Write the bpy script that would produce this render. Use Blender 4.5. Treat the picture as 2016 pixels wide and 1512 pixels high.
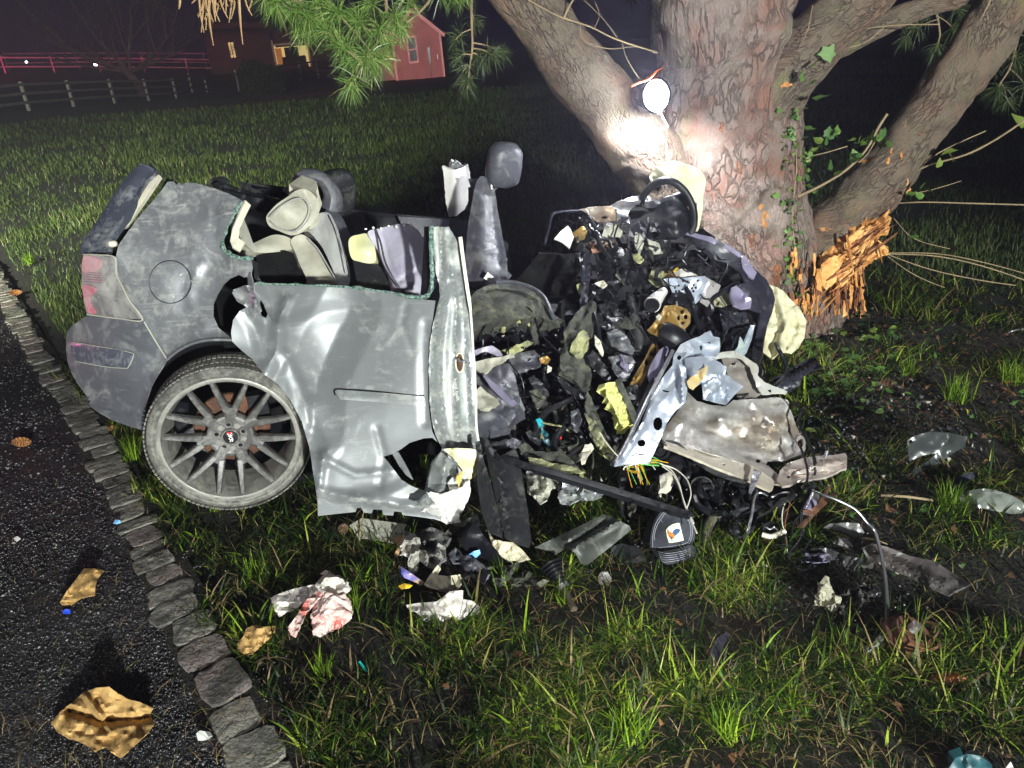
import bpy, math, random
import numpy as np
from mathutils import Vector, Matrix, Euler
from mathutils.geometry import delaunay_2d_cdt

for o in list(bpy.data.objects): bpy.data.objects.remove(o)
scene = bpy.context.scene
COL = scene.collection
rnd = random.Random(7)
R = math.radians

# ------------------------------------------------------------------ camera
CAM_H = 1.6; PITCH = R(23.7); ROLL = R(5.15); FPX = 1494.0
FWD = np.array([0, math.cos(PITCH), -math.sin(PITCH)])
_r0 = np.array([1., 0, 0]); _u0 = np.cross(_r0, FWD)
RIGHT = math.cos(ROLL)*_r0 - math.sin(ROLL)*_u0
UP = math.sin(ROLL)*_r0 + math.cos(ROLL)*_u0
cd = bpy.data.cameras.new('camera'); cam = bpy.data.objects.new('camera', cd); COL.objects.link(cam)
cd.sensor_fit = 'HORIZONTAL'; cd.sensor_width = 36.0; cd.lens = 36.0*FPX/2016.0
cd.clip_start = 0.05; cd.clip_end = 900
cam.matrix_world = Matrix(((RIGHT[0], UP[0], -FWD[0], 0), (RIGHT[1], UP[1], -FWD[1], 0), (RIGHT[2], UP[2], -FWD[2], CAM_H), (0, 0, 0, 1)))
scene.camera = cam

# ------------------------------------------------------------------ night sky
world = bpy.data.worlds.new('World'); scene.world = world; world.use_nodes = True
wn = world.node_tree.nodes; wl = world.node_tree.links
bg = wn['Background']; bg.inputs['Color'].default_value = (0.46, 0.24, 0.92, 1); bg.inputs['Strength'].default_value = 0.020
scene.view_settings.view_transform = 'Standard'; scene.view_settings.look = 'None'
scene.view_settings.exposure = 0.22; scene.view_settings.gamma = 1

def lamp(name, kind, loc, target, energy, color, size=0.1, angle=60, blend=0.4):
    l = bpy.data.lights.new(name, kind); l.energy = energy; l.color = color; l.shadow_soft_size = size
    if kind == 'SPOT': l.spot_size = R(angle); l.spot_blend = blend
    o = bpy.data.objects.new(name, l); COL.objects.link(o); o.location = loc
    d = Vector(target)-Vector(loc); o.rotation_euler = d.to_track_quat('-Z', 'Y').to_euler()
    return o
# tower light on the rescue truck standing behind the photographer, to the right
lamp('scene_floodlight', 'SPOT', (2.9, -6.2, 2.05), (-0.1, 3.1, .8), 7600, (.95, 1.0, .95), .17, 52, .5)
# second scene light of the rescue truck, left of the photographer, reaching over the lawn
lamp('lawn_floodlight', 'SPOT', (-6.5, -6, 3.6), (-9.5, 16, 0.0), 66000, (.97, 1.0, .80), .15, 54, 1.0)
lamp('road_floodlight', 'SPOT', (-2.2, -3.2, 1.7), (0.9, 3.6, .6), 230, (.95, 1.0, .97), .08, 75, .6)
# unseen spot added above the camera to brighten the near grass
lamp('grass_fill_spot', 'SPOT', (0.15, -.25, 1.85), (.34, 1.28, 0), 230, (1.0, 1.0, .86), .02, 30, 1.0)
# red beacons of the fire engine down the road
lamp('red_beacon', 'SPOT', (-20, 8, 3.2), (-3.4, 52, 1.8), 68000, (1.0, .10, .13), .3, 9, .6)
lamp('red_beacon_far', 'SPOT', (-46, 52, 3.0), (-31, 76, 2.6), 26000, (1.0, .07, .22), .3, 62, .7)
lamp('pink_beacon', 'SPOT', (-9, 4.5, 1.8), (-1.9, 3.2, .8), 130, (1.0, .25, .5), .1, 20, .6)
scene.cycles.max_bounces = 6; scene.cycles.diffuse_bounces = 3; scene.cycles.transparent_max_bounces = 6
scene.cycles.sample_clamp_indirect = 4; scene.cycles.caustics_reflective = False; scene.cycles.caustics_refractive = False

# ------------------------------------------------------------------ helpers
C0 = np.array([0, 0, CAM_H])
def rays(px, py):
    px = np.asarray(px, float); py = np.asarray(py, float)
    return FWD*FPX + (px-1008)[..., None]*RIGHT + (756-py)[..., None]*UP
def S(px, py, Y):                       # the point seen at (px,py) that stands Y metres in front of the camera
    d = rays(px, py); return C0 + d*(np.asarray(Y, float)/d[..., 1])[..., None]
def G(px, py, z=0.0):                   # the point seen at (px,py) that lies at height z
    d = rays(px, py); return C0 + d*((np.asarray(z, float)-CAM_H)/d[..., 2])[..., None]
def P(px, py, Y): return S(px, py, Y)
def _h(i, j, k, s):
    n = (i*374761393 + j*668265263 + k*2147483647 + s*974634777) & 0xFFFFFFFF
    n = ((n ^ (n >> 13))*1274126177) & 0xFFFFFFFF
    n = ((n ^ (n >> 16))*2246822519) & 0xFFFFFFFF
    return ((n ^ (n >> 15)) & 0xFFFFFF)/float(0xFFFFFF)*2-1
def vn(Q, seed=0):
    Q = np.asarray(Q, float)
    if Q.shape[-1] == 2: Q = np.concatenate([Q, np.zeros(Q.shape[:-1]+(1,))], -1)
    f = np.floor(Q); t = Q-f; t = t*t*(3-2*t); I = f.astype(np.int64); o = 0
    for a in (0, 1):
        for b in (0, 1):
            for c in (0, 1):
                w = (t[..., 0] if a else 1-t[..., 0])*(t[..., 1] if b else 1-t[..., 1])*(t[..., 2] if c else 1-t[..., 2])
                o = o+w*_h(I[..., 0]+a, I[..., 1]+b, I[..., 2]+c, seed)
    return o
def fbm(Q, seed=0, oct=3, g=.5):
    Q = np.asarray(Q, float); s = 0; a = 1
    for i in range(oct): s = s+a*vn(Q*2**i+17.3*i, seed+i); a *= g
    return s
def crump(Q, seed=0, oct=3):
    Q = np.asarray(Q, float); s = 0; a = 1
    for i in range(oct): s = s+a*(1-2.4*np.abs(vn(Q*1.9**i+9.1*i, seed+i))); a *= .5
    return s
def catmull(pts, n=6, closed=False):
    p = np.asarray(pts, float); m = len(p); out = []
    rng = range(m) if closed else range(m-1)
    for i in rng:
        g = (lambda k: p[k % m]) if closed else (lambda k: p[min(max(k, 0), m-1)])
        a, b, c, d = g(i-1), g(i), g(i+1), g(i+2)
        for t in np.arange(n)/n:
            out.append(.5*((2*b)+(c-a)*t+(2*a-5*b+4*c-d)*t*t+(3*b-a-3*c+d)*t**3))
    if not closed: out.append(p[-1])
    return np.array(out)
def tag(o, label=None, cat=None, group=None, kind=None):
    if label: o['label'] = label
    if cat: o['category'] = cat
    if group: o['group'] = group
    if kind: o['kind'] = kind
    return o
def root(name, loc, label, cat, group=None):
    o = bpy.data.objects.new(name, None); o.empty_display_size = .1; COL.objects.link(o); o.location = [float(c) for c in loc]
    return tag(o, label, cat, group)
def rawmesh(name, V, F, uv=None, attr=None, smooth=True):
    V = np.asarray(V, np.float32); me = bpy.data.meshes.new(name)
    if isinstance(F, np.ndarray):
        k = F.shape[1]; me.vertices.add(len(V)); me.vertices.foreach_set('co', V.ravel())
        me.loops.add(F.size); me.loops.foreach_set('vertex_index', F.ravel().astype(np.int32))
        me.polygons.add(len(F)); me.polygons.foreach_set('loop_start', np.arange(0, F.size, k, dtype=np.int32))
        me.update(calc_edges=True)
    else:
        me.from_pydata(V.tolist(), [], [list(map(int, f)) for f in F])
    if smooth: me.polygons.foreach_set('use_smooth', np.ones(len(me.polygons), bool))
    if uv is not None:
        li = np.empty(len(me.loops), np.int32); me.loops.foreach_get('vertex_index', li)
        l = me.uv_layers.new(name='UVMap'); l.data.foreach_set('uv', np.asarray(uv, np.float32)[li].ravel())
    if attr is not None:
        a = me.attributes.new('rnd', 'FLOAT', 'POINT'); a.data.foreach_set('value', np.asarray(attr, np.float32))
    me.update(); return me
def obj(name, me, m, parent=None, sharp=None):
    """links a mesh given in world coordinates; under a parent it keeps them, on its own its origin goes to its base"""
    if m is not None:
        for x in (m if isinstance(m, (list, tuple)) else [m]): me.materials.append(x)
    if sharp: me.set_sharp_from_angle(angle=R(sharp))
    o = bpy.data.objects.new(name, me); COL.objects.link(o)
    if parent is not None:
        o.parent = parent
        if parent.parent is None: o.matrix_parent_inverse = Matrix.Translation(-Vector(parent.location))
    else:
        n = len(me.vertices); c = np.empty(n*3, np.float32); me.vertices.foreach_get('co', c); c = c.reshape(-1, 3)
        b = np.array([c[:, 0].mean(), c[:, 1].mean(), c[:, 2].min()]); me.vertices.foreach_set('co', (c-b).astype(np.float32).ravel()); me.update()
        o.location = [float(t) for t in b]
    return o
def inpoly(x, y, poly):
    ins = np.zeros(len(x), bool); n = len(poly)
    for i in range(n):
        x1, y1 = poly[i]; x2, y2 = poly[(i+1) % n]
        if y1 == y2: continue
        c = ((y1 > y) != (y2 > y)) & (x < (x2-x1)*(y-y1)/(y2-y1)+x1); ins ^= c
    return ins
def tps(pts):
    A = np.array(pts, float); n = len(A); X = A[:, :2]/100.; z = A[:, 2]
    if n < 3 or np.ptp(z) < 1e-6: return lambda x, y: np.full(np.shape(x), z.mean())
    def K(r2): return np.where(r2 > 1e-12, .5*r2*np.log(r2+1e-12), 0)
    D = ((X[:, None]-X[None])**2).sum(-1); M = np.zeros((n+3, n+3)); M[:n, :n] = K(D)+np.eye(n)*2e-2
    M[:n, n] = 1; M[:n, n+1:] = X; M[n, :n] = 1; M[n+1:, :n] = X.T; M[n+1, n+1] += 1e-6; M[n+2, n+2] += 1e-6
    w = np.linalg.lstsq(M, np.concatenate([z, [0, 0, 0]]), rcond=None)[0]; lo, hi = z.min()-.12, z.max()+.12
    def f(x, y):
        x = np.asarray(x, float)/100.; y = np.asarray(y, float)/100.
        r2 = (x[..., None]-X[:, 0])**2+(y[..., None]-X[:, 1])**2
        return np.clip((K(r2)*w[:n]).sum(-1)+w[n]+w[n+1]*x+w[n+2]*y, lo, hi)
    return f
def segd(x, y, a, b):
    a = np.array(a, float); b = np.array(b, float); d = b-a; t = np.clip(((x-a[0])*d[0]+(y-a[1])*d[1])/(d@d+1e-9), 0, 1)
    return np.hypot(x-a[0]-t*d[0], y-a[1]-t*d[1])
def surf(base, bumps=(), ridges=(), amp=0, sc=.02, seed=0, crumple=True):
    """distance field of a sheet: base surface, dents (x,y,rx,ry,metres) and creases (polyline,width,metres)"""
    def f(x, y):
        v = base(x, y)
        for (bx, by, rx, ry, a) in bumps: v = v+a*np.exp(-((x-bx)/rx)**2-((y-by)/ry)**2)
        for (pl, w, a) in ridges:
            d = np.min([segd(x, y, pl[i], pl[i+1]) for i in range(len(pl)-1)], axis=0); v = v+a*np.maximum(0, 1-d/w)
        if amp:
            q = np.stack([np.asarray(x)*sc, np.asarray(y)*sc], -1); v = v+amp*(crump(q, seed) if crumple else fbm(q, seed))
        return v
    return f
_SEED = [100]; SOFT = []
def plate(name, out, m, parent=None, Y=None, ctrl=(), holes=(), sp=9, amp=0, sc=.02, th=.003, bumps=(), ridges=(), off=0,
          mode='Y', ragged=0, seed=None, curve=False, crumple=True, sharp=38, fold=None):
    """a sheet of metal, plastic, cloth or paper with real thickness. out: outline (x,y[,distance or height])"""
    if m in SOFT: sharp = max(sharp, 80)
    if seed is None: _SEED[0] += 1; seed = _SEED[0]
    rg = np.random.RandomState(seed)
    o3 = [tuple(p) for p in out]
    if Y is None or not callable(Y):
        base = tps([p if len(p) == 3 else (p[0], p[1], Y) for p in o3]+list(ctrl))
    else: base = Y
    f0 = surf(base, bumps, ridges, amp, sc, seed, crumple)
    f = (lambda x, y: f0(x, y)+off) if off else f0
    loop = np.array([p[:2] for p in o3], float)
    if curve: loop = catmull(loop, 5, True)
    def dens(L, s):
        r = []
        for i in range(len(L)):
            a, b = L[i], L[(i+1) % len(L)]; n = max(1, int(np.hypot(*(b-a))/s)); r += [a+(b-a)*k/n for k in range(n)]
        return np.array(r)
    bd = dens(loop, sp)
    if ragged: bd = bd+rg.uniform(-ragged, ragged, bd.shape)
    loops = [bd]; hl = []
    for h in holes:
        if len(h) == 4 and not hasattr(h[0], '__len__'):
            k = 10; H_ = np.array([(h[0]+h[2]*math.cos(6.2832*i/k), h[1]+h[3]*math.sin(6.2832*i/k)) for i in range(k)])
        else: H_ = dens(np.array(h, float), sp)
        loops.append(H_); hl.append(H_)
    x0, y0 = bd.min(0); x1, y1 = bd.max(0)
    gx, gy = np.meshgrid(np.arange(x0, x1, sp), np.arange(y0, y1, sp*.87)); gx = gx+(np.arange(gx.shape[0])[:, None] % 2)*sp*.5
    gx = gx.ravel()+rg.uniform(-.12, .12, gx.size)*sp; gy = gy.ravel()+rg.uniform(-.12, .12, gy.size)*sp
    k = inpoly(gx, gy, bd)
    for h in hl: k &= ~inpoly(gx, gy, h)
    gx, gy = gx[k], gy[k]; allb = np.concatenate(loops)
    if len(gx):
        dm = np.full(len(gx), 1e9)
        for L in loops:
            for q in L: dm = np.minimum(dm, (gx-q[0])**2+(gy-q[1])**2)
        k = dm > (sp*.5)**2; gx, gy = gx[k], gy[k]
    vs = [Vector((float(a), float(b))) for a, b in allb]+[Vector((float(a), float(b))) for a, b in zip(gx, gy)]
    ed = []; s = 0
    for L in loops: ed += [(s+i, s+(i+1) % len(L)) for i in range(len(L))]; s += len(L)
    v2, _, f2, ov, _, _ = delaunay_2d_cdt(vs, ed, [], 0, 1e-4)
    v2 = np.array([tuple(v) for v in v2]); T = np.array([t for t in f2 if len(t) == 3])
    if len(T) == 0: return None, f
    c = v2[T].mean(1); k = inpoly(c[:, 0], c[:, 1], bd)
    for h in hl: k &= ~inpoly(c[:, 0], c[:, 1], h)
    T = T[k]
    a, b, cc = v2[T[:, 0]], v2[T[:, 1]], v2[T[:, 2]]
    ar = (b[:, 0]-a[:, 0])*(cc[:, 1]-a[:, 1])-(b[:, 1]-a[:, 1])*(cc[:, 0]-a[:, 0]); T = np.where((ar > 0)[:, None], T[:, ::-1], T)
    q = f(v2[:, 0], v2[:, 1])
    W = S(v2[:, 0], v2[:, 1], q) if mode == 'Y' else G(v2[:, 0], v2[:, 1], q)
    N = np.zeros_like(W); fn = np.cross(W[T[:, 1]]-W[T[:, 0]], W[T[:, 2]]-W[T[:, 0]])
    for i in range(3): np.add.at(N, T[:, i], fn)
    N /= (np.linalg.norm(N, axis=1)[:, None]+1e-12)
    if ((C0-W)*N).sum() < 0: N = -N; T = T[:, ::-1]
    n = len(W); Bk = W-N*th
    from collections import Counter
    E = np.concatenate([T[:, [0, 1]], T[:, [1, 2]], T[:, [2, 0]]]); es = set(map(tuple, E.tolist()))
    be = [e for e in es if (e[1], e[0]) not in es]
    rimV = []; rimF = []; uvr = []
    for e in be:
        s = 2*n+len(rimV); rimV += [W[e[0]], W[e[1]], Bk[e[1]], Bk[e[0]]]; rimF.append((s+1, s, s+3)); rimF.append((s+1, s+3, s+2)); uvr += [v2[e[0]], v2[e[1]], v2[e[1]], v2[e[0]]]
    Vv = np.concatenate([W, Bk, np.array(rimV)]) if rimV else np.concatenate([W, Bk])
    F = np.concatenate([T, T[:, ::-1]+n]+([np.array(rimF)] if rimF else []))
    UV = np.concatenate([v2, v2]+([np.array(uvr)] if uvr else []))/500.
    return obj(name, rawmesh(name, Vv, F, uv=UV), m, parent, sharp), f
def tubemesh(pts, r, n=8, sub=5, flat=1.0, noise=0, closed=False, seed=0, nsc=8):
    p = np.asarray(pts, float)
    rr = np.array(r if hasattr(r, '__len__') else [r]*len(p), float)
    c = catmull(np.concatenate([p, rr[:, None]], 1), sub, closed); pr = c[:, 3]; c = c[:, :3]; k = len(c)
    t = np.gradient(c, axis=0); t /= np.linalg.norm(t, axis=1)[:, None]+1e-9
    u = np.cross(t[0], [0, 0, 1.]); u = u if np.linalg.norm(u) > .1 else np.cross(t[0], [1., 0, 0]); u /= np.linalg.norm(u)
    Vv = []; UV = []; L = 0
    for i in range(k):
        u = u-t[i]*(u@t[i]); u /= np.linalg.norm(u)+1e-9; w = np.cross(t[i], u)
        if i: L += np.linalg.norm(c[i]-c[i-1])
        for j in range(n+1):
            a = 2*math.pi*j/n; Vv.append(c[i]+pr[i]*(u*math.cos(a)+w*math.sin(a)*flat)); UV.append((a*pr[i], L))
    Vv = np.array(Vv); m1 = n+1
    if noise:
        q = Vv.copy(); q[n::m1] = Vv[0::m1]
        cc = np.repeat(c, m1, 0); d = Vv-cc; d /= np.linalg.norm(d, axis=1)[:, None]+1e-9; Vv = Vv+d*(noise*fbm(q*nsc, seed, 3))[:, None]
    F = []
    for i in range(k-1):
        for j in range(n): a = i*m1+j; F.append((a, a+1, a+m1+1, a+m1))
    nv = len(Vv); Vv = np.concatenate([Vv, [c[0], c[-1]]]); UV += [(0, 0), (0, L)]
    if not closed:
        for j in range(n): F.append((nv, j+1, j, j)[:3]); F.append((nv+1, (k-1)*m1+j, (k-1)*m1+j+1))
    return Vv, F, UV
def tube(name, pts, r, m, parent=None, n=8, sub=5, **kw):
    Vv, F, UV = tubemesh(pts, r, n, sub, **kw); return obj(name, rawmesh(name, Vv, F, uv=UV), m, parent, 50)
def ptube(name, pp, r, m, parent=None, **kw):      # path of (px,py,Y)
    return tube(name, [P(*q) for q in pp], r, m, parent, **kw)
def blobmesh(c, dims, rot=(0, 0, 0), e=2.6, nu=28, nv=18, noise=0, nsc=6, seed=0):
    Rm = np.array(Euler(rot).to_matrix()); Vv = []
    for i in range(nv+1):
        th = math.pi*i/nv
        for j in range(nu):
            ph = 2*math.pi*j/nu; d = np.array([math.sin(th)*math.cos(ph), math.sin(th)*math.sin(ph), math.cos(th)])
            s = (np.abs(d)**e).sum()**(-1/e); Vv.append(d*s)
    Vv = np.array(Vv)*(np.array(dims)/2)
    if noise: Vv = Vv+Vv/(np.linalg.norm(Vv, axis=1)[:, None]+1e-9)*(noise*fbm(Vv*nsc/max(dims)*2, seed, 3))[:, None]
    Vv = Vv@Rm.T+np.asarray(c); F = []
    for i in range(nv):
        for j in range(nu):
            a = i*nu+j; b = i*nu+(j+1) % nu; F.append((a, a+nu, b+nu, b))
    return Vv, F
def blob(name, c, dims, m, parent=None, rot=(0, 0, 0), **kw):
    Vv, F = blobmesh(c, dims, rot, **kw); return obj(name, rawmesh(name, Vv, F), m, parent, 60)
def boxarr(c, d, Rm=None, jit=0):
    x, y, z = [t/2 for t in d]; Vv = np.array([(a*x, b*y, e*z) for e in (-1, 1) for b in (-1, 1) for a in (-1, 1)], float)
    if jit: Vv = Vv+np.random.RandomState(int(abs(c[0]*999+c[1]*77)) % 9999).uniform(-jit, jit, Vv.shape)
    if Rm is not None: Vv = Vv@np.asarray(Rm).T
    return Vv+np.asarray(c, float), [(0, 2, 3, 1), (4, 5, 7, 6), (0, 1, 5, 4), (2, 6, 7, 3), (0, 4, 6, 2), (1, 3, 7, 5)]
class MB:
    def __init__(s): s.V = []; s.F = []; s.n = 0
    def add(s, VF):
        Vv, F = VF[0], VF[1]; s.V.append(np.asarray(Vv, float)); s.F += [tuple(int(i)+s.n for i in f) for f in F]; s.n += len(Vv); return s
    def box(s, c, d, Rm=None, jit=0): return s.add(boxarr(c, d, Rm, jit))
    def build(s, name, m, parent=None, smooth=False, sharp=None): return obj(name, rawmesh(name, np.concatenate(s.V), s.F, smooth=smooth), m, parent, sharp)
def disc_lathe(prof, n=48):
    """profile of (radius, along-axis) turned about local Y"""
    Vv = []; F = []; k = len(prof)
    for i in range(n):
        a = 2*math.pi*i/n
        for (r, y) in prof: Vv.append((r*math.cos(a), y, r*math.sin(a)))
    for i in range(n):
        for j in range(k-1):
            a = i*k+j; b = ((i+1) % n)*k+j; F.append((a, a+1, b+1, b))
    return np.array(Vv), F
def rotz(a): return np.array(Matrix.Rotation(a, 3, 'Z'))

# ------------------------------------------------------------------ materials
def mat(name, c1, c2=None, sc=8, rough=.5, metal=0, bump=0, bsc=40, dust=None, da=.5, dsc=5, trans=0, coord='Object', c3=None, sc3=3, detail=6,
        spec=.5, rough2=None, scratch=0, stretch=None, coat=0, emit=None, bdist=.01, sheen=0):
    m = bpy.data.materials.new(name); m.use_nodes = True; nt = m.node_tree; N = nt.nodes; L = nt.links; b = N['Principled BSDF']
    tc = N.new('ShaderNodeTexCoord'); src = tc.outputs[coord]
    if stretch:
        mp = N.new('ShaderNodeMapping'); mp.inputs['Scale'].default_value = stretch; L.new(src, mp.inputs[0]); src = mp.outputs[0]
    def noise(s, d=detail, dist=0, rgh=.6):
        n = N.new('ShaderNodeTexNoise'); n.inputs['Scale'].default_value = s; n.inputs['Detail'].default_value = d; n.inputs['Distortion'].default_value = dist
        n.inputs['Roughness'].default_value = rgh; L.new(src, n.inputs['Vector']); return n
    def ramp(o, a, c):
        r = N.new('ShaderNodeMapRange'); r.inputs['From Min'].default_value = a; r.inputs['From Max'].default_value = c; L.new(o, r.inputs['Value']); return r.outputs[0]
    def mix(f, a, c):
        x = N.new('ShaderNodeMix'); x.data_type = 'RGBA'
        L.new(f, x.inputs[0])
        for s_, q in ((6, a), (7, c)):
            if isinstance(q, tuple): x.inputs[s_].default_value = (*q, 1)
            else: L.new(q, x.inputs[s_])
        return x.outputs[2]
    col = c1; b.inputs['Roughness'].default_value = rough; b.inputs['Metallic'].default_value = metal
    b.inputs['Specular IOR Level'].default_value = spec
    if coat: b.inputs['Coat Weight'].default_value = coat; b.inputs['Coat Roughness'].default_value = .08
    if sheen: b.inputs['Sheen Weight'].default_value = sheen
    if c2: col = mix(ramp(noise(sc).outputs[0], .38, .62), c1, c2)
    if c3: col = mix(ramp(noise(sc3, 8, .4).outputs[0], .52, .62), col, c3)
    if dust:
        n1 = noise(dsc, 10, 1.2, .72); n2 = noise(dsc*6, 6, .5)
        ad = N.new('ShaderNodeMath'); ad.operation = 'MULTIPLY_ADD'; L.new(n2.outputs[0], ad.inputs[0]); ad.inputs[1].default_value = .35; L.new(n1.outputs[0], ad.inputs[2])
        f = ramp(ad.outputs[0], .62+.25*(1-da)-.12, .62+.25*(1-da)+.16)
        if scratch:
            mp2 = N.new('ShaderNodeMapping'); mp2.inputs['Scale'].default_value = (3, 3, 60); mp2.inputs['Rotation'].default_value = (0, .35, 0); L.new(src, mp2.inputs[0])
            n3 = N.new('ShaderNodeTexNoise'); n3.inputs['Scale'].default_value = 3; n3.inputs['Detail'].default_value = 8; L.new(mp2.outputs[0], n3.inputs['Vector'])
            s2 = ramp(n3.outputs[0], .60, .72); mx = N.new('ShaderNodeMath'); mx.operation = 'MULTIPLY_ADD'; L.new(s2, mx.inputs[0]); mx.inputs[1].default_value = scratch; L.new(f, mx.inputs[2]); mx.use_clamp = True; f = mx.outputs[0]
        col = mix(f, col if not isinstance(col, tuple) else col, dust)
        rr = N.new('ShaderNodeMapRange'); rr.inputs['To Min'].default_value = rough; rr.inputs['To Max'].default_value = .9; L.new(f, rr.inputs['Value']); L.new(rr.outputs[0], b.inputs['Roughness'])
        if metal:
            rm = N.new('ShaderNodeMapRange'); rm.inputs['To Min'].default_value = metal; rm.inputs['To Max'].default_value = .05; L.new(f, rm.inputs['Value']); L.new(rm.outputs[0], b.inputs['Metallic'])
    if isinstance(col, tuple): b.inputs['Base Color'].default_value = (*col, 1)
    else: L.new(col, b.inputs['Base Color'])
    if bump:
        bp = N.new('ShaderNodeBump'); bp.inputs['Strength'].default_value = bump; bp.inputs['Distance'].default_value = bdist
        L.new(noise(bsc, 8, .3).outputs[0], bp.inputs['Height']); L.new(bp.outputs[0], b.inputs['Normal'])
    if emit: b.inputs['Emission Color'].default_value = (*emit[:3], 1); b.inputs['Emission Strength'].default_value = emit[3]
    if trans:
        t = N.new('ShaderNodeBsdfTranslucent'); ms = N.new('ShaderNodeMixShader'); ms.inputs[0].default_value = trans
        if isinstance(col, tuple): t.inputs[0].default_value = (*col, 1)
        else: L.new(col, t.inputs[0])
        L.new(b.outputs[0], ms.inputs[1]); L.new(t.outputs[0], ms.inputs[2]); L.new(ms.outputs[0], N['Material Output'].inputs[0])
    return m
DUST = (.36, .36, .31)
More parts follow.
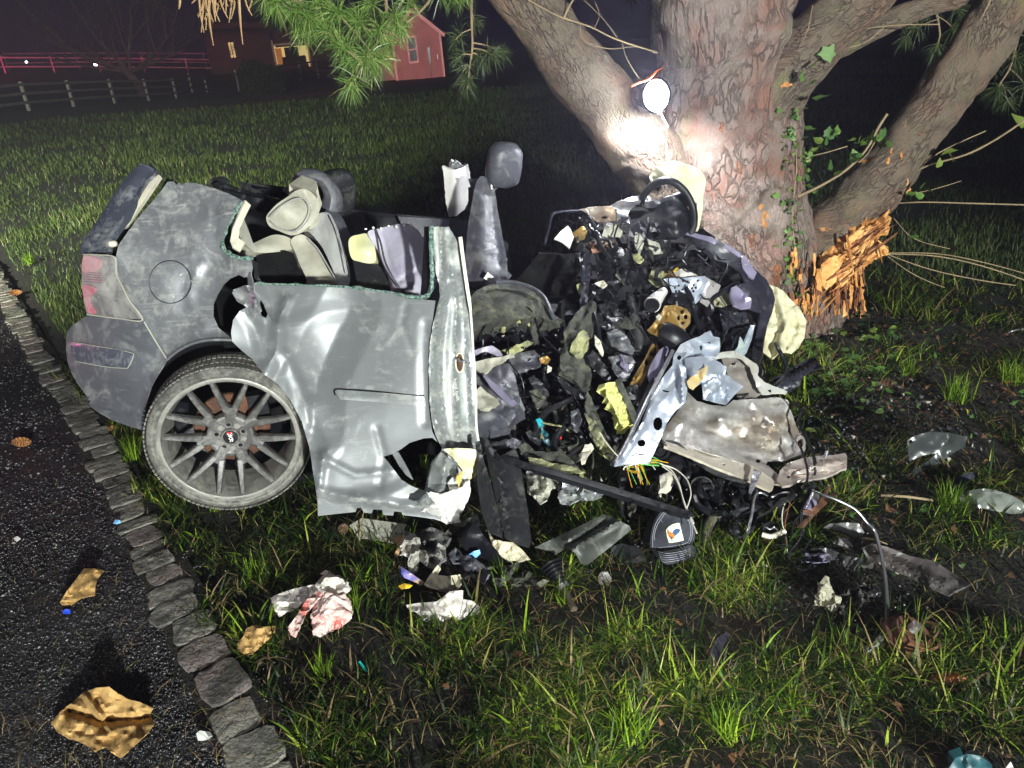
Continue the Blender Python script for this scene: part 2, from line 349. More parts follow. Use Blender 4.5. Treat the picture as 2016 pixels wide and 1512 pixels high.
M = dict(  # surfaces
    paint=mat('car_paint', (.175, .18, .19), (.15, .155, .165), 5, .45, .35, .04, 60, (.34, .34, .31), .38, 11, scratch=.5, coat=.08),
    panel=mat('panel_paint', (.225, .235, .24), (.195, .205, .21), 1.2, .46, .35, .03, 90, (.40, .41, .37), .13, 8, scratch=.25, coat=.0),
    jamb=mat('jamb_paint', (.255, .27, .27), (.20, .215, .215), 4, .42, .35, .04, 60, (.44, .44, .38), .36, 9, coat=.1),
    bumper=mat('bumper_paint', (.125, .13, .145), (.10, .105, .12), 4, .42, .3, .05, 60, (.27, .27, .25), .38, 6, scratch=.25),
    gate=mat('tailgate_paint', (.12, .13, .17), (.08, .09, .12), 3, .22, .4, .02, 60, (.35, .35, .33), .3, 7, coat=.5),
    black=mat('black_plastic', (.014, .0145, .017), (.02, .021, .023), 10, .45, 0, .15, 60, (.11, .11, .095), .22, 9, spec=.35),
    blackc=mat('black_plastic_clean', (.006, .0065, .009), (.009, .009, .012), 10, .36, 0, .1, 60, (.04, .04, .04), .12, 7, spec=.28),
    dash=mat('dash_plastic', (.024, .024, .036), (.016, .016, .024), 10, .36, 0, .12, 90, (.09, .09, .10), .2, 7),
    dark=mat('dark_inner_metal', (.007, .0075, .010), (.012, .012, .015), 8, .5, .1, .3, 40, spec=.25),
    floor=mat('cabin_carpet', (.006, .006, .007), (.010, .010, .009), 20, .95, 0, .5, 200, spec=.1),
    tyre=mat('tyre_rubber', (.06, .058, .052), (.095, .09, .08), 6, .8, 0, .25, 70, (.30, .29, .25), .62, 12),
    rim=mat('rim_metal', (.15, .147, .14), (.125, .12, .118), 8, .34, .5, .08, 90, (.25, .245, .22), .42, 14),
    rimdk=mat('rim_barrel', (.24, .23, .21), (.17, .165, .15), 8, .42, .4, .1, 60, (.3, .29, .25), .6, 9),
    rust=mat('rusty_steel', (.16, .07, .035), (.07, .035, .025), 12, .75, .4, .4, 60),
    steel=mat('bare_steel', (.52, .52, .55), (.36, .36, .4), 8, .3, .85, .15, 60, (.42, .4, .34), .35, 8),
    warm=mat('floorpan_steel', (.70, .68, .65), (.52, .49, .46), 9, .30, .6, .25, 40, (.46, .42, .35), .30, 8, c3=(.38, .32, .26), sc3=6),
    cool=mat('pale_blue_steel', (.50, .56, .66), (.42, .47, .56), 7, .33, .5, .15, 50, (.55, .56, .56), .35, 8),
    lilac=mat('lilac_gloss', (.36, .33, .46), (.25, .23, .34), 5, .22, .4, .1, 50),
    gold=mat('zinc_plated', (.55, .34, .09), (.38, .23, .07), 9, .36, .75, .2, 60, (.3, .25, .17), .4, 9),
    cream=mat('cream_plastic', (.66, .62, .50), (.58, .54, .43), 5, .5, 0, .08, 60, (.4, .38, .3), .25, 8),
    white=mat('white_plastic', (.74, .72, .69), (.66, .64, .6), 5, .45, 0, .06, 60),
    leather=mat('cream_leather', (.40, .38, .30), (.30, .285, .225), 7, .5, 0, .25, 45, (.45, .44, .36), .5, 9),
    seat=mat('grey_leather', (.065, .065, .082), (.045, .045, .058), 5, .42, 0, .25, 40, (.17, .17, .155), .34, 8),
    seatl=mat('lilac_grey_leather', (.40, .375, .46), (.30, .28, .36), 5, .45, 0, .3, 40, (.45, .44, .44), .3, 6),
    seatm=mat('pale_grey_leather', (.30, .30, .29), (.22, .22, .22), 5, .45, 0, .25, 40, (.4, .4, .36), .4, 8),
    olive=mat('dusty_upholstery', (.055, .057, .045), (.03, .031, .028), 7, .8, 0, .5, 40, (.17, .17, .105), .40, 9),
    foam=mat('yellow_foam', (.80, .80, .30), (.68, .68, .2), 14, .95, 0, .9, 60, bdist=.02),
    foamd=mat('dusty_foam', (.42, .42, .2), (.2, .2, .12), 10, .95, 0, .9, 60, bdist=.02),
    bag=mat('airbag_cloth', (.72, .69, .47), (.62, .58, .38), 5, .8, 0, .25, 90, trans=.18),
    airbag2=mat('pale_airbag_cloth', (.80, .79, .60), (.7, .68, .48), 5, .8, 0, .25, 90, trans=.22),
    glassy=mat('shattered_glass_edge', (.03, .10, .075), (.28, .38, .33), 110, .25, 0, .9, 160),
    lens=mat('tail_lens', (.16, .15, .15), (.3, .28, .28), 7, .18, 0, .03, 40, (.38, .37, .33), .42, 6, coat=.6),
    lensred=mat('tail_lens_red', (.50, .13, .17), (.52, .27, .30), 7, .2, 0, .03, 40, (.45, .38, .36), .35, 6, coat=.6),
    tissue=mat('tissue_paper', (.82, .77, .72), (.74, .69, .62), 6, .9, 0, .2, 60, trans=.25),
    tissuered=mat('stained_tissue', (.84, .70, .64), (.74, .46, .42), 14, .9, 0, .2, 60, trans=.25, c3=(.66, .15, .12), sc3=17),
    kraft=mat('kraft_paper', (.50, .31, .11), (.40, .24, .08), 6, .75, 0, .3, 50, trans=.1),
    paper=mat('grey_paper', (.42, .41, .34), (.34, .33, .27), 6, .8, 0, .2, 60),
    fluff=mat('insulation_felt', (.60, .57, .50), (.12, .12, .12), 9, .95, 0, .9, 80, bdist=.02),
    blue=mat('blue_scrap', (.02, .07, .55), None, rough=.4), ltblue=mat('light_blue_scrap', (.18, .45, .85), None, rough=.4),
    teal=mat('teal_plastic', (.02, .35, .42), None, rough=.35), yellow=mat('yellow_scrap', (.75, .5, .03), None, rough=.4),
    red=mat('red_scrap', (.6, .03, .03), None, rough=.4), orange=mat('orange_cord', (.8, .12, .015), None, rough=.5),
    wirey=mat('yellow_wire', (.72, .38, .02), None, rough=.4), wirew=mat('white_wire', (.7, .66, .56), None, rough=.4),
    wireg=mat('green_wire', (.12, .4, .1), None, rough=.4), wireb=mat('black_wire', (.015, .015, .017), None, rough=.3),
    wirer=mat('brown_wire', (.25, .08, .04), None, rough=.4),
    cap=mat('denim', (.030, .032, .045), (.045, .047, .062), 60, .9, 0, .4, 220, (.09, .09, .085), .35, 12),
    thread=mat('thread', (.42, .43, .5), None, rough=.8), patch=mat('patch_cloth', (.78, .77, .68), (.7, .69, .58), 20, .85, 0, .3, 200),
    navy=mat('navy_ink', (.03, .07, .16), None, rough=.8), rustink=mat('orange_ink', (.45, .14, .02), None, rough=.8),
    yink=mat('gold_ink', (.6, .38, .04), None, rough=.8), greyink=mat('grey_ink', (.25, .25, .24), None, rough=.8),
    wood=mat('splintered_wood', (.58, .26, .065), (.36, .14, .035), 14, .7, 0, .6, 60, stretch=(1, 1, .25), bdist=.02, c3=(.70, .40, .15), sc3=8),
    woodp=mat('pale_broken_wood', (.80, .46, .17), (.70, .36, .11), 10, .7, 0, .5, 70, bdist=.012, c3=(.5, .2, .05), sc3=9),
    woodd=mat('torn_bark', (.26, .09, .03), (.12, .05, .022), 14, .8, 0, .8, 50, bdist=.02),
    cone=mat('pine_cone', (.42, .19, .06), (.22, .09, .03), 14, .7, 0, .3, 60), coned=mat('dark_pine_cone', (.14, .07, .04), (.3, .2, .12), 14, .7, 0, .3, 60),
    twig=mat('twig_bark', (.30, .22, .12), (.2, .15, .09), 14, .8, 0, .3, 60),
    straw=mat('dry_needles', (.55, .36, .17), (.4, .25, .12), 14, .7, 0, 0, 60, trans=.2),
)

SOFT += [M[k] for k in ('leather', 'seat', 'seatl', 'olive', 'foam', 'bag', 'airbag2')]
# ------------------------------------------------------------------ terrain
_tc = [(x, y, 0) for x in (-12, -6, 0, 6, 14) for y in (-6, 1, 5, 10)]+[(-3, 16, 0), (6, 18, 0), (20, 18, 0), (-14, 20, .3)]
_tc += [(-20, 34.6, .91), (-20.3, 38, .86), (-19.9, 41.5, .78), (-19.6, 46, .68), (-19.3, 50.5, .45), (-19.8, 58.8, .39), (-15.2, 60, .49),
        (-13.8, 73.7, .35), (-2.4, 52, .41), (-4.3, 51.8, .35), (-6, 55.7, .6), (-40, 69, 3.3), (-23.3, 76.5, 1.66), (-22.8, 55.5, 1.5), (-17, 73, 1.6),
        (-80, 90, 6), (0, 110, 1), (60, 110, 0), (60, 40, 0), (60, 0, 0), (-60, 0, .3), (-60, 40, 2.2), (-30, 20, .4), (-40, 120, 4), (200, 300, 0), (-200, 300, 9), (0, 300, 2)]
_tc = np.array(_tc, float); _D = np.hypot(*(_tc[:, None, :2]-_tc[None, :, :2]).transpose(2, 0, 1)); _w = np.linalg.solve(_D+1e-6*np.eye(len(_tc)), _tc[:, 2])
def terr(x, y):
    x = np.asarray(x, float); y = np.asarray(y, float)
    z = (np.hypot(x[..., None]-_tc[:, 0], y[..., None]-_tc[:, 1])*_w).sum(-1)
    k = np.clip((np.hypot(x, y)-9)/14, 0, 1); return z*k*k*(3-2*k)
_edge = np.array([(-30, 42), (-20, 29), (-12, 18), (-7, 10.4), (-4.12, 6.22), (-2.89, 4.5), (-2.41, 3.88), (-2.07, 3.39), (-1.74, 2.91), (-1.42, 2.42), (-1.11, 1.96), (-.89, 1.64), (-.70, 1.38), (-.45, .8), (-.3, 0), (-.2, -4)], float)
EDGE = catmull(_edge, 8)
def edge_side(x, y):                    # >0 lawn side, <0 driveway side, metres
    x = np.asarray(x, float); y = np.asarray(y, float); best = np.full(x.shape, 1e9); sg = np.zeros(x.shape)
    for i in range(len(EDGE)-1):
        a, b = EDGE[i], EDGE[i+1]; d = b-a; t = np.clip(((x-a[0])*d[0]+(y-a[1])*d[1])/(d@d), 0, 1)
        ex, ey = x-a[0]-t*d[0], y-a[1]-t*d[1]; r = np.hypot(ex, ey); c = -(d[1]*ex-d[0]*ey)*-1
        k = r < best; best = np.where(k, r, best); sg = np.where(k, np.sign(d[0]*ey-d[1]*ex), sg)
    return best*sg
def ground_bump(x, y): return .018*fbm(np.stack([x*2.2, y*2.2], -1), 3)+.006*fbm(np.stack([x*12, y*12], -1), 5, 2)
def grid(xs, ys, zf):
    X, Y = np.meshgrid(xs, ys); Z = zf(X, Y); Vv = np.stack([X, Y, Z], -1).reshape(-1, 3); nx, ny = len(xs), len(ys)
    i = (np.arange(ny-1)[:, None]*nx+np.arange(nx-1)).ravel(); return Vv, np.stack([i, i+1, i+nx+1, i+nx], 1)
def soilmat(name, a, b_, c, bs, bd):
    m = mat(name, a, b_, 5, .85, 0, bs, 90, c3=c, sc3=2.2, bdist=bd); return m
M['soil'] = mat('lawn_soil', (.004, .0045, .002), (.009, .0095, .004), 2.5, .95, 0, 1.0, 60, c3=(.016, .010, .006), sc3=3, bdist=.03)
M['asph'] = mat('wet_asphalt', (.013, .013, .014), (.024, .023, .023), 30, .30, 0, 1.0, 110, bdist=.02, c3=(.035, .028, .02), sc3=6)
xs = np.concatenate([-np.geomspace(260, 3.2, 46), np.arange(-3, 3.3, .07), np.geomspace(3.5, 260, 44)])
ys = np.concatenate([[-30, -12, -5, -2], np.arange(0, 6, .07), np.geomspace(6.1, 300, 80)])
def lawnz(X, Y):
    s = np.clip(edge_side(X, Y)/.25, 0, 1); near = np.clip((30-np.hypot(X, Y))/20, 0, 1)
    return terr(X, Y)+ground_bump(X, Y)*s*near-.03*(1-s)*near
Vg, Fg = grid(xs, ys, lawnz)
tag(obj('lawn', rawmesh('lawn', Vg, Fg), M['soil']), kind='structure')
# driveway: a ribbon to the left of the stone edging
V_ = []; n_ = 40; us = np.concatenate([np.arange(0, 1.6, .05), np.geomspace(1.65, 9, 24)])
dirs = np.gradient(EDGE, axis=0); dirs /= np.linalg.norm(dirs, axis=1)[:, None]; fine = catmull(_edge, 40); fd = np.gradient(fine, axis=0); fd /= np.linalg.norm(fd, axis=1)[:, None]
side = np.stack([fd[:, 1], -fd[:, 0]], 1)
if edge_side(np.array([fine[300, 0]+side[300, 0]]), np.array([fine[300, 1]+side[300, 1]]))[0] > 0: side = -side
Pd = fine[:, None]+side[:, None]*us[None, :, None]; X, Y = Pd[..., 0], Pd[..., 1]
Z = terr(X, Y)+.006+.003*fbm(np.stack([X*2, Y*2], -1), 8)+.004*fbm(np.stack([X*34, Y*34], -1), 9, 2)*(np.hypot(X, Y) < 6)
Vd = np.stack([X, Y, Z], -1).reshape(-1, 3); k = len(us); i = (np.arange(len(fine)-1)[:, None]*k+np.arange(k-1)).ravel(); Fd = np.stack([i, i+k, i+k+1, i+1], 1)
drive = tag(obj('driveway', rawmesh('driveway', Vd, Fd), M['asph']), kind='structure')
# loose stone chips on the driveway
rg = np.random.RandomState(5)
def scatter_polar(n, r0, r1, a0=-50, a1=50):
    a = np.radians(rg.uniform(a0, a1, n)); r = np.exp(rg.uniform(math.log(r0), math.log(r1), n)); return r*np.sin(a), r*np.cos(a)
def chips(name, x, y, z, s, m, parent=None, up=.0):
    n = len(x); o = np.array([(1, 0, 0), (-1, 0, 0), (0, 1, 0), (0, -1, 0), (0, 0, 1), (0, 0, -1)], float); f = np.array([(0, 2, 4), (2, 1, 4), (1, 3, 4), (3, 0, 4), (2, 0, 5), (1, 2, 5), (3, 1, 5), (0, 3, 5)])
    j = o[None]*rg.uniform(.6, 1.3, (n, 6, 1))+rg.uniform(-.25, .25, (n, 6, 3)); j[..., 2] *= .6; a = rg.uniform(0, 6.28, n); c, s_ = np.cos(a)[:, None], np.sin(a)[:, None]
    Vv = np.stack([j[..., 0]*c-j[..., 1]*s_, j[..., 0]*s_+j[..., 1]*c, j[..., 2]], -1)*s[:, None, None]+np.stack([x, y, z], -1)[:, None]
    F = (f[None]+np.arange(n)[:, None, None]*6).reshape(-1, 3)
    return tag(obj(name, rawmesh(name, Vv.reshape(-1, 3), F, smooth=False, attr=np.repeat(rg.rand(n), 6)), m, parent), kind='stuff')
def rndmat(name, stops, rough=.5, trans=0, spec=.5):
    m = bpy.data.materials.new(name); m.use_nodes = True; N = m.node_tree.nodes; L = m.node_tree.links; b = N['Principled BSDF']
    a = N.new('ShaderNodeAttribute'); a.attribute_name = 'rnd'; r = N.new('ShaderNodeValToRGB'); e = r.color_ramp.elements
    while len(e) > 1: e.remove(e[0])
    e[0].position = stops[0][0]; e[0].color = (*stops[0][1], 1)
    for p, c in stops[1:]: q = e.new(p); q.color = (*c, 1)
    L.new(a.outputs['Fac'], r.inputs[0]); L.new(r.outputs[0], b.inputs['Base Color']); b.inputs['Roughness'].default_value = rough; b.inputs['Specular IOR Level'].default_value = spec
    if trans:
        t = N.new('ShaderNodeBsdfTranslucent'); ms = N.new('ShaderNodeMixShader'); ms.inputs[0].default_value = trans; L.new(r.outputs[0], t.inputs[0])
        L.new(b.outputs[0], ms.inputs[1]); L.new(t.outputs[0], ms.inputs[2]); L.new(ms.outputs[0], N['Material Output'].inputs[0])
    return m
M['chips'] = rndmat('stone_chips', [(0, (.016, .015, .017)), (.7, (.045, .042, .045)), (.95, (.10, .09, .09)), (1, (.26, .25, .25))], .22)
x, y = scatter_polar(120000, .9, 7, -50, 12); k = (edge_side(x, y) < -.01) & (rg.rand(len(x)) < np.clip(.6+1.1*fbm(np.stack([x*2.5, y*2.5], -1), 71), .12, 1)); x, y = x[k], y[k]; r = np.hypot(x, y)
zz = .008+.003*fbm(np.stack([x*2, y*2], -1), 8)
chips('loose_gravel', x, y, zz+.001, rg.uniform(.0018, .0052, len(x))*np.clip(r/2, .8, 2), M['chips'])
x, y = scatter_polar(14000, .9, 6, -50, 12); k = (np.abs(edge_side(x, y)) < .20); x, y = x[k], y[k]
chips('edging_grit', x, y, np.full(len(x), .006), rg.uniform(.003, .008, len(x)), M['chips'])

# stone edging: one stone after another, each its own piece
M['stone'] = [mat('edging_stone', c, c2, 14, .55, 0, 1.0, 40, bdist=.02, c3=(.06, .058, .05), sc3=5) for c, c2 in
              (((.23, .22, .185), (.15, .145, .12)), ((.18, .17, .15), (.12, .115, .10)), ((.17, .14, .13), (.20, .17, .155)), ((.25, .235, .195), (.16, .15, .125)))]
bed = MB(); kerb_pts = fine; cum = np.concatenate([[0], np.cumsum(np.linalg.norm(np.diff(fine, axis=0), axis=1))])
def at_s(s): return np.array([np.interp(s, cum, fine[:, 0]), np.interp(s, cum, fine[:, 1])]), np.array([np.interp(s, cum, fd[:, 0]), np.interp(s, cum, fd[:, 1])])
i0 = np.argmin(np.hypot(fine[:, 0]+7, fine[:, 1]-10.4)); i1 = np.argmin(np.hypot(fine[:, 0]+.45, fine[:, 1]-.8)); s0, s1 = cum[i0], cum[i1]
ks = [at_s(s) for s in np.arange(s0, s1, .1)]
Vk = []; 
for c, d in ks:
    nn = np.array([-d[1], d[0]]); 
    for t in (-.10, -.05, .05, .10): Vk.append((*(c+nn*t), float(terr(c[0], c[1]))+(.0 if abs(t) > .06 else .012)))
Fk = np.array([(a*4+j, a*4+j+1, (a+1)*4+j+1, (a+1)*4+j) for a in range(len(ks)-1) for j in range(3)])
kerb = tag(obj('stone_edging', rawmesh('stone_edging', np.array(Vk), Fk), M['soil']), kind='structure')
s = s1-.02; rs = random.Random(11); q = 0
while s > s0:
    c, d = at_s(s); big = c[1] < 1.9
    ln = rs.uniform(.13, .19) if big else rs.uniform(.075, .135); w = rs.uniform(.12, .155) if big else rs.uniform(.11, .15)
    c, d = at_s(s-ln/2); K = 22; ph = rs.uniform(0, 6); ring = []
    for i in range(K):
        a = 2*math.pi*i/K+.001; e = (abs(math.cos(a))**6+abs(math.sin(a))**6)**(-1/6); e *= 1+.05*math.sin(2*a+ph)+.035*math.sin(5*a+ph*2)+rs.uniform(-.03, .03)
        ring.append((e*math.cos(a)*ln/2*.97, e*math.sin(a)*w/2))
    nn = np.array([-d[1], d[0]]); yaw = rs.uniform(-.12, .12); off = rs.uniform(-.015, .015); hh = rs.uniform(.014, .023); tx, ty = rs.uniform(-.05, .05), rs.uniform(-.05, .05)
    z0 = float(terr(c[0], c[1])); Vv = []; F = []; R_ = ((1, -.05), (1, hh-.006), (.965, hh-.001), (.8, hh), (.5, hh+.001), (.25, hh+.001))
    for f_, z in R_:
        for (a, b) in ring:
            a2 = (a*math.cos(yaw)-b*math.sin(yaw))*f_; b2 = (a*math.sin(yaw)+b*math.cos(yaw))*f_; p = c+d*a2+nn*(b2+off)
            zz_ = z0+z+((a2*tx+b2*ty)+.0035*float(fbm(np.array([a2*38, b2*38, q*3.1]), 2)) if z > 0 else 0); Vv.append((p[0], p[1], zz_))
    Vv.append((*(c+nn*off), z0+hh+.001)); L_ = len(R_)
    for l in range(L_-1):
        for i in range(K): F.append((l*K+i, l*K+(i+1) % K, (l+1)*K+(i+1) % K, (l+1)*K+i))
    for i in range(K): F.append(((L_-1)*K+i, (L_-1)*K+(i+1) % K, L_*K))
    obj('stone', rawmesh('stone', np.array(Vv), F), rs.choice(M['stone']), kerb, 50); q += 1
    s -= ln+rs.uniform(.000, .007)

# ------------------------------------------------------------------ grass
def blades(name, x, y, z, h, w, m, lean=(20, 75), attr=None, seg=3, az=None):
    n = len(x); az = rg.uniform(0, 6.2832, n) if az is None else az; le = np.radians(rg.uniform(*lean, n)); tw = az+rg.uniform(-.8, .8, n)+1.57
    t = np.arange(seg+1)/seg; dx, dy = np.cos(az), np.sin(az); ang = le[:, None]*(.35+.65*t[None]*1.25)
    st = h[:, None]/seg; hx = np.concatenate([np.zeros((n, 1)), np.cumsum(np.sin(ang[:, 1:])*st, 1)], 1); hz = np.concatenate([np.zeros((n, 1)), np.cumsum(np.cos(ang[:, 1:])*st, 1)], 1)
    ww = w[:, None]*(1-t[None]**1.8)*.5; cx = x[:, None]+dx[:, None]*hx; cy = y[:, None]+dy[:, None]*hx; cz = z[:, None]+np.maximum(hz, .002*rg.rand(n)[:, None])
    a = np.cos(tw)[:, None]; b = np.sin(tw)[:, None]
    Lf = np.stack([cx-a*ww, cy-b*ww, cz], -1); Rt = np.stack([cx+a*ww, cy+b*ww, cz+ww*.3], -1)
    Vv = np.stack([Lf[:, :-1], Rt[:, :-1]], 2).reshape(n, seg*2, 3); Vv = np.concatenate([Vv, (Lf[:, -1:]+Rt[:, -1:])/2], 1); k = seg*2+1; F = []
    for i in range(seg-1): F += [(2*i, 2*i+1, 2*i+3), (2*i, 2*i+3, 2*i+2)]
    F.append((2*seg-2, 2*seg-1, 2*seg)); F = (np.array(F)[None]+(np.arange(n)*k)[:, None, None]).reshape(-1, 3)
    at = rg.rand(n) if attr is None else attr
    return tag(obj(name, rawmesh(name, Vv.reshape(-1, 3), F, attr=np.repeat(at, k), smooth=False), m), kind='stuff')
M['grass'] = rndmat('grass_blades', [(0, (.006, .014, .003)), (.4, (.020, .045, .006)), (.66, (.055, .115, .008)), (.8, (.19, .31, .018)), (.88, (.36, .48, .04)), (.9, (.18, .14, .06)), (1, (.24, .17, .09))], .46, .3, .25)
M['grassfar'] = rndmat('lawn_blades', [(0, (.030, .048, .012)), (.5, (.055, .088, .022)), (.9, (.10, .135, .035)), (1, (.2, .18, .09))], .5, .2, .25)
x, y = scatter_polar(290000, .95, 5.6, -46, 58); e = edge_side(x, y)
den = 1.2*fbm(np.stack([x*3.4, y*3.4], -1), 21)+.7*fbm(np.stack([x*10, y*10], -1), 25, 2)
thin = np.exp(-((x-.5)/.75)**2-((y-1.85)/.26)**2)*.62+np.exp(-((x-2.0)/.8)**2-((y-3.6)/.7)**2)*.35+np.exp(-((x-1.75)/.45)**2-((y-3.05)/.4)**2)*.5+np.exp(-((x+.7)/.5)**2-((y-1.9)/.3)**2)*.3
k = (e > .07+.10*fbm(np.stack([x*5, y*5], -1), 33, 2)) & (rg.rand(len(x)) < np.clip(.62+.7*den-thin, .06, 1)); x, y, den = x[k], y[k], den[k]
r = np.hypot(x, y); z = terr(x, y)+ground_bump(x, y)
h = rg.uniform(.025, .075, len(x))*(1+.45*np.clip(den, -.6, 1))*np.clip(.8+r*.08, .9, 1.3); long = rg.rand(len(x)) < .09; h = np.where(long, h*1.9, h)
at = np.clip(rg.normal(.25, .29, len(x))+.3*den, 0, .89); at = np.where(rg.rand(len(x)) < .14, rg.uniform(.88, 1, len(x)), at)
blades('grass_near', x, y, z, h, rg.uniform(.0020, .0060, len(x))*np.where(long, 1.6, 1), M['grass'], (38, 100), at)
x, y = scatter_polar(200000, 5.4, 34, -46, 46); k = edge_side(x, y) > .2; x, y = x[k], y[k]; r = np.hypot(x, y)
den = fbm(np.stack([x*.9, y*.9], -1), 41); k = rg.rand(len(x)) < np.clip(.75+.5*den, .3, 1); x, y, r, den = x[k], y[k], r[k], den[k]; sc_ = r/6
blades('lawn_grass', x, y, terr(x, y), rg.uniform(.03, .075, len(x))*(1+.3*den)*sc_**.55, rg.uniform(.004, .008, len(x))*sc_**.9, M['grassfar'], (5, 60), np.clip(rg.normal(.45, .22, len(x))+.2*den, 0, 1), 2)
# tall tufts
def tuft_at(name, px, py, n, hh, ww=.0045, sp=.05, lean=(5, 60), m='grass', attr=(.6, .85), kind='stuff', z=0, az=None):
    c = G(px, py, z); xx = c[0]+rg.normal(0, sp*.4, n); yy = c[1]+rg.normal(0, sp*.4, n)
    return blades(name, xx, yy, np.full(n, z+.0), rg.uniform(.5, 1, n)*hh, rg.uniform(.6, 1.2, n)*ww, M[m], lean, rg.uniform(*attr, n), 4, None if az is None else rg.normal(az, .8, n))
def things_tufts():
    for i, (px, py, n, hh, lab) in enumerate([(262, 905, 70, .16, 'bright green grass tuft growing beside the stones under the bumper corner'), (430, 1000, 90, .11, 'long green grass tuft poking out in front of the rear tyre'),
                                           (1240, 1452, 150, .13, 'brightest yellow green grass clump at the bottom middle of the lawn'), (1880, 790, 120, .17, 'tall dark green grass tuft right of the tree beyond the debris'),
                                           (1700, 1110, 8, .10, ''), (1870, 1010, 110, .15, 'long bladed grass clump beside the clear broken headlight cover'), (1000, 1150, 40, .12, 'tall single grass blades in front of the crumpled grey insulation'),
                                           (60, 520, 110, .16, 'grass clump at the left edge beyond the driveway'), (690, 1200, 40, .11, ''), (500, 1130, 40, .09, ''), (640, 1330, 60, .09, ''), (1430, 1440, 120, .10, ''), (1560, 1400, 50, .09, ''), (1100, 1190, 20, .12, ''), (1150, 1330, 30, .08, ''), (1990, 760, 90, .16, ''), (1790, 740, 50, .12, '')]):
        o = tuft_at('grass_tuft', px, py, n, hh)
        if lab: del o['kind']; tag(o, lab, 'grass tuft', 'grass tufts in the lawn')
things_tufts()
# fallen needles, dead leaves and straw
x, y = scatter_polar(13000, .95, 6, -46, 46); k = (rg.rand(len(x)) < np.where(edge_side(x, y) < 0, .42, .6)); x, y = x[k], y[k]
blades('fallen_pine_needles', x, y, ground_bump(x, y)*np.clip(edge_side(x, y)/.25, 0, 1)+.016, rg.uniform(.03, .09, len(x)), rg.uniform(.0010, .0022, len(x)), rndmat('dry_needle', [(0, (.12, .07, .035)), (.6, (.26, .17, .07)), (1, (.12, .15, .035))], .6, .15), (84, 92), None, 3)
x, y = scatter_polar(14000, 1.0, 6.5, -15, 48); k = rg.rand(len(x)) < np.clip(np.exp(-((x-1.9)/1.0)**2-((y-3.5)/1.0)**2)*1.5+.03, 0, 1); k &= edge_side(x, y) > 0; x, y = x[k], y[k]
blades('leaf_litter', x, y, ground_bump(x, y)+.012, rg.uniform(.012, .045, len(x)), rg.uniform(.008, .024, len(x)), rndmat('dead_leaves', [(0, (.03, .018, .012)), (.4, (.10, .045, .02)), (.75, (.18, .08, .03)), (.85, (.05, .11, .02)), (1, (.06, .15, .03))], .6, .1), (55, 95), None, 2)

# ------------------------------------------------------------------ background: fences, barn, house, far tree
M['fence'] = mat('dark_fence_board', (.13, .12, .11), (.09, .085, .075), 3, .8); M['postw'] = mat('pale_post_face', (.34, .32, .28), None, rough=.7)
M['fencew'] = mat('white_fence', (.6, .55, .55), (.5, .46, .46), 3, .6)
def plank_fence(pts, label, rails, hgt, group, mp, mr, pw=.12, rh=.11):
    t = root('plank_fence', (*pts[0], float(terr(*pts[0]))), label, 'fence', group)
    for i, (x, y) in enumerate(pts):
        z = float(terr(x, y)); mb = MB().box((x, y, z+hgt/2), (pw, pw, hgt)); mb.build('post', mp, t)
        if i:
            x0, y0 = pts[i-1]; z0 = float(terr(x0, y0)); d = np.array([x-x0, y-y0, z-z0]); ln = np.linalg.norm(d); e = d/ln; n_ = np.array([-e[1], e[0], 0]); u = np.cross(e, n_)
            for rz in rails:
                c = (np.array([x0, y0, z0])+[x, y, z])/2+[0, 0, rz]+n_*-.08; MB().box(c, (ln, .03, rh), np.stack([e, n_, u], 1)).build('rail', mr, t)
    return t
def interp_line(pts, step):
    p = np.array(pts, float); L = np.concatenate([[0], np.cumsum(np.linalg.norm(np.diff(p, axis=0), axis=1))]); n = int(L[-1]/step)
    return [(float(np.interp(L[-1]*i/n, L, p[:, 0])), float(np.interp(L[-1]*i/n, L, p[:, 1]))) for i in range(n+1)]
plank_fence(interp_line([(-21.5, 29), (-20.04, 34.62), (-20.29, 37.9), (-19.9, 41.5), (-19.6, 46), (-19.2, 50.5), (-19.8, 58.8)], 3.6), 'long dark three rail plank fence with pale posts on the left of the lawn', (.35, .72, 1.08), 1.2, 'dark fences round the lawn', M['postw'], M['fence'])
plank_fence(interp_line([(-17.6, 59), (-15.2, 60), (-13.8, 68), (-12.5, 76)], 3.6), 'short dark plank fence with pale posts in front of the lit garage', (.5, .95, 1.35), 1.5, 'dark fences round the lawn', M['postw'], M['fence'])
plank_fence(interp_line([(-48, 58), (-39.9, 69.3), (-33, 74), (-23.3, 76.5)], 3.4), 'pink lit two rail fence crossing the far slope on the left', (.5, 1.2), 1.35, 'far fences on the slope', M['fencew'], M['fencew'])
plank_fence(interp_line([(-44, 78), (-31, 84), (-22, 84)], 5), 'upper far fence rail behind the bare tree', (.7, 1.5), 1.65, 'far fences on the slope', M['fencew'], M['fencew'])
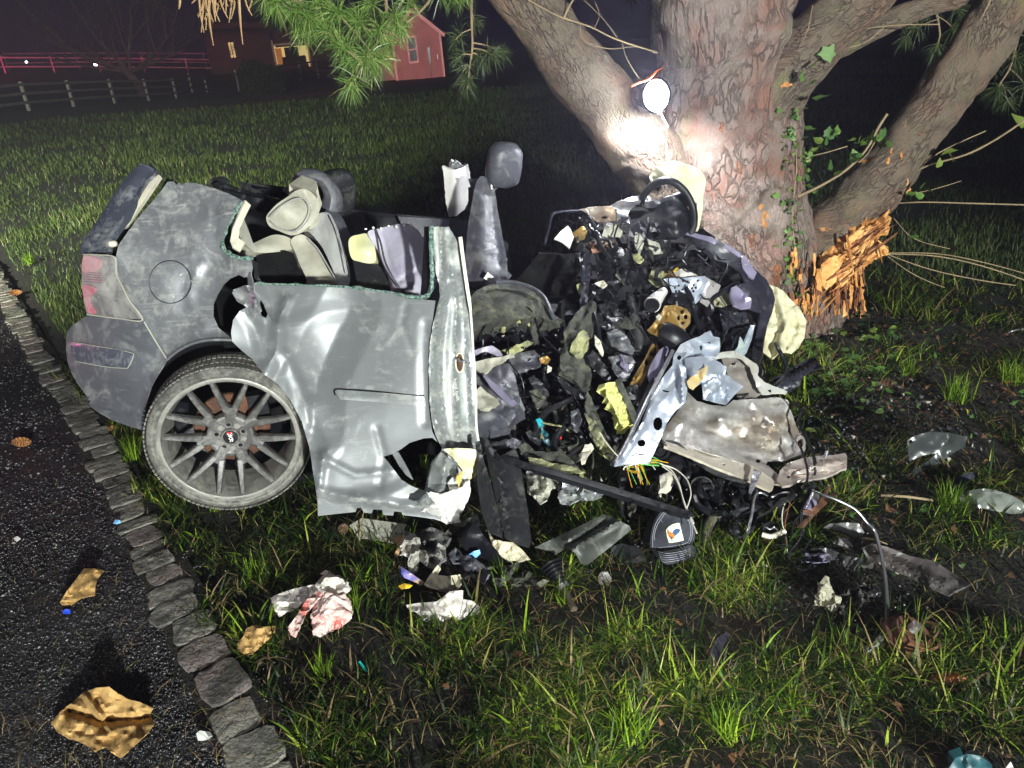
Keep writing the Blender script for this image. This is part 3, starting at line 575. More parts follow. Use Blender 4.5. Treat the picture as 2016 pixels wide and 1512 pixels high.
# barn
def D3(px, py, dist):
    d = rays(px, py); return C0+d*(dist/np.hypot(d[0], d[1]))
bl = D3(781, 160, 52.3); br = D3(877, 151, 52); zb = .36; bt = root('small_barn', (bl[0], bl[1], zb), 'small white gabled barn lit red with one narrow window', 'barn')
M['barn'] = mat('barn_boards', (.50, .36, .36), (.40, .29, .29), 1.5, .7); M['barntrim'] = mat('barn_trim', (.85, .75, .75), None, rough=.5); M['barnglass'] = mat('barn_glass', (.01, .01, .012), None, rough=.1)
M['roofd'] = mat('barn_roof', (.04, .035, .035), None, rough=.8)
ax = (br-bl); ax[2] = 0; W_ = np.linalg.norm(ax); ax /= W_; bk = np.array([-ax[1], ax[0], 0]); o0 = np.array([bl[0], bl[1], zb]); Rm = np.stack([ax, bk, [0, 0, 1]], 1)
def bp(u, v, w): return o0+ax*u+bk*v+np.array([0, 0, w])
EH, RH, DP = 2.55, 3.95, 5
wv = [bp(0, 0, 0), bp(W_, 0, 0), bp(W_, 0, EH), bp(W_/2, 0, RH), bp(0, 0, EH), bp(0, DP, 0), bp(W_, DP, 0), bp(W_, DP, EH), bp(W_/2, DP, RH), bp(0, DP, EH)]
wall = obj('wall', rawmesh('wall', np.array(wv), [(0, 1, 2, 3, 4), (6, 5, 9, 8, 7), (5, 0, 4, 9), (1, 6, 7, 2)], smooth=False), M['barn'], bt)
for i in range(11):
    z = .15+i*.24
    MB().box(bp(W_/2, -.02, z), (W_-.16, .02, .015), Rm).build('board', M['barn'], wall)
for sgn in (-1, 1):
    a = bp(W_/2, 0, RH+.03); b2 = bp(W_/2+sgn*(W_/2+.25), 0, EH-.18); d = b2-a; ln = np.linalg.norm(d); e = d/ln; n2 = np.cross(e, bk)
    MB().box((a+b2)/2+bk*(DP/2-.1), (ln, DP+.5, .08), np.stack([e, bk, n2], 1)).build('roof', M['roofd'], bt)
    MB().box((a+b2)/2-bk*.37, (ln, .05, .20), np.stack([e, bk, n2], 1)).build('barge_board', M['barntrim'], bt)
for u in (.06, W_-.06): MB().box(bp(u, -.03, EH/2), (.13, .05, EH-.02), Rm).build('corner_board', M['barntrim'], bt)
wi = MB().box(bp(1.25, -.04, 1.75), (.64, .04, 1.58), Rm).build('window', M['barntrim'], bt)
for z in (1.40, 2.10): MB().box(bp(1.25, -.08, z), (.44, .04, .62), Rm).build('pane', M['barnglass'], wi)
MB().box(bp(2.25, -.03, 1.35), (.14, .06, .9), Rm).box(bp(2.25, -.03, .5), (.05, .04, .8), Rm).build('meter_box', M['barnglass'], bt)
MB().box(bp(2.75, -.03, 1.2), (.06, .05, .3), Rm).build('tap_pipe', M['barnglass'], bt)
MB().box(bp(-1.2, 2.2, 1.0), (2.4, 3.2, 2.0), Rm).build('lean_to', M['barn'], bt)
MB().box(bp(-1.2, 2.2, 2.1), (2.7, 3.6, .14), Rm).build('roof', M['roofd'], bt)
# house with the lit garage window
hc = D3(575, 135, 76); ht = root('farm_house', (hc[0], hc[1], .4), 'dark farmhouse with a wide lit window seen behind the pine boughs', 'house')
M['hwall'] = mat('house_wall', (.10, .065, .05), (.07, .045, .035), 1, .8); M['hroof'] = mat('house_roof', (.03, .025, .025), None, rough=.9)
M['lit'] = mat('lit_room_wall', (.8, .7, .35), (.6, .5, .2), .8, .8, emit=(1.0, .72, .28, 1.1)); M['litd'] = mat('room_clutter', (.03, .02, .01), None, rough=.8)
M['litr'] = mat('glowing_clutter', (.5, .1, .02), (.8, .5, .1), 2, .8, emit=(1, .35, .08, .5)); M['winf'] = mat('window_frame', (.55, .5, .4), None, rough=.6, emit=(1, .8, .4, .05))
def hp(px, py, d=76): return D3(px, py, d)
hx = (hp(700, 130)-hp(450, 150)); hx[2] = 0; hx /= np.linalg.norm(hx); hb = np.array([-hx[1], hx[0], 0]); Rh = np.stack([hx, hb, [0, 0, 1]], 1)
def hbox(x0, y0, x1, y1, dep, off, name, m, par, d=76):
    a, b2 = hp(x0, (y0+y1)/2, d), hp(x1, (y0+y1)/2, d); c = (a+b2)/2; w = abs((b2-a)@hx); hgt = abs(y1-y0)*np.linalg.norm(c-C0)/FPX
    return MB().box(c+hb*(off+dep/2), (w, dep, hgt), Rh).build(name, m, par)
wl_ = []
hbox(500, 58, 538, 172, 4, 0, 'wall', M['hwall'], ht); hbox(612, 58, 760, 172, 4, 0, 'wall', M['hwall'], ht); hbox(538, 58, 612, 86, 4, 0, 'wall', M['hwall'], ht); hbox(538, 130, 612, 172, 4, 0, 'wall', M['hwall'], ht)
hbox(410, 60, 500, 178, 6, .6, 'wall', M['hwall'], ht)
win = hbox(541, 88, 611, 129, .05, 2.2, 'window', M['lit'], ht)
hbox(538, 85, 542, 131, .2, -.1, 'frame', M['winf'], win); hbox(607, 85, 613, 131, .2, -.1, 'frame', M['winf'], win); hbox(538, 84, 613, 87, .2, -.1, 'frame', M['winf'], win)
hbox(544, 98, 556, 128, .4, 1.2, 'lamp_glow', M['litr'], win); hbox(562, 96, 590, 129, .8, 1.0, 'parked_machine', M['litd'], win); hbox(570, 90, 578, 97, .4, 1.0, 'hanging_lamp', M['litd'], win); hbox(556, 112, 604, 129, .6, 1.1, 'bench', M['litd'], win)
w2 = hbox(451, 86, 461, 110, .05, .52, 'window', M['lit'], ht); 
for q_ in (89.5, 93.5, 97.5, 101.5, 105.5): hbox(451.5, q_, 460.5, q_+1.3, .04, .46, 'frame', M['hwall'], w2)
hbox(455.4, 86, 456.5, 110, .04, .44, 'frame', M['hwall'], w2)
hbox(636, 84, 656, 98, .05, -.06, 'window', M['lit'], ht)
rfc = hp(600, 40); rv = [hp(400, 66)-hb*.5, hp(780, 44)-hb*.5, hp(740, 10, 82), hp(440, 30, 82)]
obj('roof', rawmesh('roof', np.array(rv+[v+np.array([0, 0, -.25]) for v in rv]), [(0, 1, 2, 3), (7, 6, 5, 4), (0, 4, 5, 1), (1, 5, 6, 2), (2, 6, 7, 3), (3, 7, 4, 0)], smooth=False), M['hroof'], ht)
# bare tree, shrub, small distant lights
M['bark2'] = mat('far_bark', (.16, .09, .08), (.09, .055, .05), 3, .9)
def rand_branch(mb, p, d, L, r, depth, rs):
    pts = [p]; dd = np.array(d, float)
    for i in range(4): dd = dd+np.array([rs.uniform(-.22, .22), rs.uniform(-.22, .22), rs.uniform(-.05, .12)]); dd /= np.linalg.norm(dd); pts.append(pts[-1]+dd*L/4)
    Vv, F, _ = tubemesh(pts, np.linspace(r, r*.45, 5), 5, 2); mb.add((Vv, F))
    if depth > 0:
        for k in range(rs.choice([3, 4, 4])):
            j = rs.randint(1, 4); nd = dd+np.array([rs.uniform(-1, 1), rs.uniform(-.8, .8), rs.uniform(-.25, .6)]); nd /= np.linalg.norm(nd); rand_branch(mb, pts[j], nd, L*rs.uniform(.55, .8), r*.5, depth-1, rs)
tb = D3(280, 164, 55.5); tz = float(terr(tb[0], tb[1])); tb = np.array([tb[0], tb[1], tz]); ft = root('bare_tree', tb, 'bare spreading tree lit dull red beyond the left fence', 'tree')
rs = random.Random(3); Vv, F, _ = tubemesh([tb, tb+[-.3, 0, .8], tb+[-.8, 0, 1.6], tb+[-1.0, 0, 2.2]], [.34, .27, .22, .18], 10, 4); obj('trunk', rawmesh('trunk', Vv, F), M['bark2'], ft)
for dx, dz, L in ((-1, .5, 3.4), (-.5, .8, 3.2), (.2, .9, 3.4), (.9, .55, 3.8), (1, .25, 3.6), (-.9, .15, 2.6)):
    mb = MB(); rand_branch(mb, tb+np.array([-.6+.2*dx, 0, 1.5]), np.array([dx, rs.uniform(-.3, .3), dz])/math.hypot(dx, dz), L, .12, 4, rs); mb.build('branch', M['bark2'], ft, True)
def shrub(px0, py0, px1, py1, dist, n, label, cat, m, name, seed):
    c = D3((px0+px1)/2, (py0+py1)/2, dist); w = (px1-px0)*dist/FPX/2; hh = abs(py1-py0)*dist/FPX/2; g = np.random.RandomState(seed); d = g.normal(size=(n, 3)); d /= np.linalg.norm(d, axis=1)[:, None]
    rr = (.55+.5*g.rand(n))*(1+.25*fbm(d*2.2, seed)); q = c+d*rr[:, None]*[w, w*.8, hh]; s_ = g.uniform(.05, .11, n)
    a = g.normal(size=(n, 3)); a /= np.linalg.norm(a, axis=1)[:, None]; b2 = np.cross(a, g.normal(size=(n, 3))); b2 /= np.linalg.norm(b2, axis=1)[:, None]
    Vv = np.stack([q-a*s_[:, None], q+b2*s_[:, None]*.6, q+a*s_[:, None], q-b2*s_[:, None]*.6], 1).reshape(-1, 3); F = np.arange(n*4).reshape(n, 4)
    t = root(name, (c[0], c[1], float(terr(c[0], c[1]))), label, cat); obj('foliage', rawmesh('foliage', Vv, F, attr=np.repeat(g.rand(n), 4), smooth=False), m, t)
    base = np.array([c[0], c[1], float(terr(c[0], c[1]))-.1]); tube('stem', [base, base*.5+c*.5, c], [.07, .05, .03], M['bark2'], t); return t
M['leafd'] = rndmat('dark_leaves', [(0, (.012, .022, .01)), (1, (.03, .05, .02))], .6, .1)
shrub(478, 128, 548, 196, 50, 9000, 'round dark shrub standing by the fence in front of the house', 'shrub', M['leafd'], 'round_shrub', 4)
M['spark'] = mat('distant_lamp_glass', (.9, .9, 1), None, rough=.2, emit=(.85, .88, 1, 9))
for px, py, s_, lab in ((52, 122, .10, 'left white distant lamp shining above the far fence'), (188, 127, .13, 'right white distant lamp shining above the far fence')):
    c = D3(px, py, 84); zg = float(terr(c[0], c[1])); t = root('distant_lamp', (c[0], c[1], zg), lab, 'lamp', 'distant lamps'); blob('lens', c, (s_*2.6, s_*1.2, s_*2), M['spark'], t, nu=10, nv=8)
    MB().box((c[0], c[1]+.1, (c[2]+zg)/2), (.06, .06, abs(c[2]-zg))).build('pole', M['bark2'], t)
# ------------------------------------------------------------------ the big pine
def barkmat(name, c1, c2, red, moss, su=16, sv=6, disp=.9):
    m = bpy.data.materials.new(name); m.use_nodes = True; N = m.node_tree.nodes; L = m.node_tree.links; b = N['Principled BSDF']; b.inputs['Roughness'].default_value = .8; b.inputs['Specular IOR Level'].default_value = .35
    uv = N.new('ShaderNodeTexCoord'); mp = N.new('ShaderNodeMapping'); mp.inputs['Scale'].default_value = (su, sv, 1); L.new(uv.outputs['UV'], mp.inputs[0])
    nd = N.new('ShaderNodeTexNoise'); nd.inputs['Scale'].default_value = 1.1; nd.inputs['Detail'].default_value = 5; L.new(mp.outputs[0], nd.inputs['Vector'])
    ad = N.new('ShaderNodeVectorMath'); ad.operation = 'MULTIPLY_ADD'; L.new(nd.outputs['Color'], ad.inputs[0]); ad.inputs[1].default_value = (2.1, 2.1, 2.1); L.new(mp.outputs[0], ad.inputs[2])
    v = N.new('ShaderNodeTexVoronoi'); v.feature = 'DISTANCE_TO_EDGE'; v.inputs['Scale'].default_value = 1.0; L.new(ad.outputs[0], v.inputs['Vector'])
    mr0 = N.new('ShaderNodeMapRange'); mr0.inputs['From Max'].default_value = .16; L.new(v.outputs['Distance'], mr0.inputs['Value'])
    nm = N.new('ShaderNodeTexNoise'); nm.inputs['Scale'].default_value = 5; nm.inputs['Detail'].default_value = 4; L.new(uv.outputs['UV'], nm.inputs['Vector'])
    mk = N.new('ShaderNodeMapRange'); mk.inputs['From Min'].default_value = .44; mk.inputs['From Max'].default_value = .62; L.new(nm.outputs[0], mk.inputs['Value'])
    mr = N.new('ShaderNodeMath'); mr.operation = 'MAXIMUM'; L.new(mr0.outputs[0], mr.inputs[0]); L.new(mk.outputs[0], mr.inputs[1])
    mp2 = N.new('ShaderNodeMapping'); mp2.inputs['Scale'].default_value = (su*2.2, sv*2, 1); L.new(uv.outputs['UV'], mp2.inputs[0])
    n2 = N.new('ShaderNodeTexNoise'); n2.inputs['Scale'].default_value = 2.2; n2.inputs['Detail'].default_value = 12; n2.inputs['Roughness'].default_value = .7; L.new(mp2.outputs[0], n2.inputs['Vector'])
    hm = N.new('ShaderNodeMath'); hm.operation = 'MULTIPLY_ADD'; L.new(n2.outputs[0], hm.inputs[0]); hm.inputs[1].default_value = 1.3; L.new(mr.outputs[0], hm.inputs[2])
    bp = N.new('ShaderNodeBump'); bp.inputs['Strength'].default_value = disp; bp.inputs['Distance'].default_value = .034; L.new(hm.outputs[0], bp.inputs['Height']); L.new(bp.outputs[0], b.inputs['Normal'])
    def mix(f, a, c):
        x = N.new('ShaderNodeMix'); x.data_type = 'RGBA'; L.new(f, x.inputs[0])
        for s_, q in ((6, a), (7, c)):
            if isinstance(q, tuple): x.inputs[s_].default_value = (*q, 1)
            else: L.new(q, x.inputs[s_])
        return x.outputs[2]
    def rng(o, a, c):
        r = N.new('ShaderNodeMapRange'); r.inputs['From Min'].default_value = a; r.inputs['From Max'].default_value = c; L.new(o, r.inputs['Value']); return r.outputs[0]
    col = mix(rng(n2.outputs[0], .35, .65), c2, c1)
    def big(s, a, c, seed):
        mq = N.new('ShaderNodeMapping'); mq.inputs['Location'].default_value = (seed, seed, 0); L.new(uv.outputs['UV'], mq.inputs[0])
        n = N.new('ShaderNodeTexNoise'); n.inputs['Scale'].default_value = s; n.inputs['Detail'].default_value = 9; n.inputs['Roughness'].default_value = .68; L.new(mq.outputs[0], n.inputs['Vector']); return rng(n.outputs[0], a, c)
    col = mix(big(3.6, .47, .62, 3), col, red); col = mix(big(2.6, .56, .70, 11), col, moss)
    lt = mix(big(14, .66, .74, 31), col, (.42, .40, .36))
    crk = mix(rng(mr.outputs[0], 0, .8), (.15, .105, .085), lt)
    L.new(crk, b.inputs['Base Color']); return m
M['bark'] = barkmat('pine_bark', (.40, .32, .275), (.26, .20, .17), (.34, .175, .13), (.21, .24, .12), 20, 9, .9)
M['barkl'] = barkmat('limb_bark', (.31, .25, .18), (.19, .15, .11), (.30, .19, .13), (.25, .27, .11), 34, 14, .9)
base = G(1490, 640, 0)
pine = root('pine_tree', (1.5, 4.2, 0), 'large multi limbed pine with scarred bark, hit by the car and splintered on its right limb', 'tree')
def limb(name, pts, m, n=64, sub=14, noise=.02, nsc=6, seed=0, extra=()):
    w = [P(a, b, c) for a, b, c, r in pts]+[np.array(e[:3]) for e in extra]; r = [p[3] for p in pts]+[e[3] for e in extra]
    return tube(name, w, r, m, pine, n=n, sub=sub, noise=noise, nsc=nsc, seed=seed)
top = P(1405, -160, 4.0)
trunk = limb('trunk', [(1530, 700, 4.33, .50), (1512, 640, 4.3, .43), (1482, 560, 4.24, .39), (1462, 470, 4.2, .375), (1446, 370, 4.17, .36), (1440, 270, 4.14, .355), (1436, 180, 4.12, .345), (1428, 90, 4.1, .32), (1412, -10, 4.05, .30)], M['bark'], 140, 22, .030, 5, 1,
      [(top[0], top[1], top[2]+.25, .28), (top[0]-.05, top[1]+.1, 4.2, .24), (top[0], top[1]+.2, 6.4, .15)])
l1 = limb('limb', [(1370, 440, 4.16, .21), (1305, 345, 4.05, .185), (1240, 265, 3.96, .165), (1165, 170, 3.88, .15), (1095, 80, 3.8, .135), (1030, -5, 3.74, .125), (950, -110, 3.7, .12), (840, -250, 3.65, .1)], M['barkl'], 80, 20, .013, 9, 2)
l2 = limb('limb', [(1440, 250, 4.1, .24), (1510, 185, 4.02, .20), (1570, 115, 3.95, .155), (1640, 45, 3.88, .135), (1720, -30, 3.82, .12), (1830, -140, 3.75, .1)], M['barkl'], 72, 18, .014, 8, 3)
l3 = limb('limb', [(1540, 160, 4.15, .10), (1610, 110, 4.12, .075), (1700, 65, 4.08, .06), (1790, 25, 4.05, .052), (1900, -10, 4.0, .045)], M['barkl'], 40, 12, .007, 10, 4)
l4 = limb('limb', [(1500, 590, 4.24, .25), (1580, 500, 4.18, .20), (1650, 440, 4.12, .165), (1715, 375, 4.08, .15), (1780, 290, 4.06, .14), (1845, 205, 4.05, .132), (1910, 115, 4.05, .138), (1968, 25, 4.05, .145), (2020, -70, 4.05, .14), (2100, -220, 4.05, .13)], M['barkl'], 90, 20, .017, 8, 5)
l5 = limb('limb', [(1470, 60, 4.15, .2), (1500, -10, 4.1, .17), (1540, -90, 4.05, .15), (1600, -220, 4.0, .12)], M['bark'], 60, 14, .014, 8, 6)
from mathutils.bvhtree import BVHTree
_bv = []; _bf = []
for o_ in (trunk, l1, l2, l3, l4, l5):
    k_ = len(_bv); _bv += [v.co.copy() for v in o_.data.vertices]; _bf += [tuple(i+k_ for i in p_.vertices) for p_ in o_.data.polygons]
TREE = BVHTree.FromPolygons(_bv, _bf)
def bark_y(x, y, dflt=3.9):            # distance at which the bark is met
    x = np.atleast_1d(np.asarray(x, float)); y = np.atleast_1d(np.asarray(y, float)); out = np.full(x.shape, np.nan); r = rays(x, y)
    for i in range(len(x)):
        h = TREE.ray_cast(Vector(C0), Vector(r[i]).normalized())
        if h[0] is not None: out[i] = h[0].y
    out[np.isnan(out)] = dflt if np.all(np.isnan(out)) else np.nanmedian(out); return out
# torn wood on the right limb
plate('torn_wood', [(1612, 560), (1608, 520), (1625, 490), (1655, 462), (1690, 440), (1730, 428), (1757, 432), (1750, 455), (1728, 470), (1740, 488), (1752, 500), (1722, 512), (1700, 530), (1685, 560), (1660, 570), (1632, 590)], M['wood'], pine, Y=3.95,
      ctrl=[(1660, 500, 3.90), (1610, 560, 3.98), (1740, 470, 4.0)], sp=5, amp=.026, sc=.035, th=.05, ragged=4, sharp=25)
rs = random.Random(5)
for i, o in enumerate([[(1612, 556), (1622, 520), (1640, 505), (1668, 500), (1684, 506), (1664, 530), (1640, 560), (1628, 572)], [(1668, 470), (1700, 446), (1730, 436), (1722, 456), (1700, 480), (1680, 500), (1664, 490)], [(1690, 500), (1712, 474), (1730, 470), (1752, 498), (1724, 510), (1700, 514)], [(1650, 540), (1672, 520), (1684, 528), (1668, 556), (1655, 566)]]):
    plate('wood_slab', [(x, y, 3.87-.008*i+.0010*(x-1660)) for x, y in o], M['woodp'], pine, sp=5, th=.012, amp=.010, sc=.06, ragged=2.2, sharp=25)
for i in range(96):
    t = rs.random(); cx = 1606+t*132+rs.uniform(-10, 10); cy = 580-t*122+rs.uniform(-22, 34); a = rs.choice([-.75, -.7, -.62, 1.45, -.5])+rs.uniform(-.14, .14); ln = rs.uniform(22, 80); w = rs.choice([rs.uniform(1.2, 3), rs.uniform(1.5, 5)]); Y0 = 3.87+rs.uniform(-.04, .06)+.05*abs(t-.5)
    dx, dy = math.cos(a), math.sin(a); tip = rs.uniform(-.05, .05)
    o = [(cx-dx*ln/2-dy*w*.5, cy-dy*ln/2+dx*w*.5, Y0), (cx-dx*ln/2+dy*w*.5, cy-dy*ln/2-dx*w*.5, Y0+.01), (cx+dy*w*.6, cy-dx*w*.6, Y0-.01), (cx+dx*ln/2, cy+dy*ln/2, Y0+tip), (cx-dy*w*.6, cy+dx*w*.6, Y0-.012)]
    plate('splinter', o, M['wood'] if rs.random() < .6 else M['woodd'], pine, sp=12, th=.006, amp=.004, sc=.06)
for i in range(70):      # hanging shreds of bark under the break and down the trunk's right foot
    if i < 44: cx, cy = rs.uniform(1635, 1700), rs.uniform(545, 612)
    else: cx, cy = rs.uniform(1560, 1612), rs.uniform(505, 620)
    ln = rs.uniform(18, 50); w = rs.uniform(3, 8); Y0 = 3.92+rs.uniform(-.04, .04) if i < 44 else 3.83
    plate('bark_shred', [(cx-w/2, cy-ln/2, Y0), (cx+w/2, cy-ln/2, Y0), (cx+w*.3+rs.uniform(-5, 5), cy+ln/2, Y0-.03), (cx-w*.3, cy+ln/2+rs.uniform(-6, 6), Y0-.03)], M['woodd'] if rs.random() < .6 else M['wood'], pine, sp=9, th=.006, amp=.01, sc=.05, ragged=2)
for (px, py, a, b, Y0, mm) in ((1507, 432, 8, 17, 3.80, 'wood'), (1500, 408, 5, 8, 3.80, 'wood'), (1547, 168, 12, 6, 3.79, 'wood'), (1480, 470, 7, 22, 0, 'woodd'), (1455, 330, 5, 14, 0, 'woodd'), (1530, 540, 9, 26, 0, 'woodd'), (1420, 250, 4, 12, 0, 'woodd'),
                           (1755, 300, 3, 7, 3.92, 'wood'), (1748, 318, 4, 9, 3.92, 'wood'), (1775, 305, 3, 9, 3.93, 'wood'), (1815, 268, 4, 9, 3.95, 'woodd'), (1700, 318, 6, 3, 3.92, 'wood'), (1720, 312, 5, 3, 3.92, 'woodd'), (1788, 368, 3, 14, 3.96, 'wood'), (1622, 452, 13, 4, 3.93, 'wood')):
    k = 11; o = [(px+a*math.cos(6.28*i/k)*rs.uniform(.6, 1.25), py+b*math.sin(6.28*i/k)*rs.uniform(.6, 1.25)) for i in range(k)]
    plate('scar', o, M[mm], pine, Y=bark_y, off=-.003, sp=3.5, amp=.004, sc=.12, th=.012, ragged=1.4)
# bare twigs on the trunk and the left limb
for path, r in (([(1040, 0, 3.6), (1100, 32, 3.65), (1160, 52, 3.7), (1215, 78, 3.75), (1295, 104, 3.8)], .006), ([(1142, 46, 3.68), (1150, 80, 3.66), (1200, 96, 3.68), (1250, 92, 3.72), (1280, 100, 3.78)], .003), ([(1225, 84, 3.72), (1232, 110, 3.7), (1248, 140, 3.7), (1262, 158, 3.72)], .003),
                ([(1110, 35, 3.66), (1122, 10, 3.66), (1135, -10, 3.66)], .007), ([(1170, 56, 3.7), (1180, 30, 3.7), (1172, 5, 3.7)], .0025), ([(1150, 0, 3.68), (1190, 40, 3.7), (1215, 74, 3.72)], .0025), ([(1630, 98, 3.95), (1690, 62, 3.9), (1760, 50, 3.85), (1850, 48, 3.8)], .004),
                ([(1640, 100, 3.9), (1700, 85, 3.9), (1745, 50, 3.9)], .003), ([(1930, 40, 3.9), (1945, 10, 3.88), (1955, -15, 3.86)], .006), ([(1570, 100, 3.8), (1590, 60, 3.76), (1600, 10, 3.72)], .003), ([(1780, 250, 3.9), (1784, 238, 3.88)], .007)):
    ptube('twig', path, r*.6, M['twig'], pine, n=5, sub=4)
# needles
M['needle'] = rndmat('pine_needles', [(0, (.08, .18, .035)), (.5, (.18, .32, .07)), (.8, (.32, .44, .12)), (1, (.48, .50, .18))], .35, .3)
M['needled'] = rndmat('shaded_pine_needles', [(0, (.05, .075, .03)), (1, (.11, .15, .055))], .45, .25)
def needle_tufts(tl, n, L, w, seed):
    g = np.random.RandomState(seed); Vs = []; Fs = []; at = []; o = 0
    for (c, d, s) in tl:
        c = np.asarray(c); d = np.asarray(d, float); d /= np.linalg.norm(d); k = int(n*g.uniform(.8, 1.2)); v = g.normal(size=(k, 3)); v /= np.linalg.norm(v, axis=1)[:, None]; v = v*.95+d*.62; v /= np.linalg.norm(v, axis=1)[:, None]
        ll = L*s*g.uniform(.7, 1.1, k); st = c-d*g.uniform(0, .05, k)[:, None]; sd = np.cross(v, g.normal(size=(k, 3))); sd /= np.linalg.norm(sd, axis=1)[:, None]; ww = w*.5
        m1 = st+v*ll[:, None]*.5; tp = st+v*ll[:, None]+np.array([0, 0, -1])*(ll*.16)[:, None]
        Vv = np.stack([st-sd*ww, st+sd*ww, m1-sd*ww, m1+sd*ww, tp], 1).reshape(-1, 3); f = np.array([(0, 1, 3), (0, 3, 2), (2, 3, 4)]); Fs.append((f[None]+(np.arange(k)*5+o)[:, None, None]).reshape(-1, 3)); Vs.append(Vv); o += 5*k; at.append(np.repeat(np.clip(g.normal(.5, .25, k), 0, 1), 5))
    return np.concatenate(Vs), np.concatenate(Fs), np.concatenate(at)
def bough(path, r, tufts, m, seed, n=125, L=.098, w=.0021, shade=None):
    br = ptube('bough', path, r, M['twig'], pine, n=6, sub=6); g = np.random.RandomState(seed); tl = []; pth = np.array([P(*q) for q in path]); dense = catmull(pth, 10)
    for (px, py, Y, s) in tufts:
        c = P(px, py, Y); j = np.argmin(np.linalg.norm(dense-c, axis=1)); j = max(0, j-3); b = dense[j]; d = c-b; nn = np.linalg.norm(d)+1e-6
        if nn > .03: tube('shoot', [b, b*.5+c*.5+np.array([0, 0, .01]), c], [.004, .003, .0025], M['twig'], br, n=5, sub=3)
        tl.append((c, d/nn+np.array([0, 0, -.35]), s))
    Vv, F, at = needle_tufts(tl, n, L, w, seed); tag(obj('needles', rawmesh('needles', Vv, F, attr=at, smooth=False), m, br), kind='stuff')
bough([(760, -60, 3.5), (760, 10, 3.45), (765, 50, 3.4), (735, 95, 3.35), (715, 130, 3.3), (692, 168, 3.25)], [.008, .007, .006, .005, .004, .003],
      [(690, 172, 3.25, 1.0), (668, 92, 3.2, 1.1), (722, 112, 3.25, 1.15), (640, 60, 3.2, 1.05), (745, 60, 3.3, 1.1), (700, 40, 3.25, 1.1), (765, 90, 3.35, 1.0), (780, 30, 3.3, 1.0), (735, 150, 3.4, .7), (655, 20, 3.2, 1.1), (725, 5, 3.3, 1.1), (790, 62, 3.5, .9), (690, 118, 3.3, 1.05), (752, 118, 3.3, .9)], M['needle'], 1)
bough([(640, -60, 3.4), (610, -10, 3.35), (575, 5, 3.3), (535, 5, 3.25)], [.006, .005, .004, .003],
      [(545, 12, 3.2, 1.0), (585, 22, 3.2, 1.1), (520, -5, 3.2, 1.0), (610, 40, 3.2, 1.1), (630, 5, 3.3, 1.1), (565, -15, 3.3, 1.0), (600, 70, 3.3, .9)], M['needle'], 2)
bough([(860, -60, 3.7), (850, -10, 3.6), (830, 20, 3.5), (800, 45, 3.45)], [.008, .006, .005, .004],
      [(805, 5, 3.4, .9), (800, -15, 3.4, 1.0), (870, -8, 3.6, 1.0), (900, 5, 3.8, .9), (790, 60, 3.6, .8), (915, -15, 3.8, 1)], M['needle'], 3, n=80)
bough([(930, -60, 3.9), (928, 20, 3.85), (930, 90, 3.8), (925, 130, 3.78), (920, 175, 3.75)], [.007, .006, .005, .004, .003],
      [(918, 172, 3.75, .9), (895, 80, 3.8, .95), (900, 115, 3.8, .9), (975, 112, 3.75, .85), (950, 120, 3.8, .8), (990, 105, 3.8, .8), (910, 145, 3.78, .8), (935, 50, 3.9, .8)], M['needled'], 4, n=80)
bough([(1750, -60, 5.4), (1830, 0, 5.3), (1850, 60, 5.2), (1845, 90, 5.2)], [.01, .008, .006, .004],
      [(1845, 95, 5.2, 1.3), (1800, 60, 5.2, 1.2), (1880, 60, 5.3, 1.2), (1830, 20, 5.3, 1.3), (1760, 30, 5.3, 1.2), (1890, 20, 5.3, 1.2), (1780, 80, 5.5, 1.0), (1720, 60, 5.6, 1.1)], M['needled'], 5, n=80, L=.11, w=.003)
bough([(2060, -20, 5.2), (2010, 60, 5.1), (1990, 130, 5.0), (1965, 170, 5.0)], [.01, .008, .006, .004],
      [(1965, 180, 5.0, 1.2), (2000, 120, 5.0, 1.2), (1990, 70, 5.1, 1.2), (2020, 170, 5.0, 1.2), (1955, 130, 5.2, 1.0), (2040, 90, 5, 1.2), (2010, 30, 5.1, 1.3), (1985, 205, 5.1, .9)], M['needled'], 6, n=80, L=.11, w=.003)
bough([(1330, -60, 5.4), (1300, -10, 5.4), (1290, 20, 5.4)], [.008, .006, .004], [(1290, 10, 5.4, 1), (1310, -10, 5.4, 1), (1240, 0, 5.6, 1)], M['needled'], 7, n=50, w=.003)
# dead, hanging needle bundles
db = ptube('dead_bough', [(520, -60, 3.2), (470, -20, 3.15), (430, -5, 3.1), (395, -5, 3.1)], [.006, .005, .004, .003], M['twig'], pine, n=6)
g = random.Random(9); mb = MB()
for i in range(46):
    px = g.choice([g.uniform(390, 440), g.uniform(400, 425), g.uniform(440, 500)]); L_ = g.uniform(18, 60)*(1.3 if g.random() < .2 else 1); dx = g.uniform(-14, 18); Y0 = g.uniform(3.05, 3.2)
    mb.add(tubemesh([P(px, -12, Y0), P(px+dx*.3, -12+L_*.5, Y0), P(px+dx, -12+L_, Y0)], [.0035, .003, .0015], 4, 2)[:2])
for px, y1, dx in ((355, 18, -3), (408, 90, 12), (470, 88, 8)): mb.add(tubemesh([P(px, -12, 3.1), P(px+dx*.4, y1*.5, 3.1), P(px+dx, y1, 3.1)], [.005, .004, .0015], 4, 3)[:2])
tag(mb.build('dead_needles', M['straw'], db), kind='stuff')

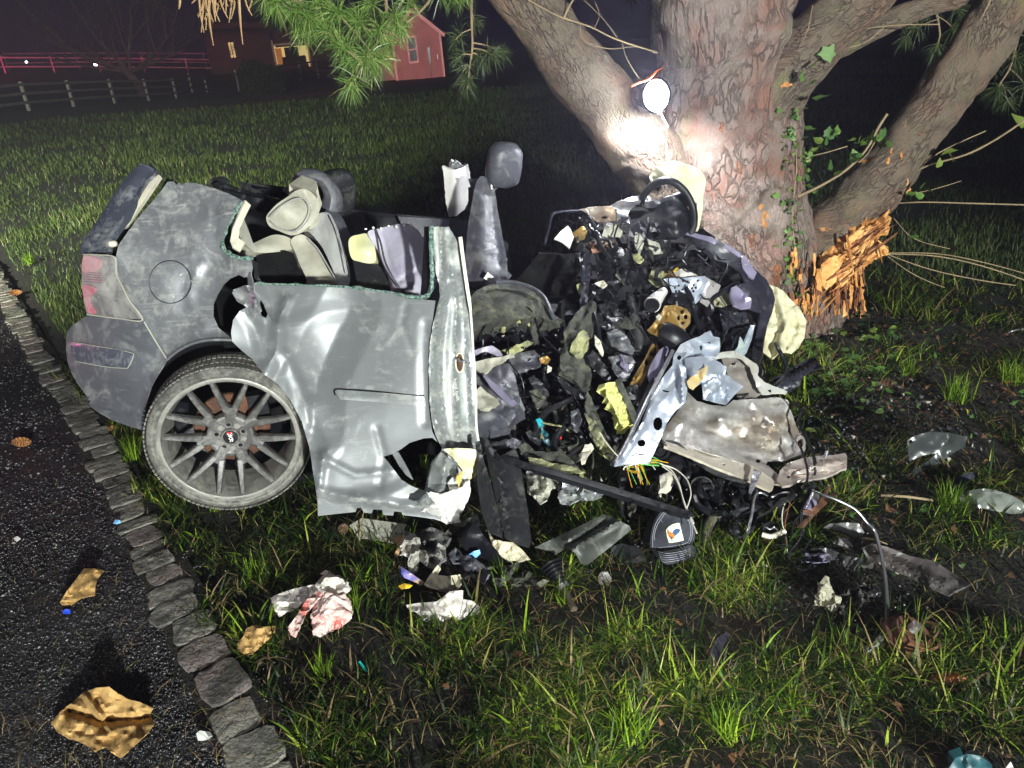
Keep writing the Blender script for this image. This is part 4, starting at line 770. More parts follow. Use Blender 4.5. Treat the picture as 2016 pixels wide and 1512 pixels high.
# ------------------------------------------------------------------ vines, saplings
M['leaf'] = [mat('vine_leaf', c, c2, 20, .45, 0, .2, 60, trans=.25) for c, c2 in (((.09, .19, .035), (.13, .24, .05)), ((.05, .12, .03), (.07, .15, .035)), ((.20, .26, .05), (.14, .2, .04)))]
def leafmesh(lob=True):
    o = [(0, 0), (.32, .10), (.52, .05) if lob else (.4, .2), (.40, .38), (.50, .62) if lob else (.42, .5), (.22, .72), (0, 1.05)]
    pts = [(x, y, .18*abs(x)+.05*math.sin(y*5)) for x, y in o]+[(-x, y, .18*abs(x)+.05*math.sin(y*5)) for x, y in o[-2:0:-1]]; c = (0, .45, 0); V_ = pts+[c]; n = len(pts)
    return rawmesh('leaf', np.array(V_), [(i, (i+1) % n, n) for i in range(n)])
LM = {}
for a in (True, False):
    for i in range(3): me = leafmesh(a); me.materials.append(M['leaf'][i]); LM[(a, i)] = me
def leaf(px, py, Y, size, parent, rs, lob=None, mi=None):
    o = bpy.data.objects.new('leaf', LM[(rs.random() < .5 if lob is None else lob, rs.choice([0, 0, 1, 1, 2]) if mi is None else mi)]); COL.objects.link(o)
    o.parent = parent; o.matrix_parent_inverse = Matrix.Translation(-Vector(parent.location)); o.location = P(px, py, Y); o.scale = [size]*3; o.rotation_euler = (rs.uniform(-.2, 1.9), rs.uniform(-.6, .6), rs.uniform(-3.1, 3.1)); return o
rl = random.Random(21)
iv = root('ivy_vine', P(1570, 600, 3.9), 'ivy creeping up the right edge of the pine trunk', 'ivy')
ptube('stem', [(1595, 640, 3.85), (1570, 520, 3.86), (1560, 430, 3.86), (1568, 330, 3.88), (1565, 240, 3.9), (1580, 200, 3.9), (1600, 150, 3.85), (1618, 110, 3.8)], .004, M['twig'], iv, n=5)
for i in range(120):
    t = rl.random(); py = 620-t*400; px = np.interp(py, [220, 330, 430, 520, 620], [1562, 1566, 1558, 1560, 1585])+rl.uniform(-28 if rl.random() < .5 else -12, 14); leaf(px, py, float(bark_y(px, py, 3.86)[0])-rl.uniform(.01, .03), rl.uniform(.018, .042), iv, rl)
for px, py, s in ((1605, 198, .085), (1622, 118, .075), (1603, 130, .05), (1583, 160, .06), (1600, 165, .04), (1585, 255, .05), (1590, 215, .035)): leaf(px, py, 3.74, s, iv, rl, True, 0)
vb = root('leafy_sapling', P(1570, 386, 3.9), 'thin leafy shoot with a broken tip rising right of the trunk', 'sapling')
ptube('stem', [(1568, 388, 3.9), (1615, 366, 3.95), (1665, 335, 4.0), (1705, 295, 4.0), (1730, 250, 4.0), (1747, 224, 3.98)], [.008, .007, .007, .006, .007, .007], M['twig'], vb, n=6)
ptube('stem', [(1572, 312, 4.0), (1620, 302, 4.1), (1668, 288, 4.1)], .003, M['twig'], vb, n=5); ptube('stem', [(1735, 255, 4.0), (1710, 300, 4.0), (1690, 320, 4.0)], .003, M['twig'], vb, n=5)
for x0, y0, x1, y1, n, s in ((1600, 300, 1650, 262, 12, .05), (1585, 330, 1600, 300, 8, .04), (1575, 290, 1592, 360, 14, .035), (1680, 282, 1745, 275, 16, .045), (1670, 330, 1700, 305, 8, .045), (1595, 378, 1612, 372, 5, .045), (1635, 335, 1645, 345, 3, .05), (1720, 268, 1748, 285, 6, .05)):
    for i in range(n): t = (i+rl.random())/n; leaf(x0+(x1-x0)*t+rl.uniform(-5, 5), y0+(y1-y0)*t+rl.uniform(-6, 6), 4.0+rl.uniform(-.05, .05), s*rl.uniform(.7, 1.2), vb, rl)
st = root('briar_stems', P(1830, 640, 4.2), 'long thin arching briar stems with a few leaves right of the splintered limb', 'briar')
for path, r in (([(1775, 350, 4.0), (1830, 325, 3.9), (1900, 305, 3.8), (1960, 275, 3.75), (2030, 228, 3.7)], .0045), ([(1770, 400, 4.0), (1820, 398, 3.9), (1900, 400, 3.8), (2040, 404, 3.7)], .0035), ([(1790, 345, 4.0), (1850, 300, 4.0), (1940, 258, 4.0)], .003),
                ([(1745, 500, 4.0), (1830, 503, 3.9), (1900, 515, 3.8), (1970, 535, 3.7), (2040, 560, 3.6)], .0032), ([(1750, 502, 4.0), (1830, 530, 3.9), (1920, 550, 3.8), (2000, 562, 3.7)], .003), ([(1745, 498, 4.0), (1850, 500, 3.95), (1950, 520, 3.9), (2040, 545, 3.8)], .0025),
                ([(1748, 505, 4.0), (1790, 535, 3.9), (1830, 555, 3.85), (1860, 566, 3.8)], .0025), ([(1780, 385, 4.0), (1840, 372, 3.95), (1893, 356, 3.9)], .002), ([(1760, 430, 4.05), (1800, 470, 4.0), (1870, 490, 4.0)], .002)):
    ptube('stem', path, r, M['twig'], st, n=5, sub=5)
for px, py, s in ((1852, 306, .085), (1846, 330, .05), (1875, 318, .06), (1915, 302, .07), (2014, 252, .09), (1832, 378, .055), (1812, 372, .045), (1800, 385, .05), (1815, 392, .05), (1805, 470, .05), (1812, 475, .06)): leaf(px, py, 3.85, s, st, rl, None, 2 if px > 1845 else 0)
gc = root('ground_ivy', G(1660, 690, 0), 'low green leaves growing among the litter at the foot of the pine', 'ground ivy')
for i in range(150):
    px, py = rl.gauss(1650, 75), rl.gauss(715, 55)
    if py < 620 or px < 1560: continue
    p = G(px, py, .03); o = leaf(px, py, 4, rl.uniform(.025, .055), gc, rl); o.location = p; o.rotation_euler = (rl.uniform(-.5, .5), rl.uniform(-.5, .5), rl.uniform(0, 6))

# ------------------------------------------------------------------ work light hung in the fork of the tree
lp = P(1292, 188, 3.66); wk = root('work_light', lp, 'glaring round work lamp hung in the fork of the pine on an orange strap', 'work lamp')
M['ledlens'] = mat('lamp_lens', (1, 1, 1), None, rough=.3, emit=(.93, .95, 1.0, 160))
fw = (C0-lp)*[1, 1, .2]; fw[0] -= .3; fw /= np.linalg.norm(fw); sd_ = np.cross(fw, [0, 0, 1]); sd_ /= np.linalg.norm(sd_); Rw = np.stack([sd_, -fw, np.cross(sd_, -fw)], 1)
Vv, F = disc_lathe([(0, -.016), (.048, -.014), (.055, -.006), (.055, .002)], 28); obj('lens', rawmesh('lens', Vv*[1, 1, 1.22]@Rw.T+lp, F), M['ledlens'], wk)
Vv, F = disc_lathe([(.056, -.018), (.066, -.014), (.068, .02), (.055, .05), (.0, .055)], 28); obj('housing', rawmesh('housing', Vv*[1, 1, 1.2]@Rw.T+lp, F), M['blackc'], wk)
ptube('strap', [(1243, 170, 3.62), (1258, 162, 3.62), (1276, 156, 3.62), (1290, 142, 3.66), (1304, 134, 3.72)], [.010, .013, .012, .010, .006], M['orange'], wk, n=8, flat=.4)
ptube('cord', [(1296, 215, 3.66), (1306, 232, 3.7), (1314, 250, 3.74), (1300, 258, 3.72), (1312, 285, 3.76), (1316, 330, 3.78)], .003, M['wirew'], wk, n=5)
pl = lamp('work_lamp_bulb', 'SPOT', lp+fw*.03+np.array([.02, 0, -.07]), P(1272, 360, 3.74), 130, (.93, .95, 1.0), .03, 168, .9)
lamp('work_lamp_spill', 'POINT', lp+fw*.06, lp, 10, (.80, .88, 1.0), .04)
# ------------------------------------------------------------------ the wrecked car
car = root('wrecked_car', (-.6, 3.0, 0), 'grey two door car with its roof gone and its front torn to pieces against the tree', 'wrecked car')
def pp(*a): return list(a)
# cabin floor, inner sides: dark hull
obj('floor_pan', rawmesh('floor_pan', *grid(np.linspace(-1.55, .95, 30), np.linspace(2.85, 4.1, 18), lambda X, Y: .20+.02*fbm(np.stack([X*4, Y*4], -1), 3)), smooth=True), M['floor'], car)
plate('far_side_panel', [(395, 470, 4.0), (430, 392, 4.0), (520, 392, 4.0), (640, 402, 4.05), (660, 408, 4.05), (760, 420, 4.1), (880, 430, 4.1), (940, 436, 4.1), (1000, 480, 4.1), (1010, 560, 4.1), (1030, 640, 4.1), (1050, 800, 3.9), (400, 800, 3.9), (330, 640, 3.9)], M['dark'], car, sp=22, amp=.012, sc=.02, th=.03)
plate('far_door_trim', [(783, 426, 4.02), (884, 432, 4.02), (880, 452, 4.0), (862, 470, 4.0), (800, 462, 4.0)], M['dash'], car, sp=12, th=.02)
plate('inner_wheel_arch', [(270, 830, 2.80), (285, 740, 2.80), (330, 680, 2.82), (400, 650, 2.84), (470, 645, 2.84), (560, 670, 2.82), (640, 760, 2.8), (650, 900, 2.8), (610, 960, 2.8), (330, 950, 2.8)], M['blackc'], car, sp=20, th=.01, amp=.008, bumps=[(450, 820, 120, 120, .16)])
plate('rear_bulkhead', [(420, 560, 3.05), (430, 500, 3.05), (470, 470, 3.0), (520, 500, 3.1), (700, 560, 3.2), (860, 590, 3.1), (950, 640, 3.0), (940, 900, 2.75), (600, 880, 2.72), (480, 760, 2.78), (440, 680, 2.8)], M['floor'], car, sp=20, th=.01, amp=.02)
# quarter panel
QY = tps([(228, 506, 2.76), (228, 536, 2.76), (282, 633, 2.72), (329, 707, 2.69), (345, 357, 2.93), (300, 400, 2.88), (478, 396, 2.92), (446, 490, 2.78), (500, 520, 2.74), (430, 610, 2.70), (456, 665, 2.66), (335, 555, 2.735), (380, 450, 2.83), (260, 470, 2.80), (400, 680, 2.655)])
arch = [(457, 667), (430, 666), (415, 667), (383, 673), (353, 687), (332, 705), (329, 707)]
quarter, fQ = plate('rear_quarter_panel', [(228, 506), (233, 483), (248, 461), (275, 425), (308, 388), (330, 358), (342, 357), (347, 363), (353, 360), (358, 364), (366, 359), (384, 360), (420, 370), (450, 381), (470, 391), (480, 397), (468, 405), (455, 430), (441, 455), (436, 480), (442, 497), (460, 507), (485, 511), (498, 512), (497, 530), (493, 545), (480, 546),
    (470, 541), (452, 549), (440, 560), (428, 580), (420, 600), (420, 622), (430, 645), (445, 657)]+arch+[(316, 688), (300, 662), (282, 633), (266, 612), (249, 584), (236, 556), (228, 536)], M['paint'], car, Y=QY, sp=7, th=.004, amp=.0035, sc=.016, crumple=False,
    bumps=[(385, 590, 40, 50, .018), (420, 430, 26, 20, -.012), (425, 520, 30, 40, .014), (300, 480, 60, 50, -.006), (350, 645, 50, 22, .012), (445, 420, 14, 60, -.008), (400, 640, 18, 26, -.012)], ridges=[([(330, 712), (356, 693), (386, 679), (416, 672), (457, 671)], 15, -.022), ([(395, 520), (372, 575), (380, 610)], 16, -.008), ([(375, 498), (385, 545)], 10, -.006), ([(432, 398), (420, 440), (424, 480), (440, 505)], 14, .008)], curve=False)
k = 26; cir = [(335+39.5*math.cos(6.2832*i/k), 555+40*math.sin(6.2832*i/k)) for i in range(k)]
fd_, _ = plate('fuel_door', cir, M['paint'], quarter, Y=fQ, off=-.0035, sp=7, th=.004)
tube('seam', [P(x, y, float(fQ(x, y))-.003) for x, y in [(335+41.5*math.cos(6.2832*i/24), 555+42*math.sin(6.2832*i/24)) for i in range(24)]], .0016, M['blackc'], quarter, n=5, sub=3, closed=True)
tube('arch_lip', [P(x, y, float(fQ(x, y))-.006) for x, y in [(329, 708), (353, 689), (383, 675), (415, 669), (457, 669)]], .0055, M['paint'], quarter, n=6)
# torn strips beside the quarter panel window
plate('torn_strip', [(486, 544, 2.72), (494, 536, 2.70), (500, 560, 2.68), (498, 580, 2.66), (505, 592, 2.68), (496, 590, 2.70), (489, 570, 2.72)], M['steel'], car, sp=5, th=.002, ragged=1)
plate('torn_strip', [(496, 512, 2.73), (508, 520, 2.74), (509, 545, 2.76), (518, 557, 2.75), (512, 558, 2.75), (502, 548, 2.74), (500, 530, 2.74)], M['dark'], car, sp=5, th=.002, ragged=1.5)
plate('torn_flap', [(458, 571, 2.62), (478, 563, 2.60), (492, 562, 2.58), (507, 592, 2.56), (516, 612, 2.57), (500, 625, 2.59), (484, 604, 2.60), (466, 592, 2.62)], M['steel'], car, sp=5, th=.003, amp=.012, sc=.04, ragged=1, bumps=[(478, 583, 10, 10, .03)])
# window seal crumbs and cream trims
def edgeline(name, pts, r, m, par, nz=.004): return tube(name, [P(*q) for q in pts], r, m, par, n=7, sub=6, noise=nz, nsc=60)
edgeline('glass_edge', [(477, 398, 2.90), (466, 412, 2.89), (453, 435, 2.87), (440, 462, 2.83), (438, 482, 2.79), (446, 496, 2.77), (462, 505, 2.75), (482, 509, 2.74), (498, 507, 2.74)], .0075, M['glassy'], car)
plate('pillar_trim', [(484, 395, 2.94), (494, 404, 2.96), (484, 424, 2.94), (472, 450, 2.9), (470, 468, 2.87), (482, 478, 2.85), (472, 496, 2.83), (458, 487, 2.83), (453, 474, 2.85), (458, 450, 2.88), (470, 424, 2.91)], M['cream'], car, sp=6, th=.01)
plate('trim_flap', [(480, 430, 2.93), (488, 450, 2.95), (498, 478, 2.97), (508, 492, 2.97), (500, 497, 2.96), (482, 480, 2.9), (472, 462, 2.88)], M['paper'], car, sp=6, th=.004)
plate('rear_shelf_edge', [(470, 486, 3.0), (500, 478, 3.05), (540, 462, 3.1), (572, 470, 3.1), (575, 490, 3.08), (545, 496, 3.05), (505, 497, 3.0)], M['leather'], car, curve=True, sp=7, th=.04, bumps=[(520, 485, 30, 12, -.02)])
# side panel
pan_out = [(500, 560), (512, 559), (560, 560), (610, 563), (680, 567), (730, 571), (775, 577), (810, 584), (838, 590), (857, 592), (853, 620), (847, 660), (844, 700), (842, 740), (842, 780), (845, 820), (851, 850), (868, 884), (900, 890), (912, 930), (905, 985), (908, 1008), (902, 1031),
           (880, 1030), (855, 1022), (820, 1017), (793, 1014), (790, 1008), (776, 1007), (774, 1015), (755, 1014), (752, 1004), (735, 1003), (731, 1011), (716, 1009), (711, 1000), (703, 1000), (700, 1008), (660, 1012), (626, 1016), (625, 985), (618, 940), (609, 880), (594, 830), (573, 790), (548, 757), (520, 737), (496, 706), (476, 690), (457, 672),
           (455, 655), (459, 630), (472, 612), (489, 603), (480, 592), (464, 587), (457, 576), (464, 568), (482, 565)]
PY = tps([(500, 560, 2.72), (600, 563, 2.72), (720, 571, 2.66), (855, 592, 2.58), (844, 700, 2.49), (843, 800, 2.44), (868, 884, 2.38), (905, 985, 2.32), (902, 1031, 2.28), (800, 1015, 2.29), (700, 1008, 2.30), (626, 1016, 2.30), (609, 880, 2.40), (573, 790, 2.46), (520, 737, 2.50), (457, 672, 2.55), (459, 620, 2.58), (475, 570, 2.64), (640, 700, 2.58), (760, 700, 2.53), (740, 850, 2.42), (660, 940, 2.34)])
spike = [(755, 899), (775, 893), (790, 884), (806, 872), (834, 863), (851, 862), (863, 872), (870, 886), (850, 908), (842, 935), (836, 966), (812, 958), (790, 944), (772, 920)]
side, fP = plate('side_panel', pan_out, M['panel'], car, Y=PY, holes=[spike, [(513, 589), (519, 597), (527, 617), (524, 626), (515, 622), (511, 604)]], sp=5.5, th=.004, amp=.002, sc=.012, crumple=False,
    bumps=[(560, 650, 45, 70, -.012), (720, 700, 70, 90, .016), (600, 850, 26, 60, -.016), (700, 930, 60, 40, .010), (800, 860, 60, 40, .008), (500, 690, 26, 40, .012), (538, 620, 18, 40, .018), (760, 985, 60, 18, -.008)],
    ridges=[([(690, 608), (668, 650), (644, 700), (624, 750), (618, 800), (616, 850)], 62, .042), ([(688, 610), (640, 616), (590, 636)], 26, -.008), ([(528, 622), (545, 640), (560, 600), (566, 590)], 14, -.022), ([(548, 640), (545, 690), (522, 733)], 22, -.024), ([(480, 612), (500, 640), (515, 690)], 18, -.014), ([(616, 800), (650, 880), (636, 900)], 26, -.016),
            ([(636, 895), (628, 960)], 12, -.014), ([(630, 968), (720, 985), (830, 1000), (905, 1010)], 14, -.014), ([(838, 640), (834, 720), (838, 830)], 16, .012), ([(700, 980), (760, 975), (850, 940)], 20, -.010), ([(742, 845), (756, 900), (748, 955)], 12, .008), ([(640, 905), (700, 935), (770, 928)], 12, -.008), ([(560, 700), (590, 760), (606, 830)], 16, -.010), ([(800, 600), (790, 640), (812, 690)], 10, .006)])
tr, _ = plate('trim_strip', [(659, 770), (664, 767), (750, 773), (834, 780), (838, 790), (837, 800), (760, 793), (680, 787), (668, 786)], M['jamb'], side, Y=fP, off=-.012, sp=6, th=.012, bumps=[(740, 783, 200, 5, -.004)])
plate('torn_spike', [(772, 893, 2.385), (784, 890, 2.385), (796, 912, 2.36), (806, 930, 2.35), (813, 945, 2.345), (800, 936, 2.35), (786, 918, 2.37)], M['panel'], side, sp=6, th=.004)
edgeline('glass_edge', [(500, 558, 2.715), (600, 561, 2.715), (680, 565, 2.68), (730, 570, 2.655), (775, 577, 2.63), (806, 585, 2.60), (822, 588, 2.59)], .0045, M['glassy'], side)
edgeline('glass_edge', [(812, 586, 2.60), (832, 585, 2.585), (847, 575, 2.58), (851, 545, 2.585), (850, 500, 2.60), (849, 445, 2.62)], .0085, M['glassy'], side)
plate('window_seal', [(835, 446, 2.66), (842, 446, 2.65), (843, 560, 2.61), (836, 582, 2.61), (828, 578, 2.62), (833, 500, 2.65)], M['blackc'], side, sp=9, th=.01)
# door jamb turned towards the viewer
jamb, fJ = plate('door_jamb', [(853, 448, 2.62), (858, 446, 2.62), (870, 447, 2.62), (884, 447, 2.63), (893, 462, 2.64), (900, 474, 2.65), (906, 490, 2.66), (914, 540, 2.64), (921, 580, 2.62), (925, 610, 2.61), (930, 670, 2.57), (934, 720, 2.54), (937, 790, 2.50), (936, 840, 2.46), (942, 880, 2.42), (940, 893, 2.41), (905, 892, 2.38), (872, 886, 2.37), (858, 858, 2.40), (850, 830, 2.42), (846, 790, 2.44), (844, 730, 2.47), (846, 680, 2.50), (852, 640, 2.53), (862, 600, 2.565), (866, 585, 2.58), (864, 560, 2.59), (858, 540, 2.60), (855, 500, 2.61)],
    M['jamb'], car, sp=5.5, th=.004, amp=.0015, sc=.02, crumple=False, ridges=[([(868, 450), (870, 520), (872, 570), (862, 630), (854, 690), (852, 760), (858, 830), (878, 886)], 6, -.012), ([(880, 560), (874, 620), (866, 690), (866, 760), (874, 840), (890, 886)], 6, .012), ([(884, 460), (890, 540), (900, 610), (895, 680), (893, 740), (896, 800), (905, 886)], 7, -.010), ([(905, 540), (914, 620), (920, 700), (925, 790), (932, 880)], 5, -.010), ([(913, 600), (922, 700), (929, 800)], 4, .008)], bumps=[(885, 520, 10, 30, .015), (905, 710, 12, 20, .010), (860, 575, 20, 12, .01)], ragged=.6)
plate('jamb_flange', [(903, 467, 2.63), (910, 466, 2.64), (914, 500, 2.63), (920, 545, 2.61), (927, 590, 2.59), (929, 612, 2.58), (924, 612, 2.58), (917, 570, 2.60), (910, 520, 2.62)], M['cream'], jamb, sp=6, th=.006)
tube('jamb_edge', [P(*q) for q in [(925, 600, 2.60), (931, 680, 2.56), (936, 760, 2.52), (938, 840, 2.46), (945, 885, 2.41)]], .0045, M['white'], jamb, n=6, noise=.001, nsc=50)
lt = tube('latch', [P(x, y, float(fJ(x, y))-.004) for x, y in [(905+8*math.cos(a), 714+19*math.sin(a)) for a in np.linspace(0, 6.0, 14)]], .003, M['cream'], jamb, n=6, sub=2, closed=True)
plate('latch_cup', [(905+7*math.cos(a), 714+17*math.sin(a)) for a in np.linspace(0, 5.9, 12)], M['rust'], lt, Y=fJ, off=-.0025, sp=4, th=.003)
ptube('striker', [(902, 706, 2.50), (906, 711, 2.47), (915, 712, 2.465), (921, 715, 2.50)], .0035, M['steel'], lt, n=7)
def textmesh(s, size, m, name, par, Mx, ext=.0004):
    c = bpy.data.curves.new(name, 'FONT'); c.body = s; c.size = size; c.extrude = ext; c.align_x = 'CENTER'; c.align_y = 'CENTER'; c.resolution_u = 3
    t = bpy.data.objects.new('tmp', c); COL.objects.link(t); bpy.context.view_layer.update(); me = bpy.data.meshes.new_from_object(t.evaluated_get(bpy.context.evaluated_depsgraph_get())); bpy.data.objects.remove(t)
    me.transform(Mx); me.name = name; return obj(name, me, m, par)
def frame3(o, ux, uy):       # matrix whose x axis follows ux and y axis follows uy
    ux = ux/np.linalg.norm(ux); uy = uy-ux*(uy@ux); uy /= np.linalg.norm(uy); n = np.cross(ux, uy); return Matrix(((ux[0], uy[0], n[0], o[0]), (ux[1], uy[1], n[1], o[1]), (ux[2], uy[2], n[2], o[2]), (0, 0, 0, 1)))
pj = lambda x, y: P(x, y, float(fJ(x, y))-.004)
textmesh('hand built', .0205, M['white'], 'lettering', jamb, frame3(pj(898.5, 767), pj(901, 787)-pj(895, 747), pj(905, 767)-pj(892, 768)))
# torn lower end of the panel: yellowed and white foil
plate('torn_insulation', [(873, 884, 2.32), (900, 882, 2.30), (935, 884, 2.31), (951, 896, 2.33), (945, 912, 2.33), (935, 940, 2.32), (924, 944, 2.31), (905, 918, 2.29), (890, 900, 2.30)], mat('yellow_film', (.85, .78, .36), (.9, .88, .7), 9, .45, 0, .2, 50, trans=.1), car, sp=6, th=.002, amp=.012, sc=.03)
plate('torn_sill_end', [(868, 890, 2.28), (880, 900, 2.26), (900, 912, 2.27), (898, 930, 2.26), (885, 960, 2.25), (872, 972, 2.24), (842, 968, 2.26), (844, 940, 2.29), (852, 912, 2.29)], M['jamb'], car, sp=6, th=.004, amp=.010, sc=.03, ridges=[([(880, 900), (868, 965)], 10, -.02), ([(892, 915), (880, 962)], 6, .015)])
for i, o in enumerate([[(838, 968), (870, 972), (905, 962), (925, 945), (928, 968), (918, 990), (905, 1010), (905, 1025), (885, 1028), (868, 1005), (852, 985)], [(820, 985), (842, 972), (852, 985), (842, 1003), (818, 1000)], [(880, 950), (912, 925), (924, 950), (926, 975), (905, 985), (890, 975)], [(900, 985), (925, 965), (922, 985), (905, 1015), (898, 1030), (890, 1010)], [(862, 975), (880, 968), (900, 1000), (905, 1030), (880, 1032), (850, 1012), (830, 1008)]]):
    plate('torn_lining', o, M['white' if i != 1 else 'jamb'], car, Y=2.22+.012*i, sp=5, th=.003, amp=.022, sc=.035, ragged=1.6)
plate('lining_tab', [(898, 940, 2.20), (912, 925, 2.2), (908, 945, 2.2), (903, 960, 2.2)], mat('brown_tape', (.5, .33, .05), (.6, .45, .1), 9, .5), car, sp=6, th=.003)
# bumper
BY = tps([(130, 665, 2.92), (130, 698, 2.90), (140, 733, 2.86), (158, 762, 2.82), (180, 800, 2.78), (220, 828, 2.72), (280, 848, 2.66), (285, 805, 2.655), (314, 731, 2.675), (329, 707, 2.69), (282, 633, 2.72), (171, 621, 2.84), (140, 645, 2.90), (215, 700, 2.75), (240, 640, 2.755)])
bum, fB = plate('rear_bumper', [(130, 664), (133, 652), (142, 641), (158, 630), (170, 622), (200, 625), (240, 629), (282, 633), (300, 661), (315, 686), (329, 707), (315, 730), (305, 746), (296, 764), (289, 786), (284, 806), (283, 848), (279, 847), (250, 838), (220, 827), (195, 813), (180, 802), (176, 794), (178, 788), (165, 772), (152, 755), (141, 735), (133, 712), (130, 690)], M['bumper'], car, Y=BY, sp=7, th=.005,
    ridges=[([(178, 789), (215, 800), (280, 816)], 7, -.010), ([(329, 709), (306, 748), (294, 785), (288, 815)], 12, -.014), ([(138, 672), (200, 680), (262, 692)], 6, .006), ([(140, 712), (250, 728)], 6, .005)], amp=.002, sc=.015, crumple=False, bumps=[(215, 765, 50, 22, .006), (250, 745, 20, 20, -.006)])
plate('bumper_strip', [(139, 677), (142, 674), (180, 680), (222, 687), (258, 693), (263, 697), (262, 704), (254, 722), (247, 726), (220, 723), (180, 717), (146, 711), (141, 700)], M['gate'], bum, Y=fB, off=-.010, sp=7, th=.010)
# tail lamp
TY = tps([(164, 500, 2.84), (161, 540, 2.85), (171, 619, 2.84), (226, 508, 2.76), (230, 540, 2.76), (280, 631, 2.72), (200, 560, 2.77)])
tl, fT = plate('tail_light', [(164, 502), (168, 500), (195, 503), (226, 508), (229, 538), (240, 562), (255, 592), (280, 629), (240, 627), (200, 622), (171, 617), (165, 590), (161, 560), (161, 530)], M['lens'], car, Y=TY, off=-.006, sp=7, th=.02)
plate('red_lens', [(164, 505), (180, 505), (196, 510), (199, 522), (193, 532), (178, 536), (162, 536)], M['lensred'], tl, Y=fT, off=-.0085, sp=6, th=.003, curve=True)
plate('red_lens', [(162, 562), (176, 562), (188, 568), (186, 578), (176, 584), (178, 600), (188, 616), (173, 615), (166, 592)], M['lensred'], tl, Y=fT, off=-.0085, sp=6, th=.003, curve=True)
for i in range(5): tube('lens_rib', [P(x, y+536+i*4.6, float(fT(x, y+536+i*4.6))-.010) for x, y in ((163, 0), (180, 1), (200, 3))], .0012, M['lensred'], tl, n=4, sub=2)
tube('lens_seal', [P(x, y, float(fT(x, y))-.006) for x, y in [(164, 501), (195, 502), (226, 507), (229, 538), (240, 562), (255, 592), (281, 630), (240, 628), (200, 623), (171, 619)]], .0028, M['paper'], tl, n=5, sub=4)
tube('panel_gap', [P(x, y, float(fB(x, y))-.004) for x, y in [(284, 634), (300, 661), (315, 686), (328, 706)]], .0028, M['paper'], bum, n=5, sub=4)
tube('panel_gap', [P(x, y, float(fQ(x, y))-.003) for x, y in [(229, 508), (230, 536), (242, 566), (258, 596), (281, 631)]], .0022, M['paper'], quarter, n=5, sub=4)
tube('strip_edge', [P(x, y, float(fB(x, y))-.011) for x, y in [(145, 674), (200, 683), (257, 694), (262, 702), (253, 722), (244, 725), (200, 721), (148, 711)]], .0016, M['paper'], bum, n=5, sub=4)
tube('strip_shade_line', [P(x, y, float(fP(x, y))-.006) for x, y in [(660, 778), (658, 770), (664, 766), (700, 768), (760, 773), (835, 779)]], .0024, M['blackc'], side, n=5, sub=4)  # shade along the top of the trim strip, drawn as a black tube
# tailgate
tg, fG = plate('tailgate', [(160, 499, 2.90), (158, 490, 2.92), (163, 472, 2.93), (175, 458, 2.95), (190, 436, 2.98), (215, 396, 3.02), (240, 358, 3.05), (262, 334, 3.08), (275, 323, 3.10), (290, 326, 3.10), (304, 334, 3.10), (301, 341, 3.08), (285, 352, 3.04), (265, 386, 3.0), (245, 425, 2.95), (225, 450, 2.92), (215, 464, 2.90), (209, 480, 2.88), (207, 498, 2.86), (185, 499, 2.87)], M['gate'], car, sp=7, th=.035, ridges=[([(280, 326), (225, 405), (180, 470)], 20, -.012)])
plate('tailgate_frame', [(302, 338, 3.10), (306, 341, 3.09), (282, 378, 3.04), (260, 412, 3.0), (242, 440, 2.96), (228, 454, 2.93), (222, 450, 2.93), (240, 422, 2.97), (262, 386, 3.02), (284, 354, 3.07)], M['steel'], tg, sp=6, th=.02, ridges=[([(300, 342), (235, 444)], 4, -.008)])
plate('tailgate_trim', [(302, 342, 3.13), (315, 345, 3.12), (300, 368, 3.08), (278, 402, 3.04), (262, 428, 3.0), (250, 446, 2.98), (240, 448, 2.98), (252, 425, 3.0), (275, 385, 3.06)], M['cream'], tg, sp=7, th=.02)
plate('frame_cap', [(275, 322, 3.09), (290, 325, 3.09), (304, 333, 3.09), (300, 343, 3.08), (286, 336, 3.09)], M['gate'], tg, sp=7, th=.04)
blob('hinge', P(222, 480, 2.9), (.035, .03, .025), M['cream'], tg, nu=10, nv=8)
plate('tailgate_inner', [(210, 500, 2.99), (214, 470, 3.0), (245, 440, 3.05), (262, 440, 3.08), (270, 470, 3.0), (240, 510, 2.95), (225, 512, 2.93)], M['floor'], tg, sp=12, th=.02)
plate('pillar_seal', [(309, 388, 2.95), (322, 362, 2.98), (328, 350, 3.0), (345, 356, 2.96), (338, 368, 2.95), (318, 386, 2.93), (306, 398, 2.93)], M['blackc'], car, sp=7, th=.02)
# rear shelf wreckage beyond the quarter panel
for o, Y0, mm in (([(414, 352), (440, 350), (452, 358), (450, 366), (420, 370), (412, 362)], 3.75, 'black'), ([(418, 362), (430, 356), (470, 372), (520, 384), (560, 398), (540, 408), (480, 398), (430, 376)], 3.6, 'dark'), ([(474, 358), (500, 362), (560, 370), (572, 380), (540, 390), (500, 378), (472, 370)], 3.85, 'black'), ([(556, 372), (572, 366), (568, 380), (560, 388)], 3.8, 'steel'), ([(440, 372), (500, 388), (590, 402), (600, 420), (520, 420), (450, 396)], 3.5, 'dark'), ([(500, 370), (540, 372), (590, 392), (560, 396)], 3.7, 'blackc')):
    plate('shelf_piece', o, M[mm], car, Y=Y0, sp=8, th=.012, amp=.012, sc=.03)

